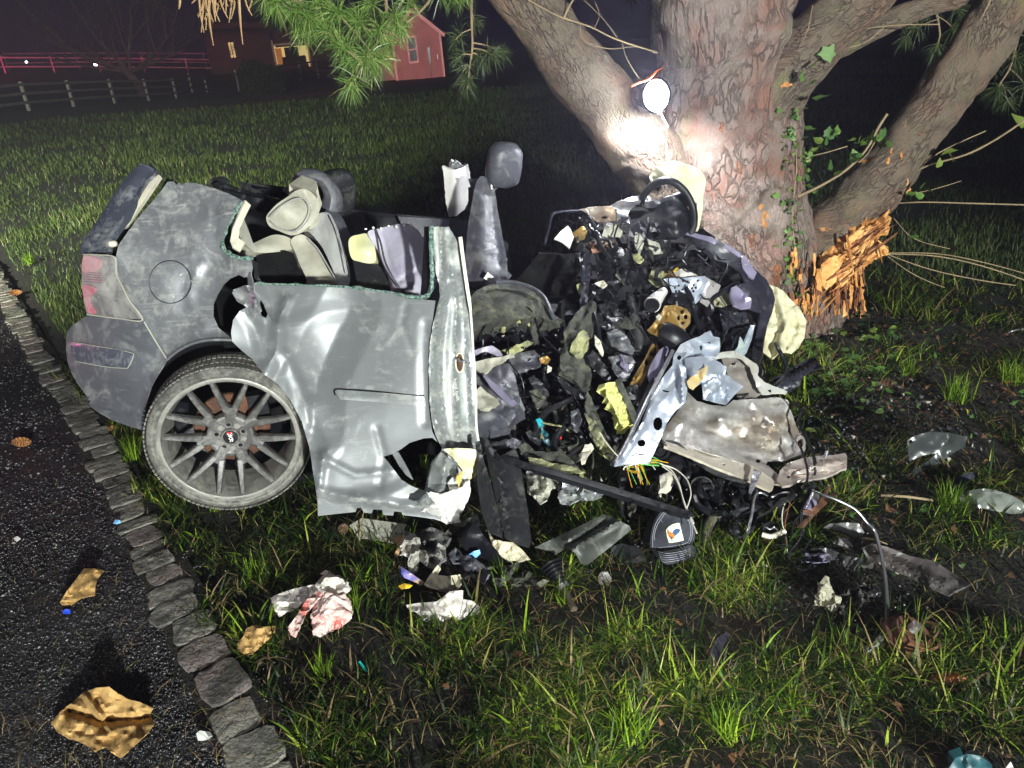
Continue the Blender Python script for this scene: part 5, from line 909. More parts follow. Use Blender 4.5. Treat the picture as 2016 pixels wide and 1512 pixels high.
# rear wheel
wc = np.array([-1.082, 2.625, .362]); wa = R(12); Rw_ = rotz(wa)
def wpt(Vv): return np.asarray(Vv)@Rw_.T+wc
RO, RI, TW = .291, .246, .205
prof = [(RI-.004, -.085), (RI+.004, -.096), (RI+.014, -.102), (RO-.024, -.104), (RO-.010, -.097), (RO-.003, -.082), (RO, -.05), (RO, .05), (RO-.006, .09), (RO-.03, .105), (RI, .09)]
tyV, tyF = disc_lathe(prof, 96); tyre_root = None
wheel, _w2 = None, None
tyre = obj('tyre', rawmesh('tyre', wpt(tyV), tyF), M['tyre'], car, 40); tyre.name = 'rear_wheel'
# tread blocks round the shoulder
mb = MB()
for i in range(104):
    a = 2*math.pi*i/104; Ra = np.array([[math.cos(a), 0, math.sin(a)], [0, 1, 0], [-math.sin(a), 0, math.cos(a)]]).T
    for yy, wd, sk in ((-.078, .036, .25), (-.03, .034, -.1), (.02, .034, .1)):
        Vv, F = boxarr((RO+.0015, yy, 0), (.005, wd, .0135)); Vv[:, 2] += (Vv[:, 1]-yy)*sk; mb.add((wpt(Vv@Ra.T), F))
mb.build('tread_block', M['tyre'], tyre)
for r_ in (RI+.012, RI+.024): 
    tube('sidewall_line', [wpt([(r_*math.cos(a), -.1035, r_*math.sin(a))])[0] for a in np.linspace(0, 2*math.pi, 48, endpoint=False)], .0013, M['tyre'], tyre, n=4, sub=2, closed=True)
rimr = [(RI+.006, -.092), (RI+.006, -.098), (RI-.002, -.101), (RI-.010, -.098), (RI-.014, -.085), (RI-.022, -.06), (RI-.030, 0), (RI-.030, .08), (RI-.006, .095)]
Vv, F = disc_lathe(rimr, 96); rim = obj('rim', rawmesh('rim', wpt(Vv), F), M['rimdk'], tyre, 45)
# spokes: seven pairs forming a mesh
def bar2(p0, p1, w0, w1, y0, y1, d0, d1, bow=True):      # tapered spoke in the wheel's plane, chamfered front
    p0 = np.array(p0); p1 = np.array(p1); e = (p1-p0)/np.linalg.norm(p1-p0); n_ = np.array([-e[1], e[0]]); V_ = []; K = 7
    for i in range(K):
        t = i/(K-1); c = p0+(p1-p0)*t; w = w0+(w1-w0)*t; y = y0+(y1-y0)*t-(.005*math.sin(math.pi*t) if bow else 0); d = d0+(d1-d0)*t
        for s_, yy in ((-.5, d), (-.5, .30*0+.006), (-.32, 0), (.32, 0), (.5, .006), (.5, d)): V_.append((c[0]+n_[0]*w*s_, y+yy, c[1]+n_[1]*w*s_))
    F = []
    for i in range(K-1):
        for j in range(6): a = i*6+j; b = i*6+(j+1) % 6; F.append((a, b, b+6, a+6))
    F += [tuple(range(5, -1, -1)), tuple(range((K-1)*6, K*6))]; return wpt(V_), F
N7 = 7; phase = R(104)
for i in range(N7):
    a = phase+2*math.pi*i/N7; an = a+math.pi/N7
    Vv, F = bar2((.050*math.cos(an), .050*math.sin(an)), (.120*math.cos(an), .120*math.sin(an)), .046, .038, -.0575, -.0665, .036, .03, False); obj('spoke_arm', rawmesh('spoke_arm', Vv, F), M['rim'], rim, 30)
    for s_ in (-1, 1):
        p0 = (.103*math.cos(an-s_*R(7.0)), .103*math.sin(an-s_*R(7.0))); p1 = (.243*math.cos(an-s_*R(15.2)), .243*math.sin(an-s_*R(15.2)))
        Vv, F = bar2(p0, p1, .026, .0175, -.0640, -.090, .036, .018); obj('spoke', rawmesh('spoke', Vv, F), M['rim'], rim, 30)
Vv, F = disc_lathe([(0, -.055), (.064, -.055), (.070, -.0575), (.076, -.0580), (.082, -.0560), (.086, -.048), (.086, -.02), (0, -.01)], 56); hub = obj('hub', rawmesh('hub', wpt(Vv), F), M['rim'], rim, 40)
for i in range(10):
    a = 2*math.pi*i/10+.25; c = (.050*math.cos(a), .050*math.sin(a)); odd = i % 2
    Vv, F = disc_lathe([(.0115, -.0592), (.0115, -.0575), (.0085, -.0572), (.0085, -.0592)], 16); obj('lug_hole', rawmesh('lug_hole', wpt(Vv+[c[0], -.0008, c[1]]), F), M['rimdk'], hub, 40)
    Vv, F = disc_lathe([(.0, -.0585), (.0088, -.0585), (.0088, -.052)], 14); obj('lug_nut', rawmesh('lug_nut', wpt(Vv+[c[0], (0 if odd else .0006), c[1]]), F), M['rimdk'] if odd else M['blackc'], hub, 40)
Vv, F = disc_lathe([(0, -.064), (.0265, -.064), (.028, -.0655), (.032, -.0655), (.034, -.062), (.034, -.055)], 40); cap_ = obj('centre_cap', rawmesh('centre_cap', wpt(Vv), F), M['rim'], hub, 35)
Vv, F = disc_lathe([(0, -.0652), (.026, -.0652), (.026, -.064)], 40); obj('cap_badge', rawmesh('cap_badge', wpt(Vv), F), M['black'], cap_)
MB().add((wpt([(-.0105, -.0662, .0215), (.0105, -.0662, .0215), (0, -.0662, .0075), (-.0105, -.0652, .0215), (.0105, -.0652, .0215), (0, -.0652, .0075)]), [(0, 2, 1), (3, 4, 5), (0, 1, 4, 3), (1, 2, 5, 4), (2, 0, 3, 5)])).build('red_emblem', M['red'], cap_)
def wbar(x0, z0, x1, z1, w=.0028):
    p0 = np.array([x0, z0]); p1 = np.array([x1, z1]); e = (p1-p0)/np.linalg.norm(p1-p0)*1.0; n_ = np.array([-e[1], e[0]])*w/2; q = [p0+n_, p0-n_, p1-n_, p1+n_]; return wpt([(a, -.0665, b) for a, b in q]+[(a, -.0653, b) for a, b in q]), [(0, 1, 2, 3), (7, 6, 5, 4), (0, 4, 5, 1), (1, 5, 6, 2), (2, 6, 7, 3), (3, 7, 4, 0)]
mb = MB()
for b in ((-.0085, .017, 0, .0065), (.0085, .017, 0, .0065), (-.007, .0075, .007, -.0045), (.007, .0075, -.007, -.0045), (-.0065, -.006, .005, -.0135), (.0068, -.006, -.0015, -.0095), (-.0015, -.0095, -.005, -.019), (.0068, -.006, .0068, -.012), (.0068, -.012, .0015, -.019)): mb.add(wbar(*b))
mb.build('cap_lettering', M['white'], cap_)
Vv, F = disc_lathe([(.055, .03), (.056, .02), (.135, .02), (.14, .025), (.14, .04), (.055, .04)], 56); obj('brake_disc', rawmesh('brake_disc', wpt(Vv), F), M['rust'], tyre, 40)
Vv, F = boxarr((.115, .02, .075), (.07, .05, .10)); obj('brake_caliper', rawmesh('brake_caliper', wpt(Vv), F, smooth=False), M['dark'], tyre)
Vv, F = disc_lathe([(0, .02), (.05, .02), (.05, .06), (0, .06)], 24); obj('wheel_bearing', rawmesh('wheel_bearing', wpt(Vv), F), M['dark'], tyre, 40)

# seats
def headrest(c, dims, rot, m, stems=True, lean=(0, 0, 0)):
    t = blob('headrest', c, dims, m, car, rot=rot, e=3.0, noise=.003)
    return t
# rear row, nearest first
hr1, _ = plate('headrest', [(524, 432, 3.05), (528, 420, 3.05), (545, 402, 3.05), (565, 388, 3.08), (585, 374, 3.12), (603, 373, 3.12), (618, 384, 3.12), (628, 402, 3.12), (627, 420, 3.1), (618, 436, 3.08), (604, 450, 3.06), (590, 460, 3.05), (572, 463, 3.05), (550, 455, 3.05), (532, 447, 3.05)], M['leather'], car, sp=6, th=.10, curve=True, bumps=[(575, 420, 45, 36, -.045), (605, 395, 20, 30, .02)], ridges=[([(600, 378), (612, 405), (600, 440), (588, 460)], 7, .012)])
hr2 = ptube('headrest', [(652, 410, 3.42), (655, 385, 3.42), (640, 358, 3.42), (615, 346, 3.42), (592, 350, 3.42), (579, 372, 3.42)], [.05, .042, .032, .032, .028, .022], M['seat'], car, n=14, flat=1.0)
hr3 = blob('headrest', P(661, 381, 3.75), (.20, .10, .24), M['black'], car, rot=(R(20), 0, R(35)), e=3)
plate('rear_seat_back', [(572, 474, 3.08), (590, 462, 3.1), (604, 466, 3.12), (618, 480, 3.12), (632, 505, 3.08), (645, 530, 3.04), (660, 552, 3.0), (668, 566, 2.98), (610, 564, 2.96), (602, 545, 2.98), (590, 520, 3.02), (582, 498, 3.05)], M['leather'], car, curve=True, sp=6, th=.09, bumps=[(622, 520, 22, 40, -.03)], ridges=[([(606, 468), (640, 515), (672, 565)], 5, .012)], amp=.003, sc=.03, crumple=False)
plate('rear_seat_back', [(604, 450, 3.2), (622, 424, 3.24), (640, 418, 3.25), (652, 424, 3.25), (666, 455, 3.22), (680, 500, 3.18), (688, 530, 3.14), (688, 558, 3.1), (672, 566, 3.08), (655, 530, 3.12), (636, 490, 3.18), (618, 466, 3.2)], M['seatm'], car, curve=True, sp=7, th=.08, bumps=[(655, 480, 20, 50, -.025)])
plate('rear_seat_back', [(640, 416, 3.45), (660, 414, 3.48), (676, 432, 3.45), (690, 462, 3.4), (700, 470, 3.38), (690, 500, 3.35), (682, 490, 3.35), (664, 450, 3.4)], M['seat'], car, curve=True, sp=8, th=.08)
plate('rear_seat_cushion', [(505, 497, 3.02), (560, 492, 3.06), (582, 500, 3.08), (604, 560, 3.0), (560, 562, 3.0), (505, 560, 2.95)], M['floor'], car, sp=12, th=.05)
for nm_, pts, r in (('piping', [(606, 470, 3.09), (624, 488, 3.07), (640, 514, 3.03), (654, 538, 2.99), (668, 562, 2.95)], .0035), ('piping', [(532, 428, 2.98), (552, 408, 2.97), (580, 392, 3.0), (600, 392, 3.02), (612, 412, 3.02), (602, 438, 2.99), (580, 455, 2.98), (552, 450, 2.98), (534, 436, 2.98)], .0024), ('piping', [(650, 424, 3.19), (664, 456, 3.15), (676, 500, 3.1), (684, 540, 3.06)], .003)):
    ptube(nm_, pts, r, M['seatm'], car, n=6)
# near front seat seen over the sill
sb, _ = plate('front_seat_back', [(724, 458, 3.0), (745, 450, 3.02), (767, 445, 3.03), (785, 441, 3.04), (805, 441, 3.03), (823, 453, 3.0), (832, 470, 2.97), (837, 500, 2.92), (836, 530, 2.86), (826, 578, 2.80), (812, 575, 2.80), (795, 568, 2.82), (779, 566, 2.82), (764, 540, 2.88), (752, 515, 2.94), (742, 490, 2.98)], M['seatl'], car, sp=6, th=.12, curve=True, bumps=[(795, 490, 32, 40, -.035)], ridges=[([(750, 455), (762, 500), (770, 535), (785, 568)], 5, .010), ([(784, 556), (805, 540), (826, 530)], 6, .014)], amp=.003, sc=.035, crumple=False)
plate('seat_shoulder', [(686, 478, 2.98), (692, 466, 3.0), (706, 462, 3.02), (722, 460, 3.02), (734, 472, 3.0), (739, 492, 2.97), (740, 514, 2.95), (728, 519, 2.95), (708, 515, 2.96), (692, 508, 2.97)], mat('yellowed_shell', (.50, .50, .36), (.62, .6, .3), 8, .3, 0, .05, 60, coat=.3), sb, sp=6, th=.05, curve=True, bumps=[(714, 492, 18, 16, -.02)])
plate('seat_shell', [(694, 510, 3.0), (740, 516, 2.98), (765, 545, 2.92), (780, 568, 2.86), (735, 570, 2.86), (705, 566, 2.9)], M['black'], sb, sp=9, th=.02)
tube('piping', [P(*q) for q in [(740, 452, 3.0), (750, 480, 2.93), (757, 512, 2.88), (770, 540, 2.82), (786, 566, 2.78)]], .004, M['seat'], sb, n=6)
for i in range(7):
    x = 720+i*15; blob('glass_crumb', P(x, 452-8*math.sin(i*.2)+rnd.uniform(-3, 3), 3.0), (.012, .01, .008), M['white'], sb, nu=6, nv=4, rot=(i, i, 0))
# far front seat
plate('front_seat_back', [(943, 350, 3.62), (950, 347, 3.62), (962, 352, 3.62), (970, 365, 3.62), (976, 385, 3.6), (979, 410, 3.58), (985, 440, 3.54), (990, 470, 3.5), (996, 500, 3.45), (999, 530, 3.40), (998, 555, 3.36), (980, 562, 3.34), (950, 564, 3.34), (918, 562, 3.36), (915, 530, 3.42), (918, 480, 3.48), (922, 440, 3.54), (930, 395, 3.58), (936, 364, 3.6)], M['seat'], car, sp=7, th=.13, curve=True, bumps=[(948, 450, 20, 90, -.05), (960, 530, 30, 25, -.03)], ridges=[([(964, 356), (970, 420), (982, 500), (990, 556)], 5, .014), ([(930, 500), (960, 490), (985, 500)], 7, -.012), ([(925, 520), (960, 510), (990, 520)], 6, .010)], amp=.005, sc=.04, crumple=False)
hr4 = blob('headrest', P(992, 325, 3.62), (.165, .12, .205), M['seat'], car, rot=(R(10), R(8), R(25)), e=3.2, noise=.004)
ptube('headrest_stem', [(968, 372, 3.6), (966, 345, 3.6), (970, 315, 3.58)], .008, M['steel'], hr4); ptube('headrest_stem', [(976, 360, 3.63), (980, 340, 3.63)], .008, M['steel'], hr4)
plate('seat_airbag_flap', [(952, 548, 3.28), (960, 536, 3.27), (972, 546, 3.27), (966, 556, 3.27)], M['white'], car, sp=6, th=.004)
plate('front_seat_base', [(925, 600, 3.05), (930, 580, 3.1), (950, 566, 3.15), (975, 558, 3.2), (1000, 556, 3.22), (1030, 561, 3.2), (1055, 571, 3.16), (1073, 588, 3.1), (1083, 610, 3.05), (1092, 628, 3.0), (1080, 632, 3.0), (1060, 622, 3.02), (1030, 628, 3.0), (1000, 630, 3.0), (975, 634, 2.98), (950, 640, 2.96), (935, 652, 2.94), (926, 630, 2.98)], M['olive'], car, sp=7, th=.09, curve=True, bumps=[(1000, 595, 50, 20, -.05)], ridges=[([(940, 600), (980, 606), (1020, 618)], 8, -.02), ([(945, 575), (975, 590), (960, 600)], 5, .012)], amp=.008, sc=.04)
tube('seat_edge', [P(*q) for q in [(975, 556, 3.16), (1010, 556, 3.18), (1045, 566, 3.14), (1070, 584, 3.08), (1083, 610, 3.0), (1092, 630, 2.98)]], .009, M['seat'], car, n=7)
# far pillar
plate('far_pillar_trim', [(871, 326, 3.98), (877, 330, 3.98), (886, 334, 3.98), (898, 334, 3.98), (910, 330, 3.98), (921, 323, 3.98), (925, 340, 3.98), (929, 364, 3.98), (925, 390, 3.98), (915, 412, 3.98), (900, 424, 3.98), (884, 428, 3.98), (878, 400, 3.98), (875, 365, 3.98)], M['white'], car, sp=6, th=.03, bumps=[(900, 370, 20, 70, -.05)], ragged=.8, ridges=[([(902, 385), (918, 370), (924, 375), (910, 392)], 3, .008)])
plate('pillar_stub', [(884, 334, 4.0), (890, 322, 4.0), (893, 316, 4.0), (899, 324, 4.0), (908, 328, 4.0), (916, 322, 4.0), (920, 330, 4.0), (905, 336, 4.0)], M['steel'], car, sp=5, th=.03, ragged=1.5, amp=.02, sc=.1)
# ------------------------------------------------------------------ the torn front of the car
def Yw(x, y): return np.interp(y, [360, 420, 500, 600, 700, 800, 900, 960, 1020, 1080, 1120], [3.50, 3.48, 3.36, 3.16, 2.98, 2.78, 2.54, 2.38, 2.24, 2.12, 2.03])
def Yoff(d): return lambda x, y: Yw(x, y)+d
def W(name, pts, m, d=0, parent=None, **k):
    """a torn piece lying d metres in front of (negative) or behind the general surface of the wreck; third numbers are offsets"""
    k.setdefault('sp', 7); k.setdefault('amp', .008); k.setdefault('sc', .03)
    if len(pts[0]) == 3:
        o = [(a, b, float(Yw(a, b))+c+d) for a, b, c in pts]; return plate(name, o, M[m] if isinstance(m, str) else m, parent or car, **k)
    return plate(name, pts, M[m] if isinstance(m, str) else m, parent or car, Y=Yoff(d), **k)
def T_(name, pts, r, m, d=0, parent=None, **k): return tube(name, [P(a, b, float(Yw(a, b))+(c[0] if c else 0)+d) for a, b, *c in pts], r, M[m] if isinstance(m, str) else m, parent or car, **k)
W('crushed_bulkhead', [(1150, 440), (1230, 420), (1330, 410), (1400, 470), (1470, 520), (1500, 600), (1480, 700), (1540, 800), (1560, 930), (1480, 1000), (1300, 1000), (1180, 960), (1060, 950), (960, 900), (945, 760), (1000, 700), (1090, 680), (1110, 600), (1140, 540)], 'floor', .28, sp=16, amp=.07, sc=.022, th=.02, ragged=6)
W('floor_wreckage', [(930, 690), (1010, 640), (1100, 640), (1120, 760), (1180, 900), (1100, 960), (980, 940), (940, 880)], 'dark', .20, sp=14, amp=.05, sc=.03, th=.02, ragged=5)
plate('far_floor', [(1010, 560), (1060, 500), (1140, 500), (1160, 600), (1140, 680), (1020, 690), (1000, 620)], M['floor'], car, Y=3.6, sp=18, amp=.03, th=.02)
plate('far_sill', [(1000, 598, 3.5), (1135, 598, 3.5), (1140, 620, 3.45), (1000, 622, 3.45)], M['dark'], car, sp=12, th=.03)
ptube('far_window_frame', [(1072, 482, 3.9), (1080, 450, 3.9), (1086, 426, 3.9), (1100, 418, 3.9), (1148, 414, 3.9)], .008, M['dash'], car, n=6)
# steering wheel, column shroud, bags
sc_ = P(1322, 428, 3.42); t_ = np.array([.35, -.75, .55]); t_ /= np.linalg.norm(t_); a_ = np.cross(t_, [0, 0, 1]); a_ /= np.linalg.norm(a_); b_ = np.cross(a_, t_)
sw = ptube('steering_wheel', [(1262, 398, 3.44), (1268, 384, 3.42), (1284, 366, 3.40), (1305, 356, 3.38), (1328, 360, 3.36), (1350, 380, 3.35), (1364, 410, 3.34), (1366, 440, 3.34), (1358, 462, 3.34)], .017, M['blackc'], car, n=12, sub=6)
tube('steering_column', [sc_-t_*.02, sc_-t_*.12+b_*-.05, sc_-t_*.2+b_*-.15], [.05, .045, .05], M['black'], sw, n=12, noise=.006)
W('wheel_hub_cover', [(1290, 415, -.1), (1310, 396, -.1), (1345, 400, -.1), (1362, 430, -.1), (1350, 462, -.1), (1318, 468, -.1), (1292, 448, -.1)], 'blackc', 0, sw, th=.03, curve=True, bumps=[(1325, 430, 25, 25, -.03)])
W('wheel_spoke', [(1268, 398, -.08), (1300, 392, -.08), (1340, 380, -.08), (1372, 400, -.08), (1372, 412, -.08), (1335, 402, -.08), (1300, 408, -.08), (1272, 410, -.08)], 'dash', 0, sw, th=.012)
plate('airbag', [(1279, 350, 3.52), (1292, 330, 3.50), (1312, 317, 3.50), (1347, 321, 3.50), (1378, 335, 3.52), (1390, 356, 3.54), (1385, 383, 3.55), (1383, 415, 3.55), (1374, 455, 3.52), (1366, 440, 3.52), (1368, 404, 3.52), (1350, 372, 3.50), (1320, 352, 3.48), (1290, 362, 3.48)], M['airbag2'], car, sp=6, amp=.022, sc=.022, th=.006, bumps=[(1335, 345, 40, 22, -.06)], curve=True)
plate('airbag', [(1514, 560, 3.30), (1532, 566, 3.28), (1552, 585, 3.26), (1574, 606, 3.22), (1588, 632, 3.18), (1584, 665, 3.14), (1572, 684, 3.10), (1558, 697, 3.08), (1545, 694, 3.08), (1532, 696, 3.08), (1520, 706, 3.06), (1500, 692, 3.08), (1500, 670, 3.12), (1508, 640, 3.18), (1514, 610, 3.22)], M['bag'], car, sp=5, amp=.026, sc=.026, th=.006, bumps=[(1550, 640, 25, 45, -.05)], ridges=[([(1530, 575), (1548, 640), (1530, 690)], 9, -.02), ([(1560, 600), (1565, 650), (1545, 690)], 8, .02), ([(1524, 600), (1534, 650), (1512, 690)], 7, .018)])
W('airbag_fold', [(1384, 585), (1400, 572), (1425, 570), (1440, 582), (1440, 598), (1420, 604), (1400, 602), (1388, 598)], 'bag', -.02, amp=.02, sc=.04, th=.004)
# dashboard shell
dsh, fD = W('dashboard', [(1333, 452, .05), (1342, 453, 0), (1375, 462, -.04), (1417, 474, -.05), (1440, 486, -.05), (1462, 501, -.04), (1475, 520, -.02), (1493, 536, 0), (1510, 552, .02), (1521, 571, .05), (1526, 592, .08), (1520, 615, .09), (1511, 642, .08), (1503, 670, .06), (1500, 700, .04), (1493, 717, .04), (1480, 707, .06), (1484, 680, .08), (1492, 645, .08), (1497, 617, .06),
    (1480, 612, .04), (1465, 606, .02), (1452, 590, 0), (1446, 570, -.02), (1456, 560, -.02), (1468, 556, -.02), (1455, 535, -.02), (1430, 518, -.02), (1400, 508, -.02), (1372, 488, 0), (1350, 468, .03)], 'dash', -.04, th=.012, amp=.004, ridges=[([(1468, 555), (1500, 600), (1502, 640), (1488, 690)], 5, .01)], bumps=[(1480, 580, 25, 30, -.03)], ragged=.8, sharp=45)
W('dash_edge', [(1345, 455), (1400, 466), (1440, 486), (1462, 503), (1455, 506), (1430, 490), (1390, 474), (1345, 460)], 'lilac', -.09, dsh, th=.006, amp=.006)
W('dash_cover', [(1462, 500), (1470, 508), (1478, 522), (1490, 536), (1484, 550), (1474, 544), (1464, 530), (1459, 514)], 'lilac', -.08, dsh, th=.01, amp=.003)
W('vent_housing', [(1450, 562), (1462, 574), (1480, 590), (1478, 604), (1460, 606), (1446, 600), (1438, 582), (1440, 566)], 'lilac', -.10, dsh, th=.012, bumps=[(1460, 585, 14, 12, .04)], amp=.004)
W('dash_tail', [(1478, 640), (1486, 640), (1480, 668), (1470, 694), (1462, 704), (1458, 690), (1466, 668)], 'cool', -.06, dsh, th=.006)
for i in range(16): a, b = 1330+rnd.uniform(0, 130), 480+rnd.uniform(0, 60); T_('broken_clip', [(a, b, -.06), (a+rnd.uniform(8, 22), b+rnd.uniform(2, 14), -.08), (a+rnd.uniform(18, 34), b+rnd.uniform(0, 18), -.06)], rnd.uniform(.0015, .004), rnd.choice(['lilac', 'steel', 'wireb', 'dash']), 0, dsh, n=5, sub=3)
W('lower_cowl', [(1390, 600), (1440, 600), (1480, 620), (1490, 660), (1470, 700), (1430, 720), (1400, 690), (1385, 640)], 'blackc', .06, amp=.03, sp=8, th=.01)
# brackets and sheet metal at the top
W('cross_bracket', [(1143, 412), (1160, 408), (1199, 406), (1211, 411), (1216, 434), (1196, 438), (1176, 437), (1159, 423)], mat('rusty_plate', (.33, .23, .16), (.25, .2, .17), 12, .5, .5, .2, 60, DUST, .3, 7), -.05, th=.006, amp=.01, holes=[(1190, 428, 7, 3)], ridges=[([(1150, 410), (1170, 432), (1210, 436)], 5, -.015)])
W('cross_bracket', [(1198, 408), (1215, 398), (1239, 389), (1265, 383), (1284, 388), (1286, 396), (1272, 399), (1250, 404), (1236, 420), (1240, 440), (1215, 440), (1214, 412)], 'steel', -.06, th=.006, amp=.008, bumps=[(1240, 395, 30, 6, -.03)], holes=[(1225, 429, 3, 3), (1270, 389, 4, 3)])
W('plastic_corner', [(1091, 470), (1104, 455), (1118, 444), (1124, 452), (1130, 466), (1122, 488), (1108, 478)], 'white', -.03, th=.01, amp=.01)
W('plastic_corner', [(1128, 458), (1148, 444), (1156, 455), (1150, 470), (1136, 476)], 'gold', .0, th=.004, amp=.015)
for o, m_ in (([(1190, 445), (1215, 440), (1226, 456), (1222, 468), (1204, 466), (1196, 478), (1180, 490), (1186, 464)], 'paper'), ([(1160, 478), (1196, 462), (1210, 476), (1190, 494), (1166, 500)], 'rust'), ([(1250, 455), (1262, 462), (1268, 480), (1260, 500), (1250, 486)], 'paper'), ([(1275, 470), (1296, 478), (1304, 498), (1290, 500), (1278, 488)], 'paper'), ([(1300, 460), (1316, 448), (1322, 466), (1310, 478)], 'steel'),
              ([(1243, 500), (1258, 498), (1268, 512), (1262, 520), (1250, 514)], 'foamd'), ([(1283, 530), (1300, 522), (1318, 540), (1310, 560), (1292, 566), (1276, 552)], 'foamd'), ([(1322, 536), (1345, 528), (1368, 540), (1380, 548), (1350, 552), (1334, 548)], 'tissue'), ([(1322, 522), (1334, 524), (1338, 534), (1326, 534)], 'yellow'), ([(1300, 536), (1320, 532), (1336, 540), (1330, 552), (1312, 548)], 'gold'), ([(1170, 558), (1185, 552), (1196, 560), (1186, 568)], 'cream'), ([(1135, 560), (1150, 555), (1152, 570), (1140, 580)], 'foamd')):
    W('torn_scrap', o, m_, -.06, th=.004, amp=.016, sc=.05, sp=5, ragged=.8)
hs = [(x, y, 2.5, 2.8) for x, y in ((1329, 566), (1336, 562), (1331, 573), (1337, 573), (1344, 570), (1349, 562), (1345, 553), (1354, 554), (1365, 561), (1362, 567), (1370, 566), (1358, 574), (1365, 573), (1352, 581), (1360, 581), (1374, 553))]
W('perforated_bracket', [(1306, 549), (1322, 547), (1345, 547), (1372, 545), (1388, 543), (1394, 553), (1388, 572), (1378, 590), (1370, 598), (1360, 594), (1350, 578), (1340, 574), (1324, 576), (1318, 560)], 'cool', -.10, holes=hs, sp=6, th=.004, amp=.004, ridges=[([(1363, 545), (1350, 576)], 5, .012), ([(1384, 545), (1368, 594)], 4, -.01)])
W('bracket_wing', [(1389, 545), (1404, 553), (1419, 562), (1413, 577), (1400, 592), (1392, 604), (1378, 594), (1386, 572), (1394, 553)], mat('pale_steel', (.62, .58, .58), (.5, .47, .47), 8, .35, .5, .1, 50), -.10, sp=6, th=.004, amp=.006, ridges=[([(1404, 556), (1384, 592)], 5, -.012)], holes=[(1404, 563, 2, 2), (1390, 585, 2, 2)])
W('bracket_shroud', [(1322, 578), (1348, 578), (1362, 590), (1352, 600), (1330, 602), (1314, 596)], 'blackc', -.09, th=.01)
# horn shaped pipe, gold bracket and arm
T_('silver_pipe', [(1306, 574, -.05), (1296, 584, -.09), (1284, 600, -.13)], [.020, .026, .036], 'white', 0, n=16)
T_('pipe_mouth', [(1289, 596, -.115), (1283, 602, -.145)], [.031, .030], 'blackc', 0, n=16)
gb, _ = W('zinc_bracket', [(1308, 602), (1330, 600), (1352, 608), (1360, 620), (1359, 636), (1347, 650), (1336, 643), (1316, 634), (1306, 648), (1296, 662), (1282, 657), (1274, 650), (1284, 640), (1296, 622), (1304, 612)], 'gold', -.13, sp=5.5, th=.005, amp=.006, holes=[(1343, 614, 4, 5), (1336, 625, 3, 6), (1350, 624, 4, 5), (1344, 636, 4, 4)], ridges=[([(1320, 602), (1312, 632), (1290, 656)], 5, -.02)])
W('nut_plate', [(1291, 624), (1297, 618), (1304, 623), (1298, 632)], 'cream', -.16, gb, th=.004, holes=[(1297, 625, 1.5, 1.5)], sp=4)
W('zinc_arm', [(1240, 757), (1252, 734), (1268, 708), (1284, 676), (1294, 680), (1298, 688), (1284, 714), (1272, 738), (1260, 760), (1250, 762)], 'gold', -.10, sp=6, th=.006, amp=.006, holes=[[(1271, 708), (1279, 712), (1275, 722), (1268, 717)], [(1281, 692), (1289, 696), (1286, 702), (1279, 697)]], ridges=[([(1290, 682), (1252, 748)], 4, -.012)])
W('chrome_shell', [(1312, 682), (1316, 690), (1310, 706), (1302, 724), (1294, 742), (1286, 756), (1278, 752), (1275, 738), (1280, 720), (1290, 702), (1300, 688)], 'lilac', -.14, sp=6, th=.008, curve=True, amp=.002, bumps=[(1295, 722, 12, 30, -.03)])
T_('black_canister', [(1302, 652, -.12), (1320, 660, -.12), (1338, 672, -.1), (1348, 680, -.08)], [.04, .05, .05, .035], 'blackc', 0, n=16, noise=.006)
T_('corrugated_hose', [(1240, 584, -.02), (1246, 610, -.04), (1250, 640, -.05), (1256, 670, -.04), (1262, 700, -.02)], [.017, .02, .019, .021, .018], 'black', 0, n=12, sub=8, noise=.004)
for i in range(13): yy = 590+i*8.6; xx = np.interp(yy, [584, 610, 640, 670, 700], [1240, 1246, 1250, 1256, 1262]); c = P(xx, yy, float(Yw(xx, yy))-.04); tube('hose_ring', [c+.0225*np.array([math.cos(a), math.sin(a), 0]) for a in np.linspace(0, 6.283, 12, endpoint=False)], .003, M['black'], car, n=4, sub=1, closed=True)
# strut tower and inner wing, pale blue
st1, _ = W('strut_tower', [(1324, 719, .02), (1326, 700, 0), (1340, 678, -.02), (1360, 668, -.02), (1378, 662, 0), (1388, 655, 0), (1399, 651, .02), (1404, 662, .02), (1417, 665, .03), (1418, 682, .03), (1416, 696, .02), (1408, 703, 0), (1390, 701, 0), (1368, 702, -.02), (1354, 712, -.02), (1350, 728, -.02), (1352, 744, -.02), (1353, 768, -.03), (1350, 792, -.03), (1340, 800, -.04), (1330, 808, -.05), (1312, 832, -.06), (1303, 858, -.08), (1290, 886, -.09), (1279, 909, -.10), (1250, 912, -.10), (1222, 914, -.09), (1209, 917, -.08), (1216, 900, -.08), (1230, 880, -.07), (1246, 860, -.06), (1260, 838, -.05), (1272, 808, -.04), (1284, 778, -.02), (1296, 756, 0), (1310, 736, .01)],
    'cool', -.14, sp=6, th=.005, amp=.003, sc=.02, holes=[(1263, 872, 8, 8), (1295, 834, 9, 14), [(1302, 765), (1321, 769), (1314, 773), (1306, 771)], (1337, 704, 4.5, 5), (1286, 881, 1.6, 1.6), (1396, 675, 3, 3)],
    ridges=[([(1322, 716), (1300, 760), (1268, 832), (1226, 900)], 8, -.014), ([(1346, 702), (1358, 690), (1385, 680), (1412, 674)], 7, -.018), ([(1338, 722), (1342, 760), (1346, 790)], 7, -.020), ([(1350, 700), (1395, 694), (1410, 690)], 6, .014), ([(1345, 700), (1340, 730), (1332, 760)], 6, .01)], bumps=[(1385, 685, 20, 10, .03), (1295, 834, 16, 22, .02), (1345, 760, 10, 30, -.02)], sharp=60)
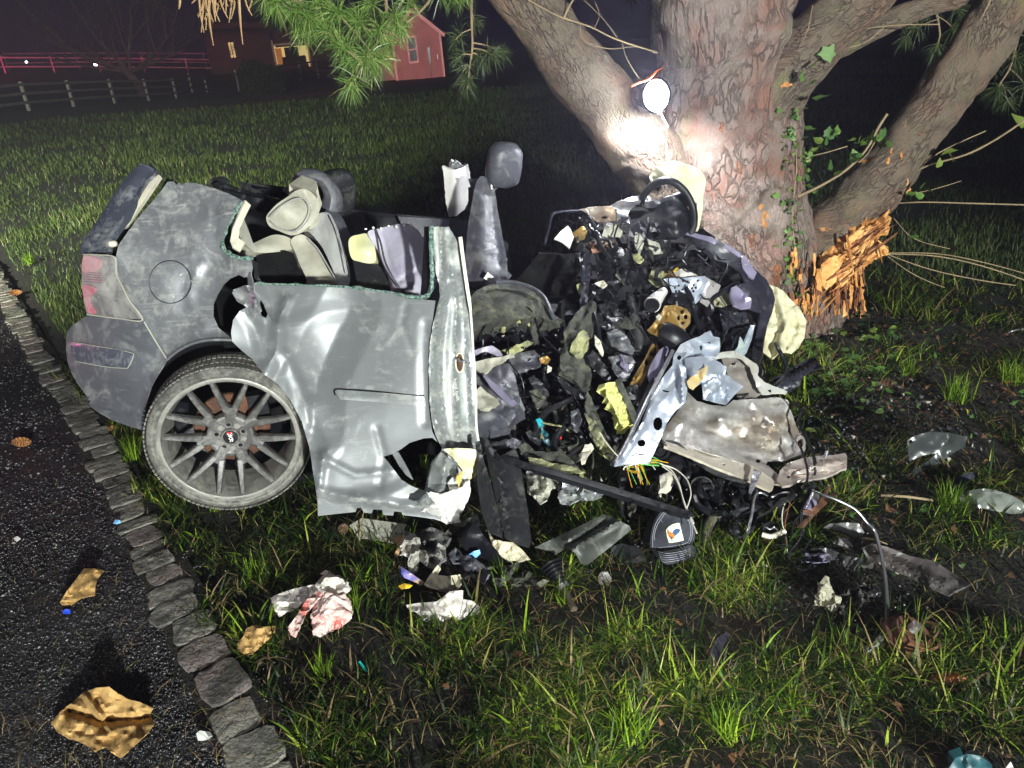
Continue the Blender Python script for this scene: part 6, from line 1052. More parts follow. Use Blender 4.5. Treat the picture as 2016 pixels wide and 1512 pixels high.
T_('chrome_edge_rod', [(1212, 912, -.02), (1234, 872, -.02), (1256, 826, -.02), (1280, 776, 0), (1300, 738, 0), (1318, 704, 0), (1324, 690, 0)], .0085, 'steel', -.19, n=8)
T_('dark_edge_channel', [(1206, 915, 0), (1228, 872, 0), (1250, 826, 0), (1272, 776, 0), (1292, 738, 0), (1310, 704, 0)], .011, 'blackc', -.14, n=8)
W('inner_wing_sheet', [(1349, 704, 0), (1370, 702, -.02), (1392, 701, -.02), (1412, 710, -.02), (1430, 722, -.02), (1428, 736, -.03), (1446, 748, -.03), (1463, 760, -.02), (1448, 776, -.02), (1428, 797, -.01), (1406, 792, -.01), (1384, 785, -.01), (1383, 768, -.02), (1381, 754, -.02), (1366, 762, 0), (1354, 752, 0), (1347, 738, 0)], 'cool', -.16, sp=6, th=.003, amp=.012, sc=.03, ragged=.8, ridges=[([(1384, 757), (1427, 741)], 4, -.014), ([(1388, 770), (1440, 790)], 4, .01)])
W('primer_patch', [(1352, 751), (1366, 736), (1380, 726), (1392, 719), (1394, 728), (1386, 742), (1376, 756), (1364, 767), (1356, 764)], mat('yellow_primer', (.62, .45, .18), (.7, .55, .28), 10, .6, 0, .3, 60), -.20, sp=5, th=.003, amp=.012, ragged=.8)
W('inner_panel', [(1420, 706), (1440, 700), (1465, 704), (1480, 710), (1486, 730), (1492, 752), (1500, 776), (1480, 786), (1452, 780), (1440, 760), (1430, 730)], mat('warm_grey_sheet', (.27, .24, .215), (.21, .19, .17), 8, .6, .3, .2, 50), -.08, sp=7, th=.004, amp=.008, ridges=[([(1430, 725), (1455, 712), (1482, 720)], 5, -.012)], holes=[(1444, 716, 4, 3)])
W('inner_flange', [(1400, 700), (1420, 694), (1445, 690), (1470, 704), (1490, 717), (1494, 724), (1492, 738), (1504, 752), (1530, 762), (1550, 770), (1546, 776), (1520, 775), (1500, 777), (1490, 762), (1482, 738), (1476, 722), (1456, 705), (1430, 703), (1408, 708)], mat('pale_flange', (.6, .62, .58), (.5, .47, .4), 8, .4, .3, .2, 50), -.12, sp=5.5, th=.005, amp=.008, ragged=.7, holes=[(1496, 728, 1.5, 1.5)])
W('flange_hook', [(1447, 690), (1453, 682), (1457, 662), (1461, 668), (1466, 678), (1470, 664), (1476, 652), (1480, 656), (1474, 674), (1464, 692), (1458, 703), (1448, 700)], mat('mint_scrap', (.5, .6, .56), (.3, .34, .4), 12, .4, .3), -.12, sp=5, th=.004)
# big silver floor sheet with its rail
fs, fF = W('front_floor_sheet', [(1352, 770, 0), (1372, 790, -.02), (1400, 797, -.02), (1428, 800, -.03), (1444, 788, -.02), (1480, 786, 0), (1530, 782, .02), (1551, 787, .03), (1556, 806, .03), (1566, 834, .03), (1578, 862, .02), (1587, 882, .01), (1582, 892, .01), (1560, 902, 0), (1538, 908, 0), (1512, 906, 0), (1508, 914, -.01), (1528, 930, -.02), (1546, 948, -.03), (1540, 956, -.03), (1522, 952, -.03), (1500, 930, -.04), (1470, 915, -.05), (1430, 902, -.06), (1395, 892, -.07), (1360, 882, -.08), (1330, 876, -.08), (1306, 868, -.08), (1302, 862, -.08), (1312, 840, -.06), (1326, 818, -.04), (1342, 800, -.02), (1352, 786, 0)],
    'warm', -.10, sp=6.5, th=.005, amp=.006, sc=.018, crumple=True, holes=[(1576, 872, 6, 10), (1493, 907, 5, 4.5), (1426, 914, 2, 2)], bumps=[(1518, 838, 34, 28, -.060), (1500, 830, 7, 9, .03), (1450, 860, 34, 18, .035), (1380, 830, 26, 18, .03), (1552, 948, 10, 10, -.01), (1420, 830, 18, 14, -.025), (1560, 860, 14, 24, .02)],
    ridges=[([(1440, 850), (1445, 880), (1480, 893), (1540, 895)], 8, -.012), ([(1330, 820), (1352, 826), (1346, 842), (1372, 848)], 5, -.014), ([(1500, 850), (1525, 846), (1550, 850)], 8, .012), ([(1395, 800), (1460, 812), (1550, 800)], 10, -.014), ([(1470, 800), (1490, 835), (1540, 850)], 12, .02), ([(1540, 800), (1524, 838), (1560, 870)], 10, -.02), ([(1380, 850), (1420, 858), (1450, 880)], 7, .012), ([(1452, 858), (1500, 872), (1560, 880)], 5, .008), ([(1506, 850), (1530, 870), (1500, 876)], 8, -.012)], ragged=.7, sharp=55)
plate('bush_ring', [(1576+10*math.cos(a), 872+15*math.sin(a)) for a in np.linspace(0, 5.9, 16)], M['warm'], fs, Y=fF, off=-.006, holes=[(1576, 872, 6, 10)], sp=5, th=.012)
W('frame_rail', [(1302, 866, -.02), (1330, 872, -.02), (1380, 886, -.02), (1430, 902, -.02), (1478, 916, -.02), (1500, 928, -.01), (1526, 948, 0), (1522, 960, 0), (1516, 966, 0), (1486, 952, -.02), (1440, 932, -.04), (1400, 916, -.05), (1360, 898, -.06), (1330, 886, -.06), (1308, 878, -.05)], mat('cream_rail_steel', (.62, .57, .47), (.5, .45, .37), 7, .45, .4, .3, 50, (.35, .28, .18), .35, 9), -.14, fs, sp=6, th=.01, amp=.004, sc=.03, holes=[(1426, 914, 2.5, 2.5), (1480, 940, 1.6, 1.6)], ridges=[([(1464, 912), (1462, 940)], 3, -.006), ([(1472, 914), (1470, 942)], 3, .006)])
W('rail_strap', [(1484, 922), (1500, 928), (1490, 950), (1480, 972), (1474, 968), (1478, 946)], 'steel', -.19, th=.006)
W('frame_horn', [(1536, 926, 0), (1550, 912, 0), (1580, 902, 0), (1610, 897, .0), (1640, 896, 0), (1664, 892, 0), (1668, 900, 0), (1667, 922, 0), (1656, 924, 0), (1646, 930, 0), (1630, 938, -.02), (1600, 944, -.02), (1570, 946, -.02), (1556, 955, -.03), (1540, 957, -.03), (1530, 944, -.02)], mat('horn_steel', (.66, .60, .56), (.5, .42, .38), 7, .32, .6, .2, 50, (.4, .32, .22), .3, 9), -.13, sp=6, th=.008, amp=.006, holes=[(1552, 939, 3.5, 3), (1658, 912, 2, 2)], ridges=[([(1550, 925), (1600, 920), (1660, 906)], 6, -.03), ([(1560, 938), (1610, 930), (1650, 926)], 5, .02)])
T_('stud', [(1624, 902, 0), (1628, 888, -.02)], .006, 'steel', -.14, n=8)
# foam block, olive upholstery, shredded black trims on the left of the wreck
fo, _ = W('yellow_foam_block', [(1192, 756), (1200, 752), (1212, 751), (1219, 764), (1226, 781), (1233, 797), (1240, 812), (1243, 830), (1238, 838), (1229, 842), (1220, 832), (1212, 814), (1206, 798), (1196, 784), (1193, 770)], 'foam', -.20, sp=4.5, th=.05, amp=.006, sc=.12, ragged=1.2, sharp=70)
W('foam_skin', [(1212, 749), (1222, 744), (1232, 768), (1242, 790), (1256, 820), (1258, 836), (1246, 832), (1236, 806), (1226, 780), (1216, 762)], 'olive', -.21, sp=5, th=.008, amp=.01)
W('split_upholstery', [(1165, 590), (1174, 596), (1175, 610), (1171, 630), (1164, 656), (1155, 683), (1156, 704), (1160, 716), (1166, 740), (1160, 760), (1146, 766), (1128, 746), (1112, 738), (1102, 722), (1103, 700), (1112, 680), (1110, 655), (1118, 640), (1130, 622), (1146, 604)], 'olive', -.10, sp=6, th=.03, amp=.014, sc=.03, ridges=[([(1170, 600), (1145, 640), (1122, 676), (1112, 700)], 8, -.03)], ragged=.8)
W('exposed_foam', [(1150, 650), (1160, 664), (1154, 690), (1146, 706), (1130, 700), (1122, 690), (1128, 672), (1138, 656)], 'foamd', -.15, sp=5, th=.01, amp=.01, ragged=1.5)
for o, m_, d in (([(1096, 742), (1108, 744), (1130, 764), (1150, 772), (1156, 786), (1136, 784), (1110, 766)], 'black', -.12), ([(1156, 770), (1168, 790), (1180, 820), (1190, 850), (1198, 880), (1202, 900), (1180, 890), (1164, 860), (1156, 820), (1152, 796)], 'olive', -.14), ([(1150, 812), (1170, 830), (1188, 858), (1206, 884), (1210, 908), (1196, 904), (1170, 870)], 'foamd', -.15),
                 ([(1158, 700), (1168, 690), (1178, 702), (1192, 722), (1204, 744), (1196, 752), (1178, 736), (1164, 718)], 'black', -.14), ([(1170, 660), (1182, 672), (1190, 694), (1186, 702), (1174, 684)], 'cream', -.16), ([(1196, 654), (1214, 646), (1230, 656), (1250, 690), (1242, 700), (1220, 690), (1204, 682)], 'seat', -.12),
                 ([(1198, 704), (1222, 698), (1244, 702), (1252, 712), (1246, 728), (1232, 748), (1214, 742), (1206, 722)], 'seat', -.13), ([(1222, 700), (1232, 716), (1246, 718), (1236, 732), (1222, 716)], 'lilac', -.15), ([(1180, 640), (1194, 634), (1206, 646), (1196, 654)], 'black', -.1), ([(1232, 762), (1252, 756), (1262, 774), (1258, 800), (1244, 794), (1236, 778)], 'black', -.12), ([(1246, 796), (1262, 780), (1268, 800), (1256, 824)], 'seat', -.1),
                 ([(1126, 812), (1138, 806), (1144, 824), (1138, 850), (1130, 846), (1124, 830)], 'seat', -.15), ([(1040, 744), (1052, 740), (1066, 752), (1080, 772), (1086, 796), (1074, 800), (1056, 776)], 'black', -.06), ([(1040, 770), (1056, 764), (1072, 782), (1082, 800), (1074, 808), (1056, 800)], 'olive', -.08),
                 ([(940, 880), (976, 870), (1010, 862), (1034, 870), (1050, 886), (1030, 884), (1000, 880), (960, 896)], 'seat', -.16), ([(1020, 880), (1034, 872), (1052, 888), (1076, 890), (1106, 888), (1120, 900), (1138, 920), (1110, 916), (1070, 908), (1036, 902)], 'olive', -.18), ([(1040, 900), (1060, 902), (1090, 912), (1130, 918), (1150, 930), (1120, 934), (1080, 924), (1046, 918)], 'foamd', -.20),
                 ([(1140, 896), (1152, 876), (1164, 872), (1170, 884), (1158, 896), (1152, 912), (1146, 916)], 'cream', -.18), ([(1036, 850), (1060, 846), (1078, 858), (1084, 876), (1062, 880), (1044, 866)], 'black', -.1), ([(1056, 826), (1064, 824), (1070, 836), (1062, 842)], 'teal', -.16), ([(1066, 840), (1078, 852), (1086, 880), (1078, 882), (1066, 860)], mat('teal_dark', (.02, .12, .15), None, rough=.4), -.1), ([(1098, 848), (1106, 850), (1104, 866), (1098, 862)], 'red', -.1),
                 ([(1000, 700), (1024, 694), (1052, 690), (1062, 700), (1066, 720), (1050, 726), (1036, 732), (1016, 736), (1004, 722)], 'seat', -.04), ([(1062, 706), (1076, 700), (1084, 708), (1076, 716), (1066, 716)], 'gold', -.06), ([(1078, 718), (1088, 722), (1086, 732), (1078, 734)], 'cream', -.06),
                 ([(985, 690), (1010, 682), (1040, 672), (1052, 674), (1030, 690), (1004, 700)], 'foamd', -.06), ([(1042, 628), (1054, 626), (1056, 650), (1062, 674), (1052, 680), (1046, 654)], 'olive', -.06), ([(1226, 900), (1238, 890), (1240, 920), (1232, 960), (1226, 1000), (1232, 1024), (1222, 1010), (1218, 960)], 'black', -.08), ([(1232, 984), (1246, 962), (1258, 966), (1252, 1000), (1240, 1018)], 'olive', -.1)):
    W('torn_trim', o, m_, d, th=.006, amp=.018, sc=.04, sp=6, ragged=1.4)
# balled leather seat base behind the jamb
W('crushed_seat', [(934, 740), (950, 735), (979, 720), (1000, 716), (1012, 733), (1018, 758), (1024, 790), (1023, 806), (1010, 826), (999, 840), (983, 847), (960, 843), (936, 836)], 'seat', -.16, sp=6, th=.06, amp=.008, bumps=[(985, 765, 28, 28, -.05), (960, 810, 30, 20, -.02)], ridges=[([(950, 740), (985, 768), (1018, 794)], 7, -.03), ([(940, 800), (980, 806), (1020, 792)], 6, .02)], curve=True)
W('seat_belt_webbing', [(951, 741), (956, 739), (985, 764), (1008, 788), (1019, 794), (1010, 800), (992, 788), (966, 762)], 'lilac', -.25, sp=6, th=.004, amp=.003)
W('seat_fold', [(934, 690), (950, 684), (968, 680), (984, 690), (996, 708), (990, 712), (974, 698), (956, 692), (936, 698)], 'seatl', -.14, sp=5, th=.01, amp=.01)
W('seat_fold', [(936, 712), (960, 706), (990, 702), (1010, 694), (1012, 700), (990, 712), (966, 728), (944, 742), (936, 732)], 'leather', -.17, sp=5, th=.01, amp=.012)
W('seat_fold', [(936, 770), (946, 760), (958, 772), (980, 786), (984, 796), (968, 802), (940, 804)], 'leather', -.20, sp=5, th=.02, amp=.012)
T_('seat_frame_tube', [(990, 654, 0), (994, 640, 0), (1008, 632, 0), (1026, 633, 0), (1044, 640, 0), (1050, 660, 0)], .010, 'foamd', -.05, n=8)
T_('wire', [(951, 668, 0), (951, 690, 0)], .003, 'steel', -.1, n=5)
# cladding, long bar, bent sheet
plate('sill_cladding', [(936, 870, 2.33), (944, 868, 2.33), (952, 905, 2.30), (966, 950, 2.24), (982, 1010, 2.15), (989, 1046, 2.09), (988, 1060, 2.07), (962, 1048, 2.10), (948, 1010, 2.17), (941, 960, 2.24), (938, 915, 2.30)], M['black'], car, sp=7, th=.006, amp=.004, ridges=[([(940, 880), (962, 960), (980, 1050)], 5, -.01)])
plate('sill_cladding', [(950, 852, 2.42), (958, 862, 2.40), (972, 888, 2.36), (985, 900, 2.32), (1014, 884, 2.36), (1022, 900, 2.33), (1032, 960, 2.22), (1040, 1010, 2.14), (1046, 1064, 2.05), (1042, 1078, 2.03), (1018, 1070, 2.04), (994, 1058, 2.07), (984, 1020, 2.13), (972, 960, 2.24), (960, 910, 2.33)], M['black'], car, sp=7, th=.008, amp=.004, ridges=[([(960, 870), (985, 950), (1000, 1050)], 6, -.014), ([(968, 880), (990, 960), (1002, 1050)], 5, .012)], holes=[(982, 985, 2.5, 4)])
plate('sill_cladding', [(985, 898, 2.33), (1014, 882, 2.38), (1018, 892, 2.36), (1000, 906, 2.32), (984, 910, 2.31)], M['dash'], car, sp=7, th=.006)
plate('long_trim_bar', [(975, 895, 2.30), (1000, 900, 2.29), (1100, 927, 2.24), (1200, 956, 2.17), (1300, 988, 2.08), (1365, 1009, 2.03), (1368, 1016, 2.02), (1360, 1018, 2.01), (1290, 997, 2.05), (1200, 968, 2.14), (1100, 938, 2.21), (1000, 912, 2.27), (976, 905, 2.29)], M['dark'], car, sp=6, th=.018, amp=.0015, ridges=[([(980, 902), (1365, 1016)], 3.5, -.006)])
W('silver_underbody', [(1035, 928), (1060, 920), (1080, 930), (1110, 942), (1150, 950), (1190, 960), (1196, 972), (1170, 974), (1140, 968), (1100, 960), (1080, 950), (1060, 960), (1050, 975), (1040, 960)], 'steel', -.05, sp=6, th=.005, amp=.016, ragged=1)
W('crumpled_foil', [(1036, 940), (1060, 936), (1086, 944), (1108, 952), (1100, 965), (1088, 962), (1076, 985), (1064, 992), (1050, 978), (1038, 968)], 'paper', -.08, sp=5, th=.004, amp=.03, sc=.04, ragged=1)
W('crumpled_foil', [(1100, 968), (1118, 956), (1150, 958), (1172, 968), (1184, 978), (1168, 986), (1140, 984), (1120, 994), (1104, 990), (1098, 980)], 'jamb', -.08, sp=5, th=.004, amp=.02, sc=.04, ragged=1)
bs = plate('broken_plastic', [(1052, 1078, .10), (1068, 1070, .12), (1095, 1058, .13), (1140, 1036, .15), (1190, 1012, .17), (1215, 1022, .17), (1240, 1036, .16), (1243, 1043, .14), (1200, 1078, .11), (1160, 1110, .07), (1150, 1114, .07), (1143, 1108, .10), (1133, 1090, .13), (1121, 1080, .14), (1110, 1082, .11), (1094, 1093, .07), (1078, 1084, .09)], M['black'], None, mode='Z', sp=6, th=.004, ridges=[([(1094, 1092), (1190, 1030)], 10, -.02), ([(1121, 1080), (1215, 1026)], 10, .012)], amp=.003)[0]
bs.data.materials[0] = mat('grey_panel', (.03, .033, .03), (.045, .048, .042), 8, .5, .05, .1, 50, (.14, .15, .115), .35, 7)
tag(bs, 'bent dark grey plastic panel lying in front of the wreck left of the cap', 'broken panel')

# engine parts low in the wreck
def discat(name, c, n, prof, m, par, seg=36, sharp=35):
    n = np.array(n, float); n /= np.linalg.norm(n); a = np.cross(n, [0, 0, 1]); a /= np.linalg.norm(a); b = np.cross(a, n); Vv, F = disc_lathe(prof, seg); Mx = np.stack([a, -n, b], 1); return obj(name, rawmesh(name, Vv@Mx.T+c, F), m, par, sharp), Mx
pc = P(1383, 962, 2.30); tn = (C0-pc); tn = tn/np.linalg.norm(tn)+np.array([-.15, 0, .1]); pul, Mx = discat('pulley', pc, tn, [(0, -.02), (.016, -.02), (.018, -.010), (.034, -.010), (.038, -.022), (.042, -.022), (.043, -.014), (.040, -.010), (.043, -.004), (.040, 0), (.043, .006), (.043, .02), (0, .02)], M['black'], car)
for i in range(6):
    a = i*1.047+.3; Vv, F = disc_lathe([(0, -.0125), (.0052, -.0125), (.0052, -.009)], 10); Vv = Vv+[.027*math.cos(a), 0, .027*math.sin(a)]; obj('pulley_hole' if i % 2 else 'pulley_bolt', rawmesh('b', Vv@Mx.T+pc, F), M['floor'] if i % 2 else M['steel'], pul)
p2 = P(1302, 888, 2.42); discat('small_pulley', p2, tn, [(0, -.02), (.01, -.02), (.012, -.008), (.022, -.008), (.026, -.018), (.03, -.012), (.03, .02), (0, .02)], M['dark'], car)
Eng = [(1445, 970, 2.36, .15, .12, .11), (1490, 985, 2.34, .12, .12, .10), (1415, 1000, 2.30, .12, .1, .08), (1320, 930, 2.42, .12, .1, .1), (1350, 900, 2.5, .12, .1, .1), (1540, 985, 2.36, .09, .1, .07), (1465, 1020, 2.22, .13, .1, .05)]
for i, (x, y, Y0, a, b, c) in enumerate(Eng): blob('engine_casting', P(x, y, Y0), (a, b, c), M['dark'], car, rot=(i, .3*i, i*.7), e=4.5, noise=.010, nsc=3, seed=i)
W('oil_filter_cup', [(1298, 935, 0), (1322, 928, 0), (1326, 950, 0), (1320, 966, 0), (1300, 960, 0)], 'cream', -.12, th=.03, bumps=[(1312, 945, 10, 20, -.02)])
T_('rubber_hose', [(1460, 940, -.04), (1476, 962, -.05), (1476, 990, -.05), (1456, 1008, -.06), (1432, 1016, -.06)], .017, 'black', 0, n=12)
T_('rubber_hose', [(1424, 1014, 0), (1400, 1024, -.02), (1390, 1050, -.02), (1394, 1076, -.02), (1414, 1090, -.02), (1436, 1090, -.02)], [.020, .019, .018, .019, .018, .014], mat('worn_hose', (.07, .06, .05), (.12, .11, .09), 9, .4, 0, .2, 40), -.02, n=12)
T_('bumper_belt', [(1302, 868, 0), (1330, 872, 0), (1352, 890, 0), (1380, 915, 0), (1420, 936, 0), (1460, 948, 0), (1480, 958, 0)], [.008, .01, .012, .014, .014, .012, .010], 'black', -.17, n=8, flat=.5)
for i, (pt, r, m_) in enumerate((([(1570, 975), (1545, 970), (1520, 978), (1498, 970), (1486, 976), (1480, 1010), (1472, 1048)], .0055, 'steel'), ([(1600, 960), (1586, 985), (1578, 1010), (1578, 1040), (1580, 1052)], .0065, 'black'), ([(1590, 940), (1600, 958), (1596, 990), (1580, 1010), (1562, 1030), (1560, 1060)], .004, 'wireb'), ([(1555, 968), (1542, 1000), (1540, 1030), (1548, 1060), (1550, 1090)], .0022, 'wirew'),
              ([(1560, 970), (1550, 1010), (1545, 1040), (1548, 1080), (1556, 1100)], .002, 'wirer'), ([(1535, 975), (1546, 1010), (1540, 1050), (1545, 1080)], .0025, 'wireb'), ([(1575, 1050), (1576, 1064), (1560, 1085), (1552, 1092)], .007, 'black'), ([(1630, 960), (1600, 1010), (1574, 1040)], .010, 'rust'), ([(1600, 1060), (1588, 1080), (1574, 1090)], .005, 'black'),
              ([(1551, 1093), (1560, 1110), (1580, 1122), (1605, 1118), (1622, 1124), (1632, 1138)], .0045, 'wireb'), ([(1550, 1094), (1548, 1110), (1540, 1126), (1532, 1138)], .003, 'wireb'), ([(1500, 1052), (1520, 1056), (1545, 1046)], .009, 'cream'), ([(1500, 1030), (1515, 1042), (1524, 1038), (1532, 1046)], .0025, 'steel'))): T_('brake_pipe' if r > .004 else 'wire', [(x, y, 0) for x, y in pt], r, m_, -.10, n=8 if r > .004 else 5)
T_('damper', [(1604, 976, 0), (1592, 1004, 0)], .016, 'steel', -.12, n=14); T_('damper_end', [(1598, 990, 0), (1590, 1008, 0)], .018, 'lilac', -.125, n=14)
T_('strut_rod', [(1576, 880, 0), (1584, 902, 0), (1590, 930, 0), (1588, 948, 0), (1580, 962, 0)], .0045, 'blackc', -.18, n=6); T_('black_cable', [(1562, 790, 0), (1578, 812, 0), (1572, 830, 0), (1584, 858, 0), (1600, 890, 0), (1606, 920, 0), (1600, 950, 0)], .005, 'blackc', -.14, n=6)
T_('black_cable', [(1585, 850, 0), (1597, 880, 0), (1602, 905, 0), (1605, 930, 0)], .004, 'blackc', -.16, n=6)
# wiring loom
for i in range(30):
    x0, y0 = 1232+rnd.uniform(-8, 10), 912+rnd.uniform(-6, 14); c = rnd.choice(['wirey', 'wirey', 'wirew', 'wirew', 'wireg', 'wireb']); x3, y3 = 1302+rnd.uniform(-14, 14), 914+rnd.uniform(-8, 12)
    if i % 3 == 0: x3, y3 = 1250+rnd.uniform(-10, 30), 940+rnd.uniform(0, 26)
    T_('loom_wire', [(x0, y0, 0), (x0+rnd.uniform(5, 24), y0+rnd.uniform(-22, 6), -.02), ((x0+x3)/2+rnd.uniform(-10, 10), 906+rnd.uniform(-14, 10), -.04), (x3, y3, 0)], rnd.uniform(.0012, .0024), c, -.19, n=5, sub=4)
for pt in ([(1300, 912), (1322, 926), (1336, 950), (1344, 980), (1354, 1006), (1366, 1030)], [(1302, 914), (1330, 924), (1352, 944), (1360, 970), (1356, 990), (1350, 1006)], [(1304, 918), (1326, 936), (1340, 966), (1350, 1000), (1372, 1050)], [(1180, 852), (1200, 880), (1222, 902), (1250, 910)]): T_('loose_wire', [(x, y, 0) for x, y in pt], .0024, 'wirew', -.22, n=5, sub=5)
for o, m_, d in (([(1012, 760), (1040, 748), (1062, 790), (1078, 850), (1070, 890), (1048, 886), (1030, 830)], 'black', .0), ([(1060, 700), (1092, 690), (1112, 740), (1122, 800), (1114, 850), (1092, 846), (1078, 780)], 'blackc', .02), ([(1180, 600), (1210, 590), (1226, 630), (1232, 680), (1214, 690), (1192, 650)], 'black', -.04), ([(1086, 800), (1112, 790), (1134, 850), (1150, 900), (1128, 912), (1100, 870)], 'olive', -.04),
                 ([(1176, 450), (1210, 470), (1228, 530), (1216, 580), (1190, 570), (1172, 510)], 'blackc', -.02), ([(1236, 470), (1270, 500), (1284, 560), (1262, 584), (1240, 540)], 'black', -.02), ([(1150, 500), (1164, 498), (1160, 570), (1150, 640), (1140, 640), (1144, 560)], 'dash', -.06), ([(1256, 584), (1300, 566), (1310, 590), (1280, 622), (1258, 640)], 'black', -.02),
                 ([(1200, 830), (1224, 850), (1222, 900), (1204, 940), (1188, 900)], 'black', -.06), ([(1420, 610), (1470, 616), (1478, 650), (1450, 690), (1424, 670)], 'dash', -.02), ([(1330, 880), (1380, 892), (1400, 930), (1360, 940), (1330, 920)], 'blackc', -.04), ([(1500, 970), (1560, 968), (1580, 1000), (1540, 1016), (1500, 1004)], 'black', -.02)):
    W('torn_panel', o, m_, d, th=.006, amp=.026, sc=.03, sp=6, ragged=1.2, ridges=[([o[0], o[len(o)//2]], 10, -.02), ([o[1], o[-1]], 8, .012)])
# the rest of the wreckage: shards, brackets, bent rods, wires; the larger ones are parts of their own
rs = random.Random(77)
M['heap1'] = mat('heap_plastic', (.004, .004, .0055), (.010, .010, .012), 14, .5, 0, .4, 60, (.04, .04, .036), .15, 9, spec=.2); M['heap2'] = mat('heap_metal', (.03, .03, .034), (.010, .010, .012), 14, .45, .3, .4, 60, spec=.25)
zones = [((1140, 430, 1320, 560), 44, ['heap1', 'blackc', 'blackc', 'heap1', 'floor', 'heap2', 'heap1', 'olive', 'heap1', 'heap2'], .02), ((1150, 560, 1300, 760), 40, ['heap1', 'heap1', 'heap1', 'blackc', 'olive', 'floor', 'heap2'], 0), ((1000, 650, 1150, 900), 34, ['heap1', 'olive', 'heap1', 'heap2', 'blackc'], .04), ((1060, 800, 1230, 960), 26, ['heap1', 'olive', 'heap2', 'foamd', 'heap1'], -.02),
         ((1330, 500, 1460, 640), 14, ['blackc', 'heap1', 'heap1', 'blackc', 'dash'], .06), ((1250, 600, 1420, 720), 16, ['blackc', 'heap1', 'heap1', 'blackc'], .03), ((1240, 900, 1420, 1010), 26, ['heap1', 'heap1', 'heap2', 'wireb'], -.03), ((1400, 930, 1640, 1040), 44, ['blackc', 'heap1', 'heap2', 'heap1'], -.03), ((1230, 440, 1340, 560), 16, ['blackc', 'heap1', 'heap1', 'dash', 'heap2'], -.0), ((1440, 640, 1520, 760), 8, ['blackc', 'dash'], .02)]
for (x0, y0, x1, y1), n, ms, d in zones:
    for i in range(int(n*.55)):
        cx, cy = rs.uniform(x0, x1), rs.uniform(y0, y1); m_ = rs.choice(ms)
        if m_ == 'wireb' or rs.random() < .36:
            a = rs.uniform(0, 3.14); L_ = rs.uniform(24, 95); T_('bent_rod', [(cx+(t-.5)*L_*math.cos(a)+rs.uniform(-6, 6), cy+(t-.5)*L_*math.sin(a)+rs.uniform(-6, 6), rs.uniform(-.04, .03)) for t in (0, .33, .66, 1)], rs.uniform(.0018, .007), m_, d-.04, n=7, sub=4)
        else:
            k = rs.randint(4, 7); s = rs.uniform(12, 40); el = rs.uniform(.25, .8); a0 = rs.uniform(0, 3.14); pts = []
            for j in range(k):
                a = 6.2832*j/k+rs.uniform(-.3, .3); u, v = s*math.cos(a)*rs.uniform(.6, 1.2), s*el*math.sin(a)*rs.uniform(.6, 1.2); pts.append((cx+u*math.cos(a0)-v*math.sin(a0), cy+u*math.sin(a0)+v*math.cos(a0), rs.uniform(-.07, .05)))
            try: W('wreck_shard', pts, m_, d-.03, sp=6, th=.004, amp=.012, sc=.07, ragged=.8)
            except Exception: pass
for i in range(46):          # cables and hoses hanging through the heap
    z = rs.choice(zones)[0]; cx, cy = rs.uniform(z[0], z[2]), rs.uniform(z[1], z[3]); a = rs.uniform(.6, 2.4); L_ = rs.uniform(60, 150); b_ = rs.uniform(-30, 30)
    T_('cable' if i % 3 else 'hose', [(min(max(cx+(t-.5)*L_*math.cos(a)+b_*math.sin(3.1*t)+rs.uniform(-7, 7), 1000), 1560), min(max(cy+(t-.5)*L_*math.sin(a)+rs.uniform(-8, 8), 430), 1010), rs.uniform(-.09, -.01)) for t in np.linspace(0, 1, 6)], rs.uniform(.002, .0045) if i % 3 else rs.uniform(.008, .014), 'blackc' if i % 4 else 'wireb', -.04, n=7, sub=5)
def bits(name, x0, y0, x1, y1, n, smin, smax, m_, par, d0, d1, seed):
    g = np.random.RandomState(seed); x = g.uniform(x0, x1, n); y = g.uniform(y0, y1, n); Y = Yw(x, y)+g.uniform(d0, d1, n); c = S(x, y, Y); c = c[c[:, 2] > .01][:int(n*.3)]; n = len(c)
    o = g.normal(size=(n, 4, 3)); o /= np.linalg.norm(o, axis=2)[..., None]; o *= g.uniform(smin, smax, n)[:, None, None]*g.uniform(.4, 1.3, (n, 4, 1)); f = np.array([(0, 1, 2), (0, 2, 3), (0, 3, 1), (1, 3, 2)]); F = (f[None]+np.arange(n)[:, None, None]*4).reshape(-1, 3)
    return tag(obj(name, rawmesh(name, (c[:, None]+o).reshape(-1, 3), F, attr=np.repeat(g.rand(n), 4), smooth=False), m_, par), kind='stuff')
M['bits'] = rndmat('fragment_mix', [(0, (.006, .006, .008)), (.6, (.018, .018, .022)), (.88, (.04, .04, .038)), (.955, (.15, .14, .12)), (1, (.42, .40, .36))], .4)
for i, z in enumerate([(1130, 430, 1330, 560, 800), (1150, 560, 1300, 760, 500), (1000, 640, 1160, 920, 500), (1300, 480, 1480, 640, 120), (1230, 900, 1640, 1030, 1300), (1060, 800, 1230, 960, 500), (940, 640, 1100, 720, 200)]): bits('wreck_fragments', z[0], z[1], z[2], z[3], z[4], .004, .016, M['bits'], car, -.10, .15, 50+i)

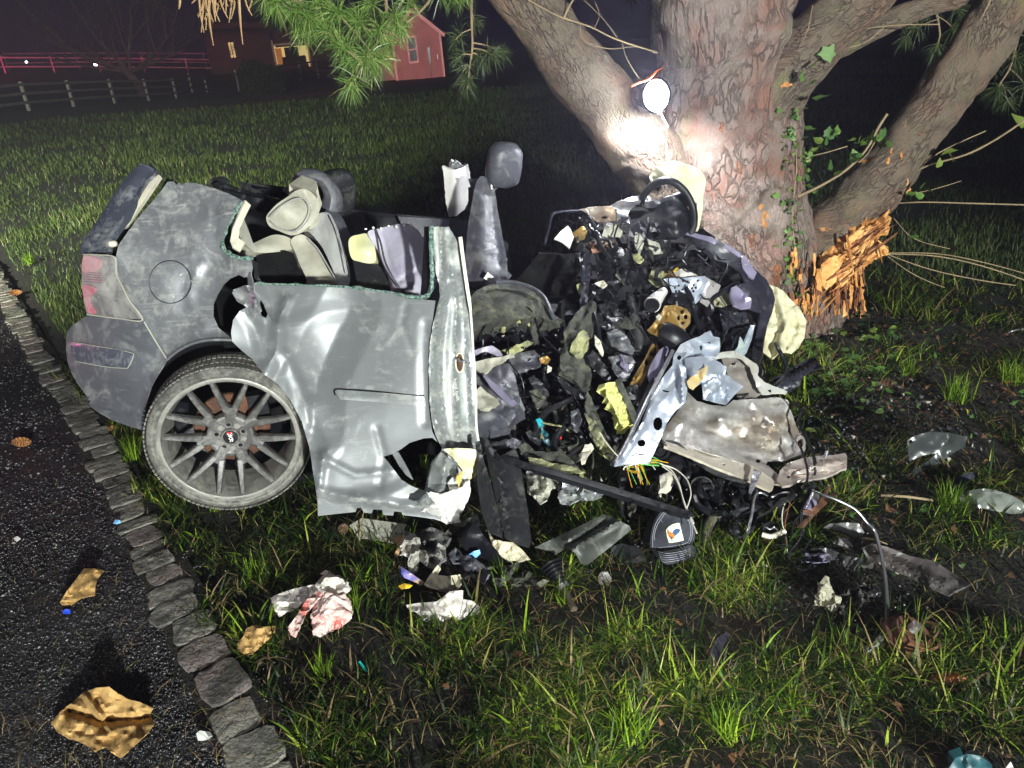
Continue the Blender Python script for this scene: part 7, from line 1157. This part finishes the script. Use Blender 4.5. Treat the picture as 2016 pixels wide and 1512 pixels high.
# ------------------------------------------------------------------ things lying around
def ground_bits(name, px, py, sx, sy, n, s0, s1, m_, seed):
    g = np.random.RandomState(seed); x = g.normal(px, sx, n); y = g.normal(py, sy, n); c = G(x, y, g.uniform(.01, .04, n)); o = g.normal(size=(n, 4, 3)); o /= np.linalg.norm(o, axis=2)[..., None]; o *= g.uniform(s0, s1, n)[:, None, None]*g.uniform(.4, 1.3, (n, 4, 1)); f = np.array([(0, 1, 2), (0, 2, 3), (0, 3, 1), (1, 3, 2)])
    return tag(obj(name, rawmesh(name, (c[:, None]+o).reshape(-1, 3), (f[None]+np.arange(n)[:, None, None]*4).reshape(-1, 3), attr=np.repeat(g.rand(n), 4), smooth=False), m_), kind='stuff')
ground_bits('scattered_fragments', 1450, 1080, 190, 45, 900, .003, .013, M['bits'], 61); ground_bits('scattered_fragments', 930, 1070, 70, 35, 260, .003, .012, M['bits'], 62)
ground_bits('scattered_fragments', 1680, 1180, 60, 40, 350, .003, .012, M['bits'], 63); ground_bits('scattered_fragments', 1730, 830, 110, 60, 700, .004, .024, M['bits'], 64)
def loose(name, pts, m, label, cat, z=.03, group=None, **k):
    k.setdefault('sp', 6); k.setdefault('th', .003); k.setdefault('amp', .012)
    if m in ('kraft', 'tissue') or 'paper' in name:
        g = np.random.RandomState(len(label)*7); q = np.array([p[:2] for p in pts]); lo, hi = q.min(0), q.max(0); s_ = (hi-lo).max(); k['sp'] = 4; k['amp'] = k['amp']*.45; k['sharp'] = 40; k['ridges'] = list(k.get('ridges', ()))
        for i in range(16): p0 = g.uniform(lo, hi); an_ = g.uniform(0, 3.14); k['ridges'].append(([tuple(p0), tuple(p0+np.array([math.cos(an_), math.sin(an_)])*s_*g.uniform(.25, .7))], s_*g.uniform(.04, .10), g.choice([-1, 1])*s_*g.uniform(.00002, .00006)))
    o = plate(name, [(a, b, c[0] if c else z) for a, b, *c in pts], M[m] if isinstance(m, str) else m, None, mode='Z', **k)[0]; return tag(o, label, cat, group)
# denim cap with the rooster patch
cz = .045; cc = G(1322, 1052, .07); cp = root('baseball_cap', G(1325, 1075, 0), 'dark denim baseball cap with a white rooster patch lying under the long trim bar', 'cap')
fr = lambda x, y: float(capf(x, y))
crown, capf = plate('crown', [(1281, 1078), (1282, 1050), (1287, 1030), (1297, 1012), (1310, 1003), (1325, 1000), (1345, 1006), (1358, 1018), (1366, 1036), (1368, 1054), (1364, 1070), (1352, 1076), (1326, 1081), (1300, 1084)], M['cap'], cp, Y=2.10, sp=5, th=.003, curve=True, amp=.0015, sc=.05, crumple=False, bumps=[(1324, 1048, 40, 34, -.085)], ridges=[([(1282, 1076), (1300, 1083), (1330, 1080), (1362, 1070)], 4, .006)])
plate('mesh_back', [(1262, 1074, 2.16), (1270, 1040, 2.17), (1280, 1018, 2.17), (1300, 1000, 2.16), (1311, 996, 2.15), (1300, 1008, 2.12), (1287, 1030, 2.11), (1282, 1055, 2.10), (1281, 1078, 2.10), (1272, 1084, 2.12)], M['dash'], cp, sp=5, th=.003, amp=.004)
plate('mesh_back', [(1358, 1014, 2.12), (1366, 1022, 2.13), (1370, 1040, 2.13), (1370, 1056, 2.12), (1366, 1066, 2.10), (1366, 1040, 2.09), (1360, 1022, 2.10)], M['dash'], cp, sp=5, th=.003)
brim, brf = plate('brim', [(1284, 1080, 2.085), (1300, 1085, 2.05), (1330, 1081, 2.04), (1360, 1072, 2.06), (1368, 1078, 2.07), (1374, 1090, 2.05), (1378, 1098, 2.04), (1366, 1099, 2.015), (1345, 1103, 1.995), (1325, 1108, 1.985), (1308, 1108, 1.99), (1296, 1098, 2.02), (1288, 1090, 2.05)], M['cap'], cp, sp=5, th=.005, curve=True)
def stitch(pts, f, par, r=.0007): tube('stitching', [P(x, y, float(f(x, y))-.0015) for x, y in pts], r, M['thread'], par, n=4, sub=4)
for pts in ([(1285, 1080), (1285, 1056), (1290, 1034), (1300, 1016), (1312, 1004)], [(1288.5, 1078), (1288, 1056), (1293, 1036), (1304, 1018), (1313, 1006)], [(1342, 1010), (1356, 1026), (1360, 1044), (1357, 1062), (1350, 1070), (1326, 1075), (1300, 1078), (1288, 1078)], [(1345, 1010), (1359, 1026), (1363, 1044), (1360, 1064), (1352, 1073), (1326, 1078), (1288, 1080)], [(1299, 1022), (1304, 1028)]): stitch(pts, capf, crown)
for k_ in range(5): dd = k_*4.2; stitch([(1296+dd*.2, 1086+dd*.55), (1304, 1088+dd*1.02), (1316, 1089.5+dd*1.0), (1340, 1086+dd*.95), (1360, 1080+dd*.85)], brf, brim)
pat, _ = plate('patch', [(1311, 1043), (1316, 1037), (1324, 1032), (1334, 1029.5), (1338, 1030), (1341, 1042), (1345, 1058), (1346.5, 1064), (1338, 1066), (1326, 1068.5), (1317, 1069), (1313, 1056)], M['patch'], crown, Y=capf, off=-.0022, sp=3.5, th=.002)
def ink(nm, o, m): plate(nm, o, M[m], pat, Y=capf, off=-.0034, sp=2.5, th=.0008)
ink('rooster_tail', [(1324, 1049), (1327, 1043), (1332, 1040.5), (1337, 1041), (1340, 1045), (1337, 1047), (1338.5, 1050), (1335, 1049), (1334, 1052), (1331, 1053), (1329, 1056), (1326, 1053)], 'navy')
ink('rooster_body', [(1314, 1045), (1315.5, 1042.5), (1317, 1046), (1321, 1048), (1325, 1050), (1328, 1054), (1328, 1058), (1323, 1060), (1318, 1057), (1314.5, 1051)], 'rustink')
ink('rooster_wing', [(1320, 1051), (1324, 1050.5), (1328, 1053), (1328, 1056), (1323, 1055)], 'yink'); ink('rooster_breast', [(1315.5, 1054), (1319, 1057), (1325, 1058.5), (1324, 1061), (1320, 1060)], 'blackc')
ink('rooster_leg', [(1321, 1060), (1322.3, 1060), (1324.5, 1063.8), (1323, 1064)], 'blackc'); ink('rooster_leg', [(1325, 1059), (1326.3, 1059), (1328.3, 1064.2), (1326.8, 1064.4)], 'greyink')
pq = lambda x, y: P(x, y, float(capf(x, y))-.0040)
textmesh('COCK', .0060, M['greyink'], 'patch_lettering', pat, frame3(pq(1328.5, 1036.2), pq(1333, 1034.8)-pq(1324, 1037.4), pq(1328, 1033)-pq(1329, 1040)))
# tissues, wrappers, leaves of brown paper
def wad(name, px, py, z, dims, m, par, rot=(0, 0, 0), seed=0, nz=.012):
    Vv, F = blobmesh((0, 0, 0), dims, rot, 2.2, 46, 30); r = np.linalg.norm(Vv, axis=1)[:, None]+1e-9; Vv = Vv+Vv/r*(nz*crump(Vv*26, seed, 3))[:, None]
    return obj(name, rawmesh(name, Vv+G(px, py, z), F), M[m] if isinstance(m, str) else m, par, 16)
rt = root('stained_tissue', G(640, 1235, 0), 'crumpled white tissue with red stains lying on the grass', 'tissue')
def tp(nm, pts, m='tissuered', **k): k.setdefault('amp', .016); plate(nm, [(x, y, z) for x, y, z in pts], M[m], rt, mode='Z', sp=5, th=.002, sharp=16, **k)
tp('strip', [(532, 1178, .05), (541, 1172, .06), (575, 1160, .06), (610, 1152, .08), (630, 1150, .09), (626, 1166, .08), (606, 1178, .06), (586, 1196, .05), (566, 1206, .04), (550, 1214, .03), (541, 1202, .04)], 'tissue', sc=.03, amp=.01)
tp('fold', [(620, 1152, .10), (634, 1134, .11), (652, 1128, .12), (672, 1140, .10), (688, 1154, .08), (684, 1168, .07), (668, 1174, .07), (648, 1172, .08), (630, 1168, .09)], 'tissue', sc=.04)
tp('fold', [(628, 1160, .09), (640, 1164, .09), (624, 1186, .08), (604, 1206, .07), (592, 1232, .05), (582, 1256, .02), (572, 1250, .02), (566, 1236, .03), (584, 1212, .06), (602, 1182, .08)], sc=.04)
tp('fold', [(652, 1126, .10), (640, 1122, .10), (630, 1130, .08), (644, 1134, .09)], 'tissue')
wad('wad', 654, 1208, .045, (.095, .085, .10), 'tissuered', rt, (0, .4, .5), 4, .014); wad('wad', 656, 1158, .065, (.085, .06, .05), 'tissue', rt, (.2, .3, .2), 8, .010); wad('wad', 636, 1240, .02, (.055, .04, .035), 'tissuered', rt, (0, 0, .3), 9, .008)
tt = loose('tissue', [(801, 1191, .05), (818, 1188, .06), (840, 1186, .06), (860, 1184, .08), (876, 1172, .10), (886, 1164, .11), (912, 1162, .10), (911, 1180, .07), (930, 1184, .05), (946, 1196, .03), (942, 1208, .03), (912, 1216, .03), (898, 1224, .03), (882, 1236, .02), (858, 1232, .02), (836, 1224, .03), (820, 1206, .04), (806, 1200, .04)], 'tissue', 'plain crumpled white tissue lying right of the red stained one', 'tissue', amp=.020, sc=.026, sp=5, bumps=[(880, 1196, 30, 18, .03)])
wad('wad', 868, 1206, .035, (.085, .05, .05), 'tissue', tt, (0, 0, .2), 12, .010)
loose('paper_scrap', [(834, 1150, .06), (850, 1128, .08), (862, 1112, .10), (868, 1120, .09), (862, 1132, .07), (880, 1134, .06), (906, 1131, .06), (908, 1150, .05), (900, 1164, .04), (876, 1166, .04), (856, 1160, .04), (842, 1156, .05)], mat('creamy_paper', (.6, .56, .42), (.52, .48, .36), 8, .8, trans=.15), 'folded cream paper scrap behind the plain tissue', 'paper scrap', amp=.014, sc=.03)
loose('wrapper', [(788, 1114, .08), (794, 1118, .09), (812, 1130, .07), (834, 1146, .05), (830, 1152, .05), (812, 1144, .05), (796, 1138, .06), (790, 1130, .07)], mat('blue_gold_wrapper', (.02, .08, .62), (.45, .3, .12), 18, .3), 'small torn blue and gold wrapper beside the cream paper scrap', 'wrapper', amp=.006)
loose('yellow_scrap', [(784, 1154, .04), (796, 1148, .05), (812, 1152, .05), (806, 1158, .04), (790, 1160, .04)], 'yellow', 'little yellow scrap below the blue wrapper', 'scrap')
loose('brown_paper', [(100, 1422, .015), (120, 1400, .03), (140, 1385, .04), (165, 1362, .05), (190, 1354, .07), (215, 1352, .08), (232, 1366, .06), (250, 1376, .04), (275, 1382, .05), (302, 1394, .04), (296, 1406, .03), (304, 1424, .03), (290, 1444, .03), (262, 1470, .02), (238, 1493, .02), (225, 1486, .02), (208, 1470, .02), (190, 1480, .02), (160, 1462, .03), (130, 1452, .03), (112, 1440, .02)], 'kraft', 'large crumpled brown paper sheet at the bottom of the driveway', 'brown paper', group='pieces of brown paper', amp=.016, sc=.030, sp=8, th=.002, ridges=[([(140, 1400), (200, 1420), (300, 1412)], 14, -.03), ([(170, 1370), (220, 1440)], 10, .02)])
loose('brown_paper', [(118, 1186, .02), (130, 1166, .04), (150, 1140, .05), (165, 1119, .06), (186, 1119, .06), (206, 1124, .04), (192, 1138, .05), (187, 1160, .05), (187, 1172, .04), (164, 1176, .03), (140, 1191, .02), (122, 1191, .02)], 'kraft', 'middle sized piece of brown paper on the driveway above the large one', 'brown paper', group='pieces of brown paper', amp=.014, sc=.042, sp=6, th=.002)
loose('brown_paper', [(466, 1268, .03), (480, 1252, .05), (484, 1238, .06), (500, 1230, .06), (520, 1234, .05), (542, 1232, .04), (541, 1242, .04), (532, 1256, .04), (512, 1274, .03), (496, 1289, .02), (480, 1288, .02), (468, 1280, .02)], 'kraft', 'small brown paper piece between the stones and the stained tissue', 'brown paper', group='pieces of brown paper', amp=.016, sc=.045, sp=6, th=.002)
loose('printed_card', [(688, 1034, .06), (712, 1020, .07), (756, 1026, .07), (800, 1032, .06), (792, 1052, .05), (776, 1070, .04), (744, 1064, .04), (704, 1058, .04)], 'paper', 'flat grey card lying under the torn bottom edge of the car side', 'card', amp=.004)
loose('orange_card', [(772, 1060, .05), (790, 1052, .06), (800, 1062, .06), (784, 1078, .05), (776, 1090, .04), (782, 1100, .03), (788, 1082, .04)], mat('orange_card', (.4, .24, .12), None, rough=.7), 'torn orange brown card beside the felt lining', 'card', amp=.008)
loose('torn_felt', [(786, 1070, .08), (800, 1046, .10), (818, 1052, .10), (824, 1078, .09), (838, 1096, .08), (860, 1090, .09), (868, 1072, .11), (878, 1078, .10), (876, 1100, .07), (868, 1112, .06), (840, 1116, .05), (826, 1104, .06), (824, 1120, .04), (812, 1124, .04), (806, 1100, .06), (790, 1090, .07)], 'fluff', 'torn black and white felt lining below the sill', 'felt lining', amp=.022, sc=.04, sp=5, th=.012)
loose('felt_lining', [(820, 1048, .06), (846, 1038, .08), (870, 1044, .09), (884, 1060, .09), (878, 1076, .08), (858, 1090, .06), (836, 1092, .06), (826, 1076, .06)], mat('grey_felt', (.14, .14, .13), (.07, .07, .07), 12, .95, 0, .9, 80), 'bunched dark grey felt between the card and the black shard', 'felt lining', amp=.02, sc=.04, sp=5, th=.01)
loose('black_shard', [(912, 1080, .10), (920, 1050, .16), (930, 1032, .20), (940, 1036, .19), (956, 1058, .15), (978, 1086, .10), (996, 1112, .05), (970, 1106, .05), (940, 1096, .07)], 'blackc', 'pointed black plastic shard with a light blue smear', 'plastic shard', amp=.006)
loose('blue_smear_scrap', [(922, 1092, .10), (932, 1086, .11), (944, 1082, .12), (946, 1090, .10), (938, 1098, .09), (926, 1099, .09)], 'ltblue', 'bright light blue scrap on the pointed black shard', 'scrap', amp=.006)
loose('paper_scrap', [(960, 1044, .10), (972, 1062, .10), (990, 1066, .10), (1010, 1068, .09), (1030, 1084, .07), (1044, 1102, .05), (1020, 1106, .05), (1000, 1108, .05), (984, 1090, .07), (970, 1074, .09)], mat('cream_sheet', (.66, .60, .42), (.6, .55, .4), 8, .7, trans=.15), 'torn cream paper leaning on the black cladding', 'paper scrap', amp=.016, sc=.03)
loose('grey_rag', [(884, 1090, .06), (896, 1078, .08), (912, 1094, .08), (930, 1100, .07), (950, 1112, .07), (962, 1130, .06), (954, 1148, .04), (940, 1138, .05), (930, 1124, .06), (922, 1140, .04), (908, 1132, .04), (896, 1112, .05)], 'seat', 'crumpled dark grey rag in front of the black shard', 'rag', amp=.024, sc=.04, sp=5, th=.006)
loose('grey_rag', [(958, 1118, .04), (980, 1112, .06), (1010, 1114, .06), (1040, 1124, .05), (1070, 1140, .03), (1050, 1152, .02), (1010, 1150, .02), (980, 1146, .02), (962, 1136, .03)], 'olive', 'dusty olive lump of carpet beside the rubber boot', 'carpet scrap', amp=.022, sc=.04, th=.02)
loose('black_sheet', [(900, 1050, .05), (914, 1020, .08), (940, 1010, .1), (945, 1030, .09), (930, 1070, .06), (905, 1078, .05)], 'black', 'black sheet wedged under the torn sill end', 'plastic sheet', amp=.006)
loose('olive_flap', [(866, 1062, .05), (884, 1040, .07), (912, 1022, .08), (930, 1018, .09), (915, 1036, .07), (895, 1052, .05)], 'olive', 'small dusty flap below the white torn lining', 'trim flap', amp=.006)
# drive shaft boot
bt_ = root('drive_shaft', G(1100, 1140, 0), 'ribbed black rubber boot on a broken drive shaft lying in the grass', 'drive shaft')
q0, q1 = G(1084, 1110, .075), G(1108, 1152, .03); ax_ = (q1-q0)/np.linalg.norm(q1-q0); pts = []; rr = []
for i in range(27): t = i/26; pts.append(q0+(q1-q0)*t); rr.append((.040-.022*t)*(1 if i % 4 < 2 else .80))
Vv, F, uvb = tubemesh(pts, rr, 20, 2); obj('rubber_boot', rawmesh('b', Vv, F), M['blackc'], bt_, 60)
q2 = G(1130, 1200, .02); tube('shaft', [q1, q1*.5+q2*.5, q2], [.012, .011, .012], mat('brown_shaft', (.2, .15, .1), (.12, .1, .08), 10, .5, .5), bt_, n=12); tube('collar', [q1-ax_*.006, q1+ax_*.012], .02, M['steel'], bt_, n=14, sub=1)
# pine cones, built of scales
def cone_mesh(L, r, n=70, op=.5):
    mb = MB()
    for i in range(n):
        t = i/n; z = (t-.5)*L; a = i*2.39996; rad = r*math.sin(math.pi*min(1, .12+.86*t))**.7; d = np.array([math.cos(a), math.sin(a), 0]); s_ = np.array([-d[1], d[0], 0]); up = np.array([0, 0, 1.]); p = up*z+d*rad*.35; tip = up*(z+L*.04*(1+op))+d*rad*(1+.2*op); w = rad*.42
        mb.add(([p-s_*w*.4, p+s_*w*.4, p+(tip-p)*.7+s_*w, tip, p+(tip-p)*.7-s_*w, p+(tip-p)*.6+up*L*.025], [(0, 1, 2, 5), (0, 5, 4), (5, 2, 3), (5, 3, 4), (0, 4, 3, 2, 1)]))
    mb.add(blobmesh((0, 0, 0), (r*.9, r*.9, L*.92), nu=10, nv=8)); return rawmesh('pine_cone', np.concatenate(mb.V), mb.F, smooth=False)
cmA = cone_mesh(.115, .021); cmA.materials.append(M['cone']); cmB = cone_mesh(.055, .022, 50, 1); cmB.materials.append(M['coned'])
for px, py, me, rz, lab, s in ((42, 870, cmA, 1.15, 'long orange brown pine cone lying on the driveway at the left', 1.15), (222, 843, cmA, 1.2, 'brown pine cone in the grass under the rear bumper corner', .62), (676, 1041, cmB, .4, 'small dark pine cone beside the flat grey card', .8), (1745, 757, cmB, 1.3, 'dark pine cone in the litter right of the tree', 1.3), (1860, 1338, cmA, 1.5, 'pale tipped pine cone in the dark grass at the lower right', .9), (162, 870, cmA, 1.3, 'orange pine cone half hidden on the stone edging', .45), (30, 576, cmA, 1.3, 'far pine cone at the left edge where the edging starts', 1.2)):
    o = bpy.data.objects.new('pine_cone', me); COL.objects.link(o); o.location = G(px, py, .022*s+.006); o.scale = [s]*3; o.rotation_euler = (1.45, 0, rz); tag(o, lab, 'pine cone', 'pine cones')
# right hand debris
loose('headlight_housing', [(1786, 868, .12), (1800, 858, .14), (1830, 850, .16), (1868, 852, .14), (1904, 860, .10), (1900, 880, .07), (1884, 888, .06), (1860, 904, .04), (1830, 922, .02), (1800, 934, .02), (1796, 926, .03), (1830, 905, .05), (1846, 892, .07), (1820, 896, .06), (1790, 908, .03), (1788, 888, .08)], mat('grey_housing', (.035, .04, .04), (.022, .026, .026), 6, .3, 0, .1, 50), 'broken dark grey plastic housing lying in the shadow right of the wreck', 'broken housing', amp=.006, th=.005, holes=[(1793, 870, 4, 4)])
loose('clear_cover', [(1890, 980, .03), (1910, 966, .07), (1940, 962, .09), (1970, 968, .09), (2000, 980, .07), (2020, 996, .04), (2010, 1010, .02), (1970, 1008, .03), (1930, 1000, .03), (1900, 994, .02)], mat('scuffed_lens', (.07, .08, .07), (.16, .17, .15), 9, .3, 0, .2, 40, coat=.5), 'domed scuffed headlight cover at the right edge in the grass', 'headlight cover', amp=.010, th=.004, curve=True)
loose('grey_piece', [(1855, 950, .05), (1885, 938, .06), (1915, 928, .05), (1920, 940, .04), (1905, 956, .03), (1870, 962, .03)], 'dash', 'flat dark grey piece between the housing and the headlight cover', 'plastic piece', amp=.005)
loose('black_cover', [(1620, 1040, .05), (1632, 1032, .07), (1660, 1029, .08), (1690, 1030, .07), (1702, 1048, .05), (1698, 1056, .03), (1680, 1058, .03), (1655, 1046, .05), (1640, 1042, .05)], mat('smooth_cover', (.10, .10, .10), (.07, .07, .07), 8, .3, 0, .05), 'smooth dark curved cover lying behind the bent silver pipe', 'cover', amp=.003, th=.004)
loose('long_panel', [(1698, 1082, .08), (1716, 1070, .10), (1745, 1076, .09), (1790, 1094, .06), (1838, 1104, .05), (1876, 1128, .04), (1910, 1150, .06), (1880, 1164, .03), (1868, 1172, .02), (1840, 1160, .03), (1800, 1140, .03), (1764, 1124, .03), (1730, 1110, .04), (1706, 1098, .06)], mat('dirty_long_panel', (.075, .062, .058), (.05, .045, .045), 6, .5, 0, .3, 40), 'long dark dirty panel stretched over the grass at the right', 'broken panel', amp=.008, th=.006, ridges=[([(1720, 1086), (1860, 1150)], 10, .03)])
loose('ragged_sheet', [(1580, 1085, .06), (1600, 1078, .07), (1636, 1080, .07), (1660, 1094, .07), (1690, 1098, .06), (1722, 1100, .05), (1718, 1120, .03), (1700, 1118, .03), (1690, 1106, .05), (1680, 1124, .03), (1664, 1118, .04), (1652, 1104, .06), (1620, 1100, .05), (1590, 1100, .04)], mat('ragged_black', (.035, .035, .036), (.05, .05, .048), 6, .35, 0, .2), 'ragged black sheet in front of the hanging brake pipes', 'plastic sheet', amp=.012, sc=.04, ragged=1)
loose('foil_bundle', [(1582, 1092, .07), (1600, 1086, .09), (1626, 1090, .09), (1640, 1098, .08), (1628, 1106, .06), (1600, 1108, .05), (1584, 1104, .05)], 'lilac', 'glinting bundle of crumpled film and wire on the ragged sheet', 'film bundle', amp=.03, sc=.07, sp=4)
loose('rock_scrap', [(1604, 1180, .05), (1614, 1160, .07), (1630, 1146, .09), (1638, 1156, .08), (1644, 1172, .07), (1644, 1188, .05), (1630, 1196, .03), (1606, 1190, .03)], mat('chalky', (.34, .32, .22), (.25, .24, .2), 12, .8, 0, .4), 'chalky broken lump in the dark grass', 'broken lump', amp=.014, sc=.05, sp=4, th=.02)
loose('shiny_film', [(1646, 1180, .04), (1668, 1160, .05), (1700, 1150, .06), (1730, 1156, .05), (1736, 1172, .04), (1712, 1188, .03), (1690, 1206, .03), (1670, 1222, .02), (1654, 1210, .02), (1650, 1196, .03)], mat('wet_film', (.05, .045, .045), (.16, .15, .14), 20, .12, 0, .3, 50, coat=.8), 'glossy wet black film beside the chalky lump', 'plastic film', amp=.03, sc=.05, sp=4.5)
loose('clear_splinter', [(1640, 1070, .04), (1652, 1058, .05), (1668, 1060, .05), (1680, 1076, .04), (1664, 1078, .03)], 'lens', 'curved clear splinter behind the ragged sheet', 'lens splinter', amp=.006)
ro = root('brake_rotor', G(1795, 1265, 0), 'rusty brown brake drum half in shadow in the grass', 'brake drum'); dc = G(1790, 1252, .045); discat('drum', dc, (.35, -.25, .9), [(0, -.01), (.03, -.01), (.034, -.022), (.05, -.022), (.052, 0), (.066, .004), (.068, .016), (.060, .02), (.058, .034), (0, .034)], M['rust'], ro, 40); discat('centre_hub', dc+[.01, 0, .03], (.35, -.25, .9), [(0, -.012), (.012, -.012), (.014, 0), (.014, .01)], M['steel'], ro, 20)
for i in range(7): pcx = dc+rotz(i)@np.array([.058, 0, 0]); tube('lining_strip', [pcx+[0, 0, .0], pcx+rotz(i+.4)@np.array([.02, .01, .015]), pcx+rotz(i+.8)@np.array([.03, .03, .01])], .004, M['rust'], ro, n=5)
pipe = [(1600, 966, .25), (1620, 974, .26), (1650, 985, .25), (1684, 1003, .22), (1708, 1030, .18), (1722, 1046, .15), (1734, 1090, .11), (1744, 1150, .08), (1746, 1220, .06), (1740, 1246, .05), (1722, 1270, .04), (1702, 1284, .03)]
tag(tube('bent_pipe', [G(*q) for q in pipe], [.004, .004, .004, .004, .004, .0055, .0055, .0055, .006, .008, .009, .008], M['steel'], None, n=8, sub=6), 'long thin bent metal pipe running from the wreck to the rusty drum', 'bent pipe'); bpy.data.objects['bent_pipe'].data.materials[0] = mat('dull_pipe', (.28, .28, .29), (.18, .18, .19), 9, .35, .7)
loose('black_bracket', [(1519, 748, .12), (1540, 738, .14), (1566, 722, .17), (1590, 706, .20), (1606, 704, .22), (1617, 722, .18), (1600, 730, .15), (1582, 742, .12), (1574, 758, .08), (1556, 772, .06), (1536, 768, .07), (1524, 760, .09)], 'dash', 'torn dark blue plastic bracket pointing right beside the silver floor sheet', 'bracket', amp=.010, th=.008, ridges=[([(1530, 755), (1610, 712)], 5, .03)])
loose('grey_flap', [(1200, 1078, .04), (1222, 1070, .05), (1252, 1076, .05), (1270, 1092, .03), (1272, 1104, .02), (1240, 1110, .02), (1214, 1100, .02)], 'black', 'small dark grey square piece between the bent panel and the cap', 'plastic piece', amp=.005)
loose('glass_chunk', [(1176, 1136, .03), (1184, 1126, .05), (1196, 1126, .05), (1204, 1138, .04), (1196, 1152, .02), (1180, 1152, .02)], 'lens', 'small glassy chunk hanging with cords in front of the bent panel', 'glass chunk', amp=.008, th=.012)
loose('teal_object', [(1868, 1512, .06), (1882, 1492, .07), (1904, 1484, .08), (1930, 1488, .07), (1952, 1504, .05), (1958, 1530, .04), (1900, 1550, .03), (1866, 1530, .04)], mat('teal_cloth', (.004, .03, .04), (.012, .07, .08), 14, .5), 'teal patterned object cut off by the bottom right edge', 'teal object', amp=.006, th=.02)
loose('pale_tab', [(1980, 1512, .03), (1990, 1500, .04), (1996, 1512, .03), (1992, 1530, .03)], 'white', 'pale tab right of the teal object', 'plastic tab')
loose('clear_cube', [(386, 1444, .03), (394, 1438, .035), (404, 1440, .035), (410, 1450, .03), (402, 1458, .02), (390, 1458, .02)], mat('milky_plastic', (.6, .6, .55), (.45, .45, .42), 20, .3), 'little milky plastic cube on the driveway beside the stones', 'plastic cube', amp=.003, th=.02)
loose('paper_chip', [(26, 1060, .02), (34, 1055, .03), (40, 1060, .02), (32, 1066, .02)], 'white', 'tiny white chip on the driveway near the left edge', 'paper chip')
for px, py, mm, lab in ((230, 1027, 'ltblue', 'small light blue plastic bit on the stone edging'), (130, 1203, 'blue', 'small deep blue plastic bit on the driveway')): loose('plastic_bit', [(px-8, py+4, .02), (px-2, py-4, .03), (px+6, py-3, .03), (px+8, py+3, .02), (px, py+5, .02)], mm, lab, 'plastic bit', th=.006)
loose('teal_strip', [(705, 1303, .03), (709, 1301, .03), (724, 1320, .02), (721, 1323, .02)], mat('teal_strip', (.02, .55, .5), None, rough=.2), 'thin bright teal strip in the grass below the stained tissue', 'plastic strip', th=.003, amp=0)
loose('dead_leaf', [(1000, 1288, .02), (1014, 1278, .03), (1030, 1284, .02), (1020, 1296, .02)], 'rust', 'curled brown dead leaf in the dark grass', 'dead leaf')
loose('grey_disc_piece', [(1395, 1312, .02), (1398, 1280, .03), (1412, 1256, .04), (1430, 1244, .04), (1438, 1250, .03), (1424, 1272, .03), (1422, 1300, .02), (1408, 1314, .02)], 'dash', 'curved dark plastic arc lying in the lower grass', 'plastic arc')
loose('bone_stick', [(1580, 1005, .10), (1600, 1000, .12), (1642, 968, .18), (1650, 972, .18), (1606, 1012, .10), (1588, 1014, .09)], 'rust', 'rusty torn strip hanging below the steel horn', 'metal strip')
for i, (a, b, c, d) in enumerate(((1985, 655, 2016, 648), (1735, 975, 1836, 985), (1700, 1060, 1745, 1072))): tube('stick', [G(a, b, .03), G((a+c)/2, (b+d)/2-2, .05), G(c, d, .03)], .005, M['steel'] if i == 0 else M['twig'])
for i, lab in enumerate(('bright metal strip at the right edge of the grass', 'thin dry stick right of the hanging brake pipes', 'short dry stick above the long dirty panel')): o = bpy.data.objects['stick' if i == 0 else 'stick.%03d' % i]; tag(o, lab, 'stick')
bpy.data.objects['pine_tree']['label'] = 'large multi limbed pine splintered on its right limb, the car wrecked against it'
bpy.data.objects['wrecked_car']['label'] = 'grey two door car, roof gone and front torn apart against the pine'
# ------------------------------------------------------------------ damp night air
mh = bpy.data.materials.new('night_haze'); mh.use_nodes = True; Nh = mh.node_tree.nodes; Nh.remove(Nh['Principled BSDF'])
pv = Nh.new('ShaderNodeVolumePrincipled'); pv.inputs['Color'].default_value = (.80, .78, 1, 1); pv.inputs['Density'].default_value = 0.012; pv.inputs['Anisotropy'].default_value = .72
mh.node_tree.links.new(pv.outputs[0], Nh['Material Output'].inputs['Volume'])
hz = MB().box((0, 45, 7.5), (260, 170, 17.8)).build('haze', mh); tag(hz, kind='stuff')
